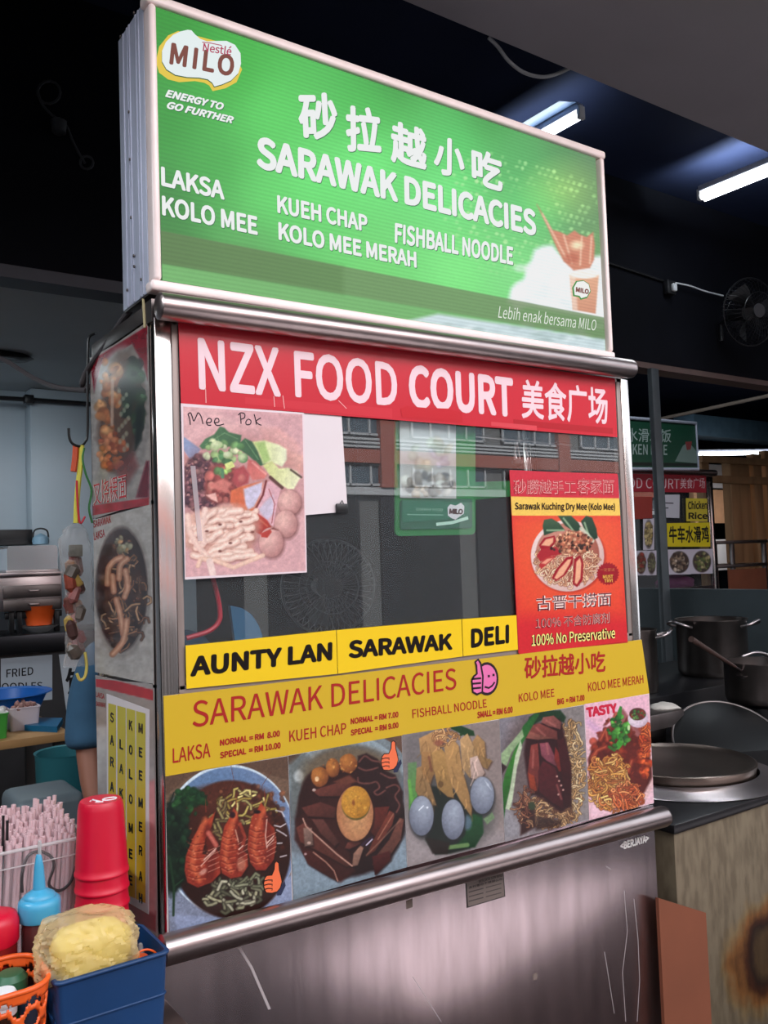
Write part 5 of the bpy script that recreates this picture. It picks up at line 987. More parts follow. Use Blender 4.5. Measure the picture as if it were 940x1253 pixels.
# ================================================================== table at the lower left
TZ = .62
tb = thing('side_table', 'low steel table carrying the tub, cups and crate beside the stall', 'table', (-.36, .16, FZ))
MB().box((-.68, -.23, TZ - .03), (-.085, .52, TZ), 0, .004).build('table_top', M['steel_dark'], tb)
for x in (-.65, -.12):
    for y in (-.19, .48): MB().box((x - .015, y - .015, FZ), (x + .015, y + .015, TZ - .03), 0, .002).build('leg', M['steel_dark'], tb)

# clear tub of straws
tub = thing('straw_tub', 'clear plastic tub packed with drinking straws', 'tub', (-.335, .25, TZ))
M['tub_film'] = film_mat('milky_clear_plastic', rgb(214, 206, 208), .13, .12, .4, .3)
def rrect(cx, cy, hx, hy, r, n=6):
    out = []
    for sx, sy, a0 in ((1, 1, 0), (-1, 1, 90), (-1, -1, 180), (1, -1, 270)):
        for k in range(n + 1): a = math.radians(a0 + 90 * k / n); out.append((cx + sx * (hx - r) + r * math.cos(a), cy + sy * (hy - r) + r * math.sin(a)))
    return out
def shell(mb, lo, hi, z0, z1, t=.003, m=0, floor=True):
    """open-topped container: outer loops lo (at z0) to hi (at z1), wall t"""
    n = len(lo); c0 = np.mean(np.array(lo), 0); ins = lambda L: [tuple(np.array(p) + (c0 - np.array(p)) * t / max(.001, np.linalg.norm(c0 - np.array(p)))) for p in L]
    li, hi_ = ins(lo), ins(hi); V = [(*p, z0) for p in lo] + [(*p, z1) for p in hi] + [(*p, z1) for p in hi_] + [(*p, z0 + t) for p in li]
    F = []
    for i in range(n):
        j = (i + 1) % n
        for k in range(3): F.append((k * n + i, k * n + j, (k + 1) * n + j, (k + 1) * n + i))
    if floor: F += [tuple(range(n))[::-1], tuple(range(3 * n, 4 * n))]
    return mb.raw(V, F, m)
TC = (-.335, .25)
s = MB(); shell(s, rrect(*TC, .125, .10, .03), rrect(*TC, .145, .118, .035), TZ, .935, .003); s.build('tub_body', M['tub_film'], tub, 60)
s = MB(); s.tube([(x, y, .935) for x, y in rrect(*TC, .147, .12, .035)], .004, 8, 0, True); s.tube([(x, y, .90) for x, y in rrect(*TC, .1445, .1175, .035)], .0018, 6, 0, True); s.build('rim', film_mat('milky_rim', rgb(220, 214, 214), .55, .15), tub, 60)
# pen scrawl on the tub front
s = MB(); s.tube(curve_pts([at(u, v, 1, .138) for u, v in ((27, 1092), (27, 1070), (34, 1048), (48, 1042), (62, 1048), (66, 1060), (60, 1082), (72, 1090), (86, 1080), (93, 1060))], 6), .0035, 6); s.build('pen_mark', pbr('black_marker', rgb(50, 44, 46), .6), tub)
straw_m = pbr('pale_pink_straw', rgb(212, 178, 182), .4)
me0 = None; rs = random.Random(5); n_st = 0
for k in range(22):
    for j in range(13):
        if n_st >= 286: break
        x = TC[0] - .118 + .236 * (k + .5 * (j % 2)) / 21.8; y = TC[1] - .092 + .186 * j / 12.3
        x += rs.uniform(-.003, .003); y += rs.uniform(-.003, .003); L = .322 + rs.uniform(-.007, .009) + .034 * (j / 12); tx, ty = rs.uniform(-.05, .05) + (x - TC[0]) * .35, rs.uniform(-.04, .04) + (y - TC[1]) * .3
        if me0 is None:
            mb = MB(); prof = [(.0050, 0), (.0050, 1.0), (.0038, 1.0), (.0038, .8)]; mb.lathe(prof, (0, 0, 0), 8)
            o = mb.build('drinking_straw', straw_m, None, 60); o.location = (0, 0, 0); me0 = o
            o.data.transform(Matrix.Translation((0, 0, 0)))
        else: o = me0.copy(); COL.objects.link(o)
        tag(o, 'pale pink drinking straw standing in the clear tub at the left', 'straw', 'drinking straws in the clear tub')
        o.scale = (1, 1, L); o.location = (TC[0] + (x - TC[0]) * .92, TC[1] + (y - TC[1]) * .92, TZ + .004); o.rotation_euler = (-ty * .6, tx * .6 + .06, 0); n_st += 1
for k, (u, v) in enumerate(((4, 998), (9, 1004))):
    a = at(u, v, 1, .19); MB().tube([a + (-.006, 0, -.3), a], .003, 8).build('drinking_straw', M['black'], label=('black straw poking out at the tub left, outer one' if k == 0 else 'black straw at the tub left, nearer the pale straws'), cat='straw', group='black straws in the tub')

# stack of red cups, upside down
CX, CY = -.172, .085; zt = 1.022; sp = .0345; base_n = 8
order = ['topmost', 'second', 'third', 'fourth', 'fifth', 'sixth', 'seventh', 'lowest']
first = None
for k in range(base_n):
    z_rim = zt - .158 - k * sp + 0.0
    if first is None:
        cup = thing('red_cup', '', 'cup', (CX, CY, z_rim), 'stacked red cups')
        prof = [(.0572, 0), (.0582, .001), (.0582, .006), (.0566, .0075), (.0555, .02), (.0485, .140), (.0465, .152), (.043, .158), (0, .158), (0, .1552), (.0425, .1552), (.0471, .142), (.0545, .02), (.0565, .0)]
        MB().lathe(prof, (CX, CY, z_rim), 40).build('cup_body', M['red_plastic'], cup, 50); first = cup
        mk = cup
    else:
        mk = first.copy(); COL.objects.link(mk); mk.location = (CX, CY, z_rim)
        for ch in list(first.children):
            if ch.name.startswith('cup_body'): c2 = ch.copy(); COL.objects.link(c2); c2.parent = mk
    mk['label'] = ('topmost upside-down red plastic cup with white writing on its base' if k == 0 else f'{order[k]} red plastic cup from the top of the upside-down stack'); mk['group'] = 'stacked red cups'; mk['category'] = 'cup'
s = MB(); zz = zt + .0006
def arc(cx, cy, rx, ry, a0, a1, n=10): return [(cx + rx * math.cos(a), cy + ry * math.sin(a), zz) for a in np.linspace(math.radians(a0), math.radians(a1), n)]
s.tube([(CX - .024, CY - .004, zz), (CX - .016, CY + .006, zz), (CX - .006, CY - .022, zz), (CX - .016, CY - .018, zz), (CX - .002, CY - .026, zz)], .0018, 6); s.tube(arc(CX + .016, CY - .012, .015, .011, 0, 350), .0018, 6)
s.build('white_mark', M['white'], first)

# blue crate
cr = thing('blue_crate', 'blue plastic crate holding a yellowish bag at the foot of the stall', 'crate', (-.235, -.12, TZ))
lo, hi = rrect(-.236, -.118, .098, .074, .012), rrect(-.236, -.118, .106, .080, .012)
s = MB(); shell(s, lo, hi, TZ + .001, .782, .004); s.build('crate_body', M['blue_plastic'], cr, 40)
s = MB(); s.tube([(x, y, .778) for x, y in rrect(-.236, -.118, .107, .081, .012)], .004, 8, 0, True); s.tube([(x, y, .70) for x, y in rrect(-.236, -.118, .1025, .0775, .012)], .0025, 6, 0, True); s.build('crate_rim', M['blue_plastic'], cr, 60)
# yellowish translucent bag with wrinkles
def bag_mesh(c, rx, ry, rz, seed, wr=.12, nu=56, nv=34, flat=.9, crease=.22):
    V, F = [], []
    for j in range(nv + 1):
        ph = math.pi * j / nv
        for i in range(nu):
            th = 2 * math.pi * i / nu; x, y, z = math.sin(ph) * math.cos(th), math.sin(ph) * math.sin(th), math.cos(ph)
            sq_ = (abs(x) ** 3 + abs(y) ** 3 + abs(z) ** 3) ** (1 / 3); x, y, z = x / sq_ ** flat, y / sq_ ** flat, z / sq_ ** flat
            n1 = float(fbm(np.array([(x + 3) * 2.2 + z]), np.array([(y + 5) * 2.2 + z * 1.4]), seed, 4)[0]) - .5; n2 = abs(math.sin(7 * th + 6 * n1 + 3 * z)) - .5
            n3 = abs(float(fbm(np.array([(x + 3) * 4.5 + z * 2]), np.array([(y + 5) * 4.5 - z * 3]), seed + 9, 3)[0]) - .5) * 2; k = 1 + wr * (1.4 * n1) + wr * .12 * n2 - wr * crease * max(0, .22 - n3); V.append((c[0] + rx * x * k, c[1] + ry * y * k, c[2] + rz * z * (1 + wr * n1)))
    for j in range(nv):
        for i in range(nu): F.append((j * nu + i, j * nu + (i + 1) % nu, (j + 1) * nu + (i + 1) % nu, (j + 1) * nu + i))
    return V, F
V, F = bag_mesh((-.270, -.126, .808), .094, .068, .062, 3, .28, 90, 54, .9, 1.8)
bg = thing('plastic_bag', 'crumpled yellowish plastic bag sitting in the blue crate', 'bag', (-.25, -.115, .73))
M['bag_yellow'] = film_mat('yellow_bag_film', rgb(236, 214, 166), .42, .18, .4, .4)
MB().raw(V, F).build('bag_film', M['bag_yellow'], bg, 28)
V, F = bag_mesh((-.258, -.124, .794), .074, .054, .050, 8, .14)
MB().raw(V, F).build('bag_contents', pbr('yellow_noodle_mass', rgb(232, 206, 96), .55, noise=.14, nscale=26), bg, 180)
# orange wire ring and cap in the crate
q = at(172, 1180, 1, -.14)
s = MB(); s.lathe([(0, .018), (.014, .016), (.019, .008), (.020, -.006), (.018, -.012), (0, -.012)], tuple(q), 20); s.build('orange_stopper', M['orange_plastic'], label='round orange stopper lying in the blue crate', cat='stopper')
s = MB(); s.tube([at(180 + 14 * math.cos(t), 1174 + 12 * math.sin(t), 1, -.155) for t in np.linspace(0, 6.28, 25)[:-1]], .0022, 8, 0, True); s.build('orange_ring', M['orange_plastic'], label='thin orange ring resting in the blue crate', cat='ring')
s = MB(); q = at(172, 1162, 1, -.10); s.lathe([(.008, -.09), (.010, -.02), (.006, 0), (.004, .012), (0, .014)], tuple(q), 16); s.build('small_bottle', film_mat('clear_bottle', rgb(214, 206, 200), .5), label='small clear bottle tip behind the orange cap', cat='bottle')

# squeeze bottle
q = at(49, 1108, 1, -.005); bx, by = q[0], .0
sb_ = thing('squeeze_bottle', 'sauce squeeze bottle with light blue nozzle cap in front of the straws', 'bottle', (bx, by, TZ))
MB().lathe([(.030, 0), (.034, .004), (.0355, .02), (.0355, .20), (.030, .222), (.0, .222)], (bx, by, TZ), 28).build('bottle_body', pbr('dark_sauce_bottle', rgb(80, 40, 40), .25), sb_, 50)
zc = at(49, 1118, 1, by)[2]
MB().lathe([(.0395, -.004), (.041, .0), (.041, .024), (.040, .032), (.035, .037), (.031, .038), (.030, .043), (.022, .048), (.0125, .054), (.0095, .095), (.006, .118), (.004, .122), (0, .122)], (bx, by, zc - .004), 32).build('nozzle_cap', M['cyan_plastic'], sb_, 50)
MB().lathe([(.0035, 0), (.0035, .028), (0, .03)], (bx + .002, by, zc + .116), 8).build('nozzle_tip', film_mat('clear_tip', rgb(206, 206, 206), .5), sb_, 50)
# red jar at the frame edge
q = at(-8, 1140, 1, -.01); s = thing('red_jar', 'red-lidded jar at the lower left edge behind the orange basket', 'jar', (q[0], .0, TZ))
MB().lathe([(.04, 0), (.045, .006), (.045, .19), (0, .19)], (q[0], 0, TZ), 28).build('jar_body', pbr('red_sauce', rgb(120, 24, 26), .25), s, 50)
MB().lathe([(.047, 0), (.049, .004), (.049, .040), (.044, .054), (.03, .06), (0, .061)], (q[0], 0, TZ + .185), 28).build('jar_lid', M['red_plastic'], s, 50)

# orange basket with round holes
bk = thing('orange_basket', 'orange plastic basket with round holes at the bottom left corner', 'basket', (-.42, -.16, TZ))
BC = (-.441, -.130); bw, bd_ = .083, .075
s = MB(); top = rrect(*BC, bw + .01, bd_ + .008, .05); bot = rrect(*BC, bw - .004, bd_ - .004, .045); ZB, ZT_ = TZ + .001, .79
s.tube([(x, y, ZT_) for x, y in top], .005, 8, 0, True); s.build('basket_rim', M['orange_plastic'], bk, 60)
s = MB(); shell(s, bot, [(b[0] + (t[0] - b[0]) * .25, b[1] + (t[1] - b[1]) * .25) for b, t in zip(bot, top)], ZB, ZB + .04, .004); s.build('basket_base', M['orange_plastic'], bk, 60)
s = MB(); n = 22; per = []
dense = []
for i in range(len(top)):
    a_, b_ = np.array((*top[i], *bot[i])), np.array((*top[(i + 1) % len(top)], *bot[(i + 1) % len(top)]))
    for k in range(6): dense.append(a_ + (b_ - a_) * k / 6)
dense = np.array(dense); dl = np.r_[0, np.cumsum(np.linalg.norm(np.diff(np.r_[dense, dense[:1]], axis=0)[:, :2], axis=1))]
def wall_pt(sarc, z):
    sarc = sarc % dl[-1]; i = int(np.searchsorted(dl, sarc, side='right') - 1) % len(dense); f = (sarc - dl[i]) / max(1e-6, dl[i + 1] - dl[i]); d_ = dense[i] + (dense[(i + 1) % len(dense)] - dense[i]) * f; t = (z - ZB) / (ZT_ - ZB); return (d_[2] + (d_[0] - d_[2]) * t, d_[3] + (d_[1] - d_[3]) * t, z)
NU, NZ = 300, 34; holes = []
for k in range(12):
    sc = dl[-1] * k / 12; st_ = dl[-1] / 12
    holes += [(sc, ZB + .138, .0125), (sc + st_ / 2, ZB + .116, .0155), (sc, ZB + .094, .0145), (sc + st_ / 2, ZB + .148, .008), (sc + st_ / 2, ZB + .068, .015), (sc + st_ * .27, ZB + .146, .005), (sc + st_ * .73, ZB + .146, .005), (sc, ZB + .055, .011)]
V, F = [], []
for i in range(NU):
    for k in range(NZ + 1): V.append(wall_pt(dl[-1] * i / NU, ZB + .03 + (ZT_ - ZB - .03) * k / NZ))
for i in range(NU):
    for k in range(NZ):
        a_, z_ = dl[-1] * (i + .5) / NU, ZB + .03 + (ZT_ - ZB - .03) * (k + .5) / NZ
        if any(min(abs(a_ - h), dl[-1] - abs(a_ - h)) ** 2 + (z_ - hz) ** 2 < R * R for h, hz, R in holes): continue
        F.append((i * (NZ + 1) + k, ((i + 1) % NU) * (NZ + 1) + k, ((i + 1) % NU) * (NZ + 1) + k + 1, i * (NZ + 1) + k + 1))
s.raw(V, F)
bw_o = s.build('basket_wall', M['orange_plastic'], bk, 60); _m = bw_o.modifiers.new('thick', 'SOLIDIFY'); _m.thickness = .004; _m.offset = 0
q = at(4, 1212, 1, -.13); s = thing('white_cap_bottle', 'small bottle with a ridged white cap in the orange basket', 'bottle', (q[0], -.13, TZ + .006))
MB().lathe([(.02, 0), (.022, .004), (.022, .10), (0, .1)], (q[0], -.13, TZ + .006), 20).build('bottle_body', pbr('brown_glass', rgb(60, 40, 30), .2), s, 50)
MB().lathe([(.0235, 0), (.0235, .012), (.0225, .014), (.0235, .016), (.0235, .034), (.02, .040), (0, .040)], (q[0], -.13, TZ + .106), 24).build('bottle_cap', M['white'], s, 50)
q = at(14, 1200, 1, -.09); s = MB(); s.lathe([(.02, 0), (.024, .004), (.024, .12), (.03, .122), (.03, .14), (.022, .15), (0, .152)], (q[0], -.085, TZ + .006), 24); s.build('green_lid_jar', pbr('green_lid', rgb(40, 92, 62), .35), label='jar with a green lid in the orange basket', cat='jar')
q = at(40, 1222, 1, -.11); s = MB(); s.lathe([(.02, 0), (.026, .004), (.026, .10), (.02, .118), (0, .12)], (q[0], -.11, TZ + .006), 24); s.build('dark_blue_tub', pbr('dark_blue_tub', rgb(40, 58, 78), .35), label='dark blue tub in the orange basket', cat='tub')

# ================================================================== hook, ribbons and hanging bag on the stall's back left edge
hk = [at(u, v, 1, .488) for u, v in ((114, 410), (109, 413), (107.5, 430), (107, 480), (107, 530), (104, 541), (98, 546), (89, 543), (85, 536), (84, 524))]
hk[0] = np.array([-.05, .47, hk[0][2]])
MB().tube(curve_pts(hk, 5), .0035, 8).build('wire_hook', M['black_metal'], label='black wire hook over the back left edge of the stall side', cat='hook')
def ribbon(px, y, w, col, label, name='ribbon'):
    pts = curve_pts([at(u, v, 1, y) for u, v in px], 5); mb = MB(); mb.tube(pts, w, 6); mb.build(name, pbr(name + '_m', rgb(*col), .6), label=label, cat='ribbon', group='ribbons on the wire hook')
ribbon(((93, 545), (92, 560), (90, 577)), .495, .008, (196, 76, 40), 'short orange ribbon bunch on the hook')
ribbon(((100, 545), (99, 565), (96, 590), (94, 615), (93, 640)), .49, .007, (206, 196, 70), 'long yellow ribbon on the hook')
ribbon(((103, 548), (101, 562), (105, 580), (112, 600), (109, 622), (113, 640)), .484, .0028, (50, 120, 60), 'thin green cord hanging from the hook')
ribbon(((94, 588), (95, 615), (98, 640), (104, 632)), .478, .0028, (190, 30, 50), 'thin red cord tying the clear bag')
V, F = [], []; prof = [(640, 90, 98), (648, 78, 106), (665, 71, 110), (690, 75, 113), (720, 80, 114), (742, 84, 115), (760, 82, 117), (785, 80, 118), (815, 78, 117)]
n = 30; rr = random.Random(8); prof = [tuple(np.array(prof[q]) * (1 - f) + np.array(prof[q + 1]) * f) for q in range(len(prof) - 1) for f in (0, .33, .67)] + [prof[-1]]
for v, u0, u1 in prof:
    a, b = at(u0, v, 1, .515), at(u1, v, 1, .515); c = (a + b) / 2; hw = (b[0] - a[0]) / 2
    for k in range(n): t = 2 * math.pi * k / n; j = 1 + .16 * (rr.random() - .5) * 2; V.append((c[0] + hw * math.cos(t) * j, c[1] + hw * .32 * math.sin(t) * j, c[2]))
for j in range(len(prof) - 1):
    for k in range(n): F.append((j * n + k, j * n + (k + 1) % n, (j + 1) * n + (k + 1) % n, (j + 1) * n + k))
F.append(tuple(range(n))); F.append(tuple(range((len(prof) - 1) * n, len(prof) * n))[::-1])
hb = thing('clear_bag', 'clear plastic bag of red packets hanging from the wire hook', 'bag', tuple(at(97, 815, 1, .515)))
MB().raw(V, F).build('bag_film', film_mat('clear_wrinkled_film', rgb(214, 210, 208), .2, .1, .5, .2), hb, 8)
rq = random.Random(21); cols = [(120, 40, 40), (96, 52, 44), (150, 110, 84), (84, 74, 66), (134, 60, 44), (168, 138, 70), (70, 44, 40), (140, 84, 80)]
for k in range(20):
    v0 = 672 + k * 6.2; um = 92 + 4 * math.sin(k * 1.3) + (v0 - 672) * .03; L_ = rq.uniform(16, 30); sx_ = rq.uniform(-7, 7); yy = .515 + rq.uniform(-.012, .012)
    a, b = at(um - 3 + rq.uniform(-6, 6), v0, 1, yy), at(um - 3 + sx_, min(v0 + L_, 806), 1, yy); w = rq.uniform(.011, .019)
    MB().tube([a, a * .8 + b * .2, a * .2 + b * .8, b], w, 7, 0, False, [w * .3, w, w, w * .3]).build('food_packet', pbr('packet', rgb(*cols[k % 8]), .35, noise=.35, nscale=40), hb, 30)
a = at(93, 672, 1, .49); MB().box(a + (-.018, 0, -.02), a + (.018, .006, .012), 0, .002).build('label_card', pbr('grey_card', rgb(100, 98, 90), .6, noise=.3, nscale=60), hb)
ribbon(((104, 798), (106, 815), (104, 828), (98, 832), (94, 824)), .5, .004, (206, 186, 90), 'yellow hook end below the clear bag', 'yellow_loop')

# thick cable from the lightbox to the left, and a second one
MB().tube(curve_pts([at(166, 372, 1, .16), at(150, 392, 1, .25), at(128, 425, 1, .38), at(108, 452, 1, .49), at(101, 468, 1, .52), at(103, 474, 1, .54), at(112, 473, 1, .49)], 6), .0085, 10).build('power_cable', M['cable'], label='thick grey cable running down from the lightbox to the stall corner', cat='cable')
MB().tube(curve_pts([at(-20, 431, 1, 1.2), at(8, 442, 1, 1.1), at(40, 462, 1, .9), at(70, 474, 1, .7), at(106, 478, 1, .5)], 6), .0075, 10).build('power_cable', M['cable'], label='thick grey cable sagging in from the left edge', cat='cable')
q = at(22, 437, 1, 3.4); s = MB(); s.lathe([(0, -.03), (.2, -.02), (.24, 0), (.2, .02), (0, .03)], (q[0] - .15, q[1], 2.76), 20, 0, None, 1, .4); s.build('soffit_vent', M['black'], label='dark oval opening under the pale soffit', cat='vent')

# ================================================================== left kitchen behind
def pxbox(mb, u0, v0, u1, v1, y, depth, m=0, bev=.004):
    a, b = at(u0, v1, 1, y), at(u1, v0, 1, y); uc, vc = (u0 + u1) / 2, (v0 + v1) / 2
    zt, zb = at(uc, v0, 1, y)[2], at(uc, v1, 1, y)[2]; xl, xr = at(u0, vc, 1, y)[0], at(u1, vc, 1, y)[0]
    return mb.box((xl, y, zb), (xr, y + depth, zt), m, min(bev, abs(zt - zb) * .3))
YC = 3.75
kc = thing('kitchen_counter', 'dark steel kitchen counter along the pale back wall', 'counter', tuple(at(40, 900, 1, YC) * np.array([1, 1, 0]) + (0, 0, FZ)))
ct, cb = at(40, 776, 1, YC)[2], at(40, 799, 1, YC)[2]
MB().box((-.9, YC, cb), (1.5, 4.33, ct), 0, .006).build('counter_top', pbr('dark_steel_edge', rgb(52, 52, 56), .3, .8), kc)
MB().box((-.9, YC + .04, FZ), (1.5, 4.33, cb), 0, .004).build('counter_body', pbr('dark_counter_body', rgb(48, 46, 48), .6, .2, noise=.15), kc)
dr = thing('drawer_unit', 'stainless drawer unit on black legs above the kitchen counter', 'drawer unit', tuple(at(30, 780, 1, YC + .1)))
s = MB(); pxbox(s, -40, 703, 76, 748, YC + .1, .5); s.build('cabinet_body', M['steel'], dr)
for v0, v1 in ((716, 731), (733, 747)):
    s = MB(); pxbox(s, 4, v0, 75, v1, YC + .085, .02); d_ = s.build('drawer', M['steel_dark'], dr); s = MB(); p = at(42, (v0 + v1) / 2 - 1, 1, YC + .07); s.tube([p + (-.03, .015, 0), p + (-.025, 0, 0), p + (.025, 0, 0), p + (.03, .015, 0)], .006, 8); s.build('handle', M['steel'], d_)
s = MB(); pxbox(s, -2, 700, 77, 704.5, YC + .07, .55); s.build('top_slab', M['steel'], dr)
for u in (14, 24, 70): s = MB(); a_ = at(u - 3, 748, 1, YC + .12); s.box((a_[0], YC + .12, ct), (a_[0] + .03, YC + .16, a_[2]), 0, .003); s.build('leg', M['black_metal'], dr)
s = MB(); pxbox(s, 6, 748, 76, 756, YC + .13, .03); s.build('apron', M['black_metal'], dr)
# chrome domed box
a, b = at(9, 701, 1, YC + .15), at(71, 701, 1, YC + .15); h = at(40, 667, 1, YC + .15)[2] - a[2]
s = MB(); prof = [(0, 0), (0, h * .9), (.01, h), (b[0] - a[0] - .01, h), (b[0] - a[0], h * .9), (b[0] - a[0], 0)]
T = Matrix.Translation((a[0], YC + .52, at(40, 701, 1, YC + .15)[2] + .003)) @ Matrix.Rotation(math.pi / 2, 4, 'X'); s.prism(prof, .37, T)
bx_ = thing('warmer_box', 'shiny chrome warmer box with arched lid on the drawer unit', 'appliance', tuple(a)); s.build('chrome_body', pbr('mirror_chrome', rgb(236, 236, 240), .2, .8, bump=.1, bscale=3), bx_, 30)
s = MB(); pxbox(s, 7, 697, 73, 701, YC + .14, .4); s.build('base_rim', M['steel'], bx_)
s = MB(); p = at(40, 702, 1, YC + .12)
# dark tray and kettle behind the chrome box
s = MB(); pxbox(s, -20, 648, 40, 667, YC + .45, .2); s.build('dark_tray', M['black'], label='black tray standing behind the chrome warmer box', cat='tray')
p = at(50, 666, 1, YC + .4); s = thing('kettle', 'small pale blue kettle behind the chrome warmer box', 'kettle', tuple(p))
MB().lathe([(.05, 0), (.055, .02), (.05, .045), (.03, .06), (.01, .07), (0, .075)], tuple(p), 20).build('kettle_body', pbr('pale_blue_enamel', rgb(120, 150, 170), .3), s)
MB().tube(curve_pts([p + (-.05, 0, .045), p + (-.04, 0, .09), p + (.0, 0, .105), p + (.04, 0, .09), p + (.05, 0, .045)], 4), .006, 6).build('handle', M['black'], s)
# bowls under the drawer unit
p = at(48, 776, 1, YC + .16); p[2] = ct
MB().lathe([(.05, 0), (.06, .004), (.115, .04), (.12, .042), (.112, .036), (.055, .008), (0, .006)], tuple(p), 28).build('white_bowl', M['white'], label='white bowl under the drawer unit beneath the orange bowl', cat='bowl')
MB().lathe([(.07, .0), (.075, .003), (.10, .12), (.103, .123), (.096, .118), (.07, .01), (0, .008)], (p[0], p[1], ct + .043), 28).build('orange_bowl', M['orange_plastic'], label='orange bowl nested on the white bowl under the drawer unit', cat='bowl')
# paper signs on the counter front
pr = Print(1, YC + .038); PW = (178, 186, 196)
pr.sheet([(1, 806), (64, 801), (64, 856), (1, 862)], PW, .001); ks = lambda x, y: (x / 2.846, 560 + y / 2.846)
pr.text('FRIED', ks(22, 766), ks(116, 756), ks(22, 738), (20, 20, 24), .01); pr.text('NOODLES', ks(-20, 812), ks(148, 806), ks(-20, 786), (20, 20, 24), .01)
pr.build('paper_sign', M['print'], label='white paper sign reading FRIED on the kitchen counter front', cat='sign')
pr = Print(1, YC + .036); pr.sheet([(72, 801), (98, 799), (106, 868), (82, 876)], (196, 202, 210), .001); pr.text('饭', (80, 852), (112, 846), (80, 818), (16, 16, 20), .02); pr.build('paper_sign', M['print'], label='white paper sign with a large black character beside the FRIED sign', cat='sign')

# wooden work table with basins
YT = 2.15; zt = at(40, 902, 1, YT)[2]; zb = at(40, 909, 1, YT)[2]; xr = at(87, 897, 1, YT)[0]
wt = thing('work_table', 'light wooden work table at the left with blue basin and baskets', 'table', (-.2, 2.45, FZ))
MB().box((-.95, YT, zb - .012), (xr, 2.8, zt), 0, .004).build('table_top', M['table_wood'], wt)
for x in (-.9, xr - .06):
    for y in (YT + .04, 2.74): MB().box((x, y, FZ), (x + .05, y + .05, zb - .012), 0, .003).build('leg', pbr('dark_leg', rgb(50, 46, 44), .6), wt)
def on_table(u, v, z=None): return at(u, v, 2, zt if z is None else z)
p = at(8, 868, 1, 2.52); MB().lathe([(.13, 0), (.14, .004), (.20, .135), (.225, .142), (.222, .146), (.195, .14), (.135, .01), (0, .008)], (p[0], 2.61, zt), 36).build('blue_basin', pbr('bright_blue_basin', rgb(22, 92, 170), .35), label='wide bright blue basin on the wooden table', cat='basin')
def basket_box(u0, v0, u1, v1, y, d, mat, name, label):
    a, b = at(u0, v1, 1, y), at(u1, v1, 1, y); h = at(u0, v0, 1, y)[2] - a[2]; t = thing(name, label, 'basket', ((a[0] + b[0]) / 2, y + d / 2, zt)); cx, hx = (a[0] + b[0]) / 2, (b[0] - a[0]) / 2
    s = MB(); shell(s, rrect(cx, y + d / 2, hx * .88, d / 2 * .88, .012), rrect(cx, y + d / 2, hx, d / 2, .014), zt + .001, zt + h, .003); s.build('basket_body', mat, t, 50); s = MB(); s.tube([(x, yy, zt + h) for x, yy in rrect(cx, y + d / 2, hx, d / 2, .014)], .004, 6, 0, True); s.build('rim', mat, t, 60); return cx, y + d / 2, hx, h
cx, cy, hx, h = basket_box(12, 856, 50, 884, 2.34, .13, pbr('pale_pink_basket', rgb(212, 196, 202), .45), 'white_basket', 'pale basket heaped with shallots on the wooden table')
rr = random.Random(3); sh = None
for k in range(22):
    x, y = cx + hx * .8 * rr.uniform(-1, 1), cy + .052 * rr.uniform(-1, 1); z = zt + h - .012 + .014 * rr.random()
    if sh is None: mb = MB(); mb.lathe([(0, -.014), (.010, -.009), (.013, 0), (.009, .009), (.003, .014), (0, .018)], (0, 0, 0), 10); sh = mb.build('shallot', pbr('shallot_skin', rgb(150, 96, 90), .5, col2=rgb(196, 160, 150), nscale=30), None, 60); sh.data.transform(Matrix.Translation((0, 0, -.0))); o = sh
    else: o = sh.copy(); COL.objects.link(o)
    o.location = (x, y, z); o.rotation_euler = (rr.uniform(-1.5, 1.5), rr.uniform(-1.5, 1.5), rr.uniform(0, 6)); tag(o, 'small brown shallot heaped in the pale basket on the wooden table', 'shallot', 'shallots in the pale basket')
cx, cy, hx, h = basket_box(-22, 858, 11, 889, 2.2, .14, pbr('green_basket', rgb(70, 160, 60), .45), 'green_basket', 'green basket of pale cloves at the left edge on the wooden table')
gl = None
for k in range(14):
    if gl is None: mb = MB(); mb.lathe([(0, -.016), (.014, -.010), (.017, 0), (.011, .010), (.004, .016), (0, .024)], (0, 0, 0), 10); gl = mb.build('garlic_bulb', pbr('garlic_skin', rgb(222, 216, 212), .6), None, 60); o = gl
    else: o = gl.copy(); COL.objects.link(o)
    o.location = (cx + hx * .8 * rr.uniform(-1, 1), cy + .05 * rr.uniform(-1, 1), zt + h - .01 + .016 * rr.random()); o.rotation_euler = (rr.uniform(-1, 1), rr.uniform(-1, 1), 0); tag(o, 'pale garlic bulb in the green basket at the left edge', 'garlic', 'garlic in the green basket')
s = MB(); a, b, c_, d_ = [at(u, v, 2, zt + .012) for u, v in ((30, 891), (70, 893), (77, 882), (36, 881))]
n_ = np.array([0, 0, .014]); s.raw([a, b, c_, d_, a + n_, b + n_, c_ + n_, d_ + n_], [(3, 2, 1, 0), (4, 5, 6, 7), (0, 1, 5, 4), (1, 2, 6, 5), (2, 3, 7, 6), (3, 0, 4, 7)])
s2 = MB(); zz_ = -.012
for vv in ([a, b, c_, d_],): s.raw([q + (0, 0, zz_) for q in vv] + vv, [(3, 2, 1, 0), (0, 1, 5, 4), (1, 2, 6, 5), (2, 3, 7, 6), (3, 0, 4, 7)])
s.build('blue_tray', pbr('teal_blue_lid', rgb(20, 100, 142), .35), label='flat blue tray lying on the wooden table', cat='tray')
p = at(84, 955, 1, 1.75); t = thing('teal_bucket', 'teal plastic bucket below the wooden table beside the arm', 'bucket', (p[0], 1.75, FZ)); hh = at(84, 918, 1, 1.75)[2] - FZ
MB().lathe([(.09, 0), (.095, .005), (.125, hh - .01), (.13, hh), (.12, hh - .004), (.09, .012), (0, .01)], (p[0], 1.75, FZ), 32).build('bucket_body', pbr('teal_plastic', rgb(48, 112, 120), .4), t, 50)
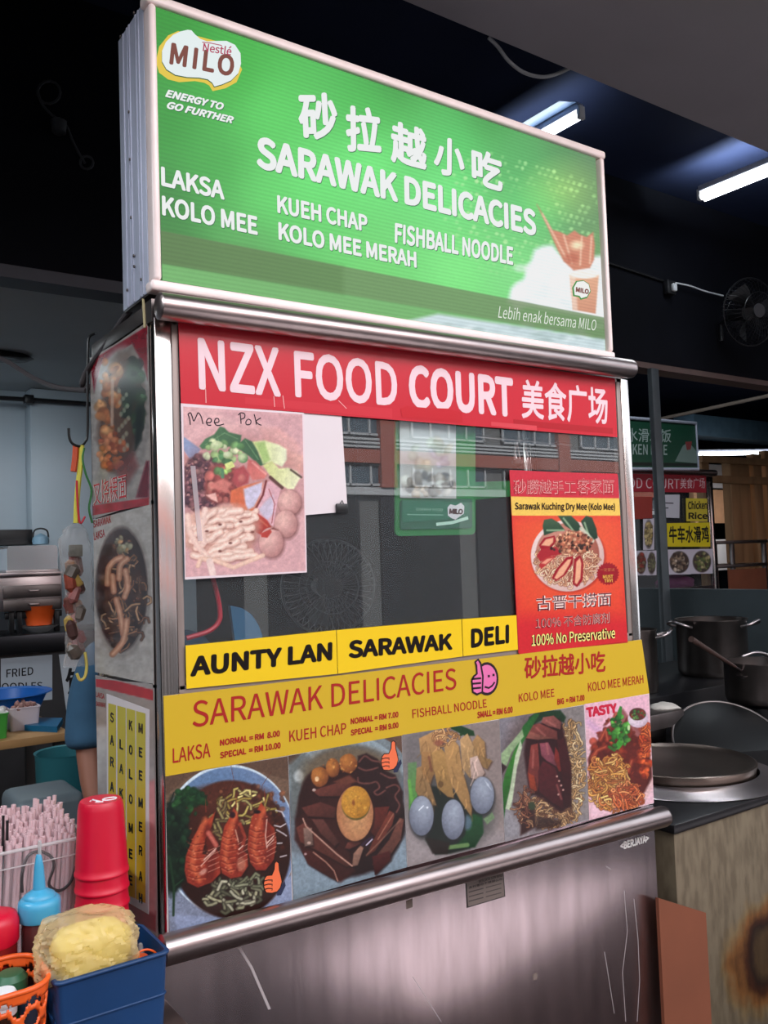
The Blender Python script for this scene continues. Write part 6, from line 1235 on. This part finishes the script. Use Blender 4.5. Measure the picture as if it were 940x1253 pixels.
p = at(66, 985, 1, 1.2); s = MB(); s.box((p[0] - .14, 1.1, FZ), (p[0] + .08, 1.35, at(66, 970, 1, 1.15)[2]), 0, .03, 3); s.build('grey_cooler', pbr('pale_grey_plastic', rgb(88, 98, 104), .5), label='grey plastic cooler box behind the straws', cat='box')

# ------------------------------------------------------------------ person standing behind the stall's side
def skin_mesh(name, nodes, edges, mat, parent, sub=2, root=0, **k):
    me = bpy.data.meshes.new(name + '_s'); me.from_pydata([n[:3] for n in nodes], edges, []); ob = bpy.data.objects.new('tmp', me); COL.objects.link(ob)
    md = ob.modifiers.new('s', 'SKIN'); lay = me.skin_vertices[0] if me.skin_vertices else None
    if lay is None:
        with bpy.context.temp_override(object=ob, active_object=ob): bpy.ops.mesh.customdata_skin_add()
        lay = me.skin_vertices[0]
    for i, n in enumerate(nodes): r = n[3]; lay.data[i].radius = r if isinstance(r, tuple) else (r, r); lay.data[i].use_root = (i == root)
    md.use_smooth_shade = True; sb2 = ob.modifiers.new('b', 'SUBSURF'); sb2.levels = sub; sb2.render_levels = sub
    dg = bpy.context.evaluated_depsgraph_get(); m2 = bpy.data.meshes.new_from_object(ob.evaluated_get(dg)); m2.materials.clear(); bpy.data.objects.remove(ob)
    m2.name = name; return finish(name, m2, mat, parent, 180, **k)
PX, PY = .275, 1.02
def W3(x, y, z, r): return (PX + x, PY + y, z if z > .8 else FZ + z * (.8 - FZ) / .8, r)
person = thing('person', 'person in a blue shirt with one arm hanging, mostly hidden behind the stall side', 'person', (PX, PY, FZ))
nodes = [W3(0, 0, .80, (.125, .10)), W3(0, 0, .98, (.115, .09)), W3(0, .0, 1.16, (.125, .09)), W3(0, 0, 1.26, (.10, .075)), W3(0, -.005, 1.33, (.05, .05)), W3(0, -.02, 1.40, (.07, .08)), W3(0, -.02, 1.48, (.072, .085)), W3(0, -.015, 1.54, (.045, .055))]
edges = [(i, i + 1) for i in range(7)]
def chain(start, pts):
    p = start
    for q in pts: nodes.append(q); edges.append((p, len(nodes) - 1)); p = len(nodes) - 1
    return p
for sx in (-1, 1):
    h_ = chain(3, [W3(sx * .16, 0, 1.25, .05), W3(sx * .205, .0, 1.10, .042), W3(sx * .215, -.01, .96, .037), W3(sx * .215, -.05, .85, .034), (PX + sx * .21, PY - .09, .755, .024), (PX + sx * .21, PY - .105, .715, (.034, .016))])
    for k_, (dx, L_) in enumerate(((-.024, .062), (-.008, .07), (.008, .066), (.022, .052))): chain(h_, [(PX + sx * .21 + dx, PY - .118, .68, .009), (PX + sx * .21 + dx, PY - .122, .68 - L_ * .5, .0085), (PX + sx * .21 + dx, PY - .112, .68 - L_, .007)])
    chain(h_ - 1, [(PX + sx * .18, PY - .12, .72, .010), (PX + sx * .168, PY - .135, .69, .009)])
    chain(0, [W3(sx * .085, 0, .70, .085), W3(sx * .09, -.005, .42, .055), W3(sx * .09, .01, .24, .048), W3(sx * .09, .015, .07, .034), W3(sx * .095, -.06, .035, (.04, .028)), W3(sx * .10, -.13, .025, (.036, .02))])
body = skin_mesh('body', nodes, edges, M['skin'], person)
# face
f = MB(); hc = Vector((PX, PY - .02, 1.45))
for sx in (-1, 1): f.lathe([(0, -.011), (.010, -.005), (.011, .002), (0, .009)], tuple(hc + Vector((sx * .03, -.072, .005))), 12)
f.build('eyes', M['white'], person); f = MB(); f.raw([hc + Vector(v) for v in ((-.012, -.07, -.03), (.012, -.07, -.03), (0, -.1, -.03), (0, -.078, .015))], [(0, 2, 3), (2, 1, 3), (0, 1, 2), (0, 3, 1)]); f.tube([hc + Vector((-.022, -.074, -.055)), hc + Vector((0, -.082, -.056)), hc + Vector((.022, -.074, -.055))], .005, 6); f.build('face', M['skin'], person, 60)
f = MB(); f.lathe([(0, .105), (.05, .095), (.082, .06), (.092, .01), (.088, -.05), (.07, -.06), (.06, -.02), (.04, .0)], tuple(hc + Vector((0, .018, .0))), 28, 0, None, .95, 1.0); f.build('hair', M['hair'], person, 60)
for sx in (-1, 1): f = MB(); f.lathe([(0, -.03), (.012, -.02), (.016, 0), (.012, .022), (0, .03)], tuple(hc + Vector((sx * .078, .0, -.01))), 12, 0, None, .5, 1); f.build('ear', M['skin'], person, 60)
sn = [W3(0, 0, .78, (.155, .12)), W3(0, 0, .96, (.15, .115)), W3(0, 0, 1.16, (.15, .11)), W3(0, 0, 1.27, (.11, .085)), W3(0, 0, 1.305, (.07, .07))]; se = [(0, 1), (1, 2), (2, 3), (3, 4)]
for sx in (-1, 1): sn += [W3(sx * .165, 0, 1.255, .066), W3(sx * .21, 0, 1.10, .066), W3(sx * .218, -.01, 1.0, .068), W3(sx * .22, -.02, .945, .07)]; b_ = len(sn) - 4; se += [(3, b_), (b_, b_ + 1), (b_ + 1, b_ + 2), (b_ + 2, b_ + 3)]
skin_mesh('shirt', sn, se, M['shirt'], person)
tn = [W3(0, 0, .82, (.135, .11)), W3(0, 0, .74, (.13, .105))]; te = [(0, 1)]
for sx in (-1, 1): tn += [W3(sx * .088, 0, .66, .096), W3(sx * .092, -.005, .42, .07), W3(sx * .092, .01, .24, .062), W3(sx * .092, .012, .09, .056)]; b_ = len(tn) - 4; te += [(1, b_), (b_, b_ + 1), (b_ + 1, b_ + 2), (b_ + 2, b_ + 3)]
skin_mesh('trousers', tn, te, M['trousers'], person)

# ================================================================== right kitchen
def rad(P, half): return half * np.linalg.norm(np.array(P) - CAM_POS) / FPX * .95
M['rust'] = pbr('rust_stained_steel', rgb(150, 134, 112), .5, .35, noise=.2, nscale=5)
nt = M['rust'].node_tree; bsdf = nt.nodes['Principled BSDF']; tc = nt.nodes.new('ShaderNodeTexCoord')
ctr_r = at(948, 1165, 1, -.0)
def _n(t, **kw):
    x = nt.nodes.new(t)
    for k_, v_ in kw.items(): setattr(x, k_, v_)
    return x
geo = _n('ShaderNodeNewGeometry'); sub = _n('ShaderNodeVectorMath', operation='SUBTRACT'); nt.links.new(geo.outputs['Position'], sub.inputs[0]); sub.inputs[1].default_value = tuple(ctr_r)
sc_ = _n('ShaderNodeVectorMath', operation='MULTIPLY'); nt.links.new(sub.outputs['Vector'], sc_.inputs[0]); sc_.inputs[1].default_value = (2.4, 0, 3.4)
ln = _n('ShaderNodeVectorMath', operation='LENGTH'); nt.links.new(sc_.outputs['Vector'], ln.inputs[0])
no = _n('ShaderNodeTexNoise'); no.inputs['Scale'].default_value = 9; no.inputs['Detail'].default_value = 6; nt.links.new(geo.outputs['Position'], no.inputs['Vector'])
ad = _n('ShaderNodeMath', operation='MULTIPLY_ADD'); nt.links.new(no.outputs['Fac'], ad.inputs[0]); ad.inputs[1].default_value = .45; nt.links.new(ln.outputs['Value'], ad.inputs[2])
rp = _n('ShaderNodeValToRGB'); nt.links.new(ad.outputs['Value'], rp.inputs['Fac']); el = rp.color_ramp.elements
el[0].position = .0; el[0].color = (*rgb(70, 54, 38), 1); el[1].position = 1.0; el[1].color = (*rgb(122, 108, 88), 1)
for ps_, c_ in ((.45, rgb(80, 60, 38)), (.58, rgb(44, 26, 18)), (.68, rgb(70, 36, 18)), (.80, rgb(128, 84, 44)), (.92, rgb(130, 108, 76))): e_ = el.new(ps_); e_.color = (*c_, 1)
n3 = _n('ShaderNodeTexNoise'); n3.inputs['Scale'].default_value = 22; n3.inputs['Detail'].default_value = 9; mp3 = _n('ShaderNodeMapping'); mp3.inputs['Scale'].default_value = (1.6, 1, .45); nt.links.new(geo.outputs['Position'], mp3.inputs['Vector']); nt.links.new(mp3.outputs['Vector'], n3.inputs['Vector']); mx = _n('ShaderNodeMixRGB', blend_type='MULTIPLY'); mx.inputs['Fac'].default_value = .55
r3 = _n('ShaderNodeValToRGB'); r3.color_ramp.elements[0].position = .38; r3.color_ramp.elements[0].color = (.42, .38, .34, 1); r3.color_ramp.elements[1].position = .6; r3.color_ramp.elements[1].color = (1, 1, 1, 1)
nt.links.new(n3.outputs['Fac'], r3.inputs['Fac']); nt.links.new(rp.outputs['Color'], mx.inputs[1]); nt.links.new(r3.outputs['Color'], mx.inputs[2]); nt.links.new(mx.outputs['Color'], bsdf.inputs['Base Color'])
SZ = .612; SX0 = 1.69
sv = thing('stove_bench', 'rust-stained steel noodle stove with black top right of the stall', 'stove', (2.6, .5, FZ))
MB().box((SX0 + .012, .012, FZ + .01), (4.1, .9, SZ - .032), 0, .003).build('stove_body', M['rust'], sv)
MB().box((SX0, .0, SZ - .032), (4.12, .92, SZ), 0, .006).build('stove_top', pbr('black_stove_top', rgb(40, 38, 40), .28, .5, noise=.2), sv)
# noodle boiler
vc = at(828, 932, 2, .665); vx, vy = vc[0], vc[1]; bs = rad(vc, 88) / .29
vb = thing('noodle_boiler', 'round steel noodle boiler with wide flange and flat lid on the stove', 'boiler', (vx, vy, SZ))
MB().lathe([(.385 * bs, 0), (.39 * bs, .004), (.375 * bs, .012), (.31 * bs, .022), (.298 * bs, .03), (.298 * bs, .0), (.0, .0)], (vx, vy, SZ), 64).build('flange', M['steel'], vb, 50)
MB().lathe([(.285 * bs, .02), (.287 * bs, .05), (.292 * bs, .052), (.292 * bs, .062), (.285 * bs, .065), (.27 * bs, .056), (.25 * bs, .05), (.1 * bs, .054), (0, .055)], (vx, vy, SZ), 64).build('lid', pbr('worn_steel_lid', rgb(150, 134, 124), .3, 1.0, noise=.15, nscale=6), vb, 50)
# dark lid leaning behind it
c = at(896, 914, 1, .52); n = Vector((-.32, -.55, .74)).normalized(); T = Matrix.Translation(c) @ n.to_track_quat('Z', 'Y').to_matrix().to_4x4()
lt = thing('wok_lid', 'large black domed lid with bright rim leaning behind the boiler', 'lid', tuple(c)); MB().lathe([(0, .035), (.12, .03), (.23, .012), (.262, 0), (.262, -.006), (.22, .004), (.12, .022), (0, .027)], (0, 0, 0), 56, 0, T).build('lid_dome', pbr('black_lid', rgb(13, 13, 14), .4, 0, spec=.3), lt, 50)
MB().tube([T @ Vector((.264 * math.cos(t), .264 * math.sin(t), -.002)) for t in np.linspace(0, 6.2832, 61)[:-1]], .007, 8, 0, True).build('lid_rim', M['steel_dark'], lt, 60)
# pots on a raised shelf
MB().box((2.45, .93, FZ), (4.2, 1.75, .80), 0, .006).build('back_range', M['black_metal'], label='black iron range block behind the stove carrying the big pot', cat='range')
M['pot'] = pbr('blackened_steel_pot', rgb(104, 97, 94), .34, .95, noise=.25, nscale=5)
def pot(cx, cy, z, r, h, label, hang):
    t = thing('stock_pot', label, 'pot', (cx, cy, z)); MB().lathe([(r * .94, 0), (r * .97, .01), (r, .03), (r, h - .012), (r * 1.035, h - .006), (r * 1.035, h), (r * .985, h - .002), (r * .97, .03), (r * .9, .012), (0, .01)], (cx, cy, z), 48).build('pot_body', M['pot'], t, 50)
    for a in hang:
        d = Vector((math.cos(a), math.sin(a), 0)); w = Vector((-d.y, d.x, 0)); o_ = Vector((cx, cy, z + h * .88)) + d * r
        MB().tube(curve_pts([o_ - w * .07, o_ - w * .07 + d * .05 + Vector((0, 0, .015)), o_ + d * .075 + Vector((0, 0, .035)), o_ + w * .07 + d * .05 + Vector((0, 0, .015)), o_ + w * .07], 5), .008, 8).build('handle', M['steel'], t, 60)
c = at(870, 762, 1, 1.2); r = rad(c, 40); pot(c[0], 1.2, .802, r, at(870, 757, 1, 1.2)[2] - .80, 'tall dark steel stock pot with loop handles in front of the partition', (math.radians(165), math.radians(-75)))
c = at(930, 808, 1, .62); pr_ = rad(c, 40); zt2 = c[2]; px_ = c[0]
MB().lathe([(pr_ * .85, 0), (pr_ * .85, .02), (pr_ * .65, .03), (pr_ * .65, zt2 - .2 - SZ - .02), (pr_ * .85, zt2 - .2 - SZ), (pr_ * .5, zt2 - .2 - SZ), (pr_ * .5, 0)], (px_, .62, SZ), 32).build('burner_ring', M['black_metal'], label='black iron burner ring under the front pot', cat='burner')
pot(px_, .62, zt2 - .198, pr_, .198, 'wide dark steel pot nearer the right edge with a ladle in it', (math.radians(35), math.radians(-100)))
a = [px_ - pr_]
lx = a[0] + pr_; p0, p1 = at(846, 782, 1, .52), at(900, 816, 1, .60)
t = thing('ladle', 'dark wooden-handled ladle leaning out of the front pot', 'ladle', tuple(p1)); MB().tube([p0, p0 * .5 + p1 * .5, p1], .012, 8, 0, False, [.014, .011, .008]).build('handle', pbr('dark_brown_handle', rgb(62, 42, 36), .5), t, 60)
q1 = p1 + (p1 - p0) / np.linalg.norm(p1 - p0) * .08; MB().tube([p1, q1], .006, 8).build('shank', M['steel'], t, 60); MB().lathe([(0, -.035), (.03, -.025), (.045, 0), (.043, 0), (.028, -.022), (0, -.031)], tuple(q1 + (.03, 0, -.02)), 20).build('ladle_bowl', M['steel'], t, 60)
c = at(778, 770, 1, 1.1); pot(c[0], 1.1, .802, rad(c, 24), c[2] - .80, 'dark steel pot half hidden behind the stall post', (math.radians(-55), math.radians(130)))
# cloth and tray left of the leaning lid
ty = .72; s = MB(); pxbox(s, 785, 873, 838, 892, ty, .2); s.build('steel_tray', M['steel_dark'], label='dull steel tray on the stove behind the boiler', cat='tray')
p = at(817, 873, 1, ty + .08); V, F = bag_mesh((p[0], ty + .1, p[2] + .022), .075, .06, .026, 12, .35, 36, 18, .6); MB().raw(V, F).build('folded_cloth', pbr('pale_cloth', rgb(196, 190, 182), .9, bump=.3), None, 180, label='crumpled pale cloth lying on the steel tray', cat='cloth')
s = MB(); s.box((at(783, 900, 1, ty + .02)[0], ty + .115, SZ), (at(836, 900, 1, ty + .02)[0], ty + .2, at(810, 892.5, 1, ty)[2] - .002), 0, .004); s.build('steel_block', M['steel_dark'], label='steel riser under the tray on the stove', cat='riser')
# cardboard leaning by the stove
a, b, c_, d_ = at(806, 1099, 1, -.03), at(864, 1117, 1, -.05), at(868, 1270, 1, -.05), at(808, 1270, 1, -.03)
c_[2] = d_[2] = FZ + .003; c_[0] = b[0]; d_[0] = a[0]; o = np.array([0, .012, 0])
MB().raw([a, b, c_, d_, a + o, b + o, c_ + o, d_ + o], [(0, 3, 2, 1), (4, 5, 6, 7), (0, 1, 5, 4), (1, 2, 6, 5), (2, 3, 7, 6), (3, 0, 4, 7)]).build('cardboard_sheet', M['cardboard'], label='brown cardboard sheet standing between the stall and the stove', cat='cardboard')

# ================================================================== chicken rice stall beyond the partition
YK = 3.9
ck = thing('food_stall', 'second food stall selling chicken rice, far right behind the dark post', 'food stall', (6.9, YK + .25, FZ))
kx = lambda u, v=650: at(u, v, 1, YK)[0]; kz = lambda u, v: at(u, v, 1, YK)[2]
kq = lambda x, y: (740 + x / 4.175, 440 + y / 4.175)
KX1 = kx(876, 650); KX0 = at(*kq(-108, 650), 1, YK)[0]
for x in (KX0, KX1 - .06):
    for y in (YK + .004, YK + .44): MB().box((x, y, FZ), (x + .06, y + .05, 2.3), 0, .004).build('post', M['steel_post'], ck)
MB().box((KX0, YK + .006, FZ + .05), (KX1, YK + .03, kz(820, 720)), 0, .003).build('front_panel', M['steel_panel'], ck); MB().box((KX0 + .06, YK + .02, kz(820, 720)), (KX1 - .06, YK + .026, 2.27), 0).build('window_pane', M['glass'], ck); MB().box((KX0, YK, 2.3), (KX1, YK + .5, 2.33), 0).build('roof_panel', M['steel_dark'], ck); MB().box((KX0 + .06, YK + .4, FZ + .05), (KX1 - .06, YK + .42, 2.29), 0).build('back_panel', M['black_metal'], ck)
a, b = at(760, 574, 1, YK), at(876, 579, 1, YK); MB().tube([(KX0 - .04, YK - .01, (a[2] + b[2]) / 2), (KX1 + .03, YK - .01, (a[2] + b[2]) / 2)], .035, 16).build('top_rail', M['steel_dark'], ck, 60)
s = MB(); V, F = bag_mesh((kx(842), YK + .2, kz(842, 714)), .26, .12, .09, 5, .35, 36, 18, .5); s.raw(V, F); s.build('purple_cloth', pbr('purple_cloth', rgb(120, 44, 96), .8), None, 180, label='purple cloth bundle inside the chicken rice stall', cat='cloth')
kq = lambda x, y: (740 + x / 4.175, 440 + y / 4.175)
pr = Print(1, YK - .05); CS = thing('lightbox_sign', 'dark green CHICKEN RICE sign with white lettering above the second stall', 'sign', (6.9, YK, 2.36))
sg = [kq(-100, 280), kq(466, 325), kq(478, 560), kq(-100, 558)]; pr.sheet(sg, (24, 62, 46), .01, 1.2); pr.poly([kq(360, 520), kq(400, 440), kq(430, 420), kq(470, 470), kq(472, 530)], (110, 130, 124)); pr.poly([kq(412, 420), kq(446, 418), kq(440, 460), kq(420, 462)], (130, 60, 60), .0006); pr.poly([kq(-100, 520), kq(474, 530), kq(476, 545), kq(-100, 540)], (20, 34, 30), .0008)
pr.text('牛车水滑鸡饭', kq(-10, 418), kq(340, 424), kq(-10, 345), (150, 164, 160), .004); pr.text('CHICKEN RICE', kq(40, 484), kq(320, 488), kq(40, 428), (150, 164, 160), .01)
pr.build('sign_face', M['print'], CS); s = MB(); Q_ = [at(*q, 1, YK - .055) for q in sg]; s.tube(Q_, .018, 8, 0, True); s.build('frame', M['alu_side'], CS); x0_, x1_ = Q_[0][0], Q_[1][0]; MB().box((x0_, YK - .038, 2.40), (x1_, YK + .18, min(Q_[1][2], Q_[0][2]) - .01), 0, .004).build('case', M['alu_side'], CS)
pr = Print(1, YK - .002); pr.sheet([kq(-100, 577), kq(518, 592), kq(520, 680), kq(-100, 671)], (150, 28, 44), .002); pr.text('NZX FOOD COURT', kq(-78, 655), kq(382, 660), kq(-78, 599), (206, 180, 186), 0); pr.text('美食广场', kq(387, 660), kq(512, 658), kq(387, 604), (206, 180, 186), 0); pr.build('banner', M['print'], label='red FOOD COURT banner on the chicken rice stall', cat='banner')
pr = Print(1, YK - .002); pr.sheet([kq(415, 708), kq(524, 710), kq(526, 828), kq(418, 826)], (206, 188, 60), .001); pr.text('Chicken', kq(426, 766), kq(524, 764), kq(426, 722), (24, 20, 14), .03); pr.text('Rice', kq(428, 815), kq(526, 815), kq(428, 780), (24, 20, 14), .03); pr.build('name_sheet', M['print'], label='yellow Chicken Rice sheet at top right of the second stall', cat='sign')
pr = Print(1, YK - .002); pr.sheet([kq(318, 836), kq(538, 832), kq(540, 956), kq(322, 956)], (222, 204, 30), .001); pr.text('牛车水滑鸡', kq(330, 938), kq(534, 934), kq(328, 850), (20, 18, 14), .02); pr.build('name_sheet', M['print'], label='yellow sheet with black Chinese lettering on the second stall', cat='sign')
pr = Print(1, YK - .002); pr.sheet([kq(298, 690), kq(384, 690), kq(382, 810), kq(300, 806)], (196, 196, 206), .001); pr.line([kq(304, 732), kq(352, 734)], .012, (60, 60, 70)); pr.line([kq(304, 758), kq(326, 758)], .012, (60, 60, 70)); pr.build('paper_notice', M['print'], label='white paper notice in the second stall window', cat='paper')
pr = Print(1, YK - .002); pr.sheet([kq(150, 700), kq(244, 700), kq(244, 815), kq(150, 815)], (150, 52, 44), .001); pr.build('red_notice', M['print'], label='dull red sheet in the second stall window', cat='paper')
def kphoto(x0, y0, x1, y1, label, cols, seed):
    P, cs = sheet_paint([kq(x0, y0), kq(x1, y0 - 2), kq(x1, y1 - 2), kq(x0, y1)], 1, YK - .002, 44, 44, (206, 200, 214)); P.f(740, 440, 4.175); cx, cy = (x0 + x1) / 2, (y0 + y1) / 2; P.e(cx, cy, (x1 - x0) * .44, (y1 - y0) * .46, (90, 80, 76), (60, 50, 48), soft=6); P.blobs(cx, cy, (x1 - x0) * .36, (y1 - y0) * .38, 50, 5, 13, cols, seed, .9)
    p_ = Print(1, YK - .002); p_.sheet([kq(x0 - 3, y0 - 3), kq(x1 + 3, y0 - 5), kq(x1 + 3, y1 + 1), kq(x0 - 3, y1 + 3)], (206, 200, 214), .001); p_.grid(P, None, .0004); p_.build('dish_photo', M['print'], label=label, cat='poster', group='dish photos on the chicken rice stall')
kphoto(326, 974, 438, 1096, 'sliced chicken photo beside the green plate photo on the second stall', [(150, 130, 110), (90, 70, 60), (190, 176, 160), (60, 44, 40)], 3); kphoto(444, 972, 550, 1092, 'green vegetable dish photo at the right end of the second stall', [(110, 120, 70), (80, 96, 60), (160, 150, 110), (70, 50, 44)], 4)
kphoto(160, 980, 214, 1100, 'red dish photo left of the dark post on the second stall', [(150, 60, 50), (90, 50, 46), (120, 110, 90)], 5); kphoto(218, 980, 262, 1100, 'narrow dish photo partly behind the dark post on the second stall', [(120, 120, 90), (90, 80, 70)], 6); kphoto(200, 815, 250, 970, 'tan dish photo above the small photos on the second stall', [(160, 140, 90), (110, 90, 60), (200, 180, 130)], 7)

# ------------------------------------------------------------------ timber frame, rack, duct
YW = 5.2
tf = thing('timber_frame', 'raw timber stud frame standing at the far right edge', 'frame', tuple(at(905, 720, 1, YW) * np.array([1, 1, 0])))
def wpx(u0, v0, u1, v1, y, d, name='stud', mat=None): s = MB(); pxbox(s, u0, v0, u1, v1, y, d); return s.build(name, mat or M['wood'], tf)
wpx(863, 563, 872, 730, YW, .1); wpx(895, 560, 921, 726, YW + .03, .1); wpx(904 - 6, 566, 909, 722, YW - .02, .04); wpx(926, 556, 936, 724, YW, .1); wpx(941, 552, 952, 722, YW, .1); wpx(860, 560, 960, 568, YW - .06, .05, 'rail'); wpx(868, 583, 960, 592, YW - .06, .05, 'rail')
s = MB(); pxbox(s, 850, 600, 960, 640, 7.5, .1); s.build('plywood_panel', pbr('orange_plywood', rgb(206, 150, 110), .7, noise=.1), label='orange plywood panel behind the timber frame', cat='panel')
s = MB(); pxbox(s, 850, 570, 960, 598, 7.6, .1); pxbox(s, 870, 660, 890, 698, 7.4, .05); s.build('white_board', pbr('white_boarding', rgb(214, 204, 200), .7), label='white boarding far behind the timber frame', cat='board')
rk = thing('steel_rack', 'stainless steel rack frame in front of the timber frame', 'rack', tuple(at(905, 740, 1, 4.4) * np.array([1, 1, 0])))
for u in (876, 897, 936): a, b = at(u - 1.6, 662, 1, 4.4), at(u + 1.6, 662, 1, 4.4); MB().box((a[0], 4.4, FZ), (b[0], 4.44, a[2]), 0, .003).build('leg', M['steel_dark'], rk)
for v in (661, 690): s = MB(); pxbox(s, 873, v, 940, v + 4, 4.38, .5); s.build('shelf', M['steel_dark'], rk)
s = MB(); pxbox(s, 893, 696, 939, 740, 4.36, .02); s.build('brown_board', M['cardboard'], label='brown board leaning on the steel rack', cat='board')
s = MB(); a = at(853, 530, 1, 5.7); b = at(960, 512, 1, 4.4); pxbox(s, 850, 514, 990, 538, 7.0, .4); s.build('air_duct', pbr('blue_grey_duct', rgb(110, 142, 164), .4, .3, noise=.12), label='blue-grey metal duct above the timber frame', cat='duct')
MB().tube([at(806, 513, 1, 5.2), at(960, 480, 1, 3.4)], .022, 10).build('ceiling_pipe', pbr('beige_pipe', rgb(150, 134, 122), .5), label='thin pale pipe running under the rear ceiling', cat='pipe')
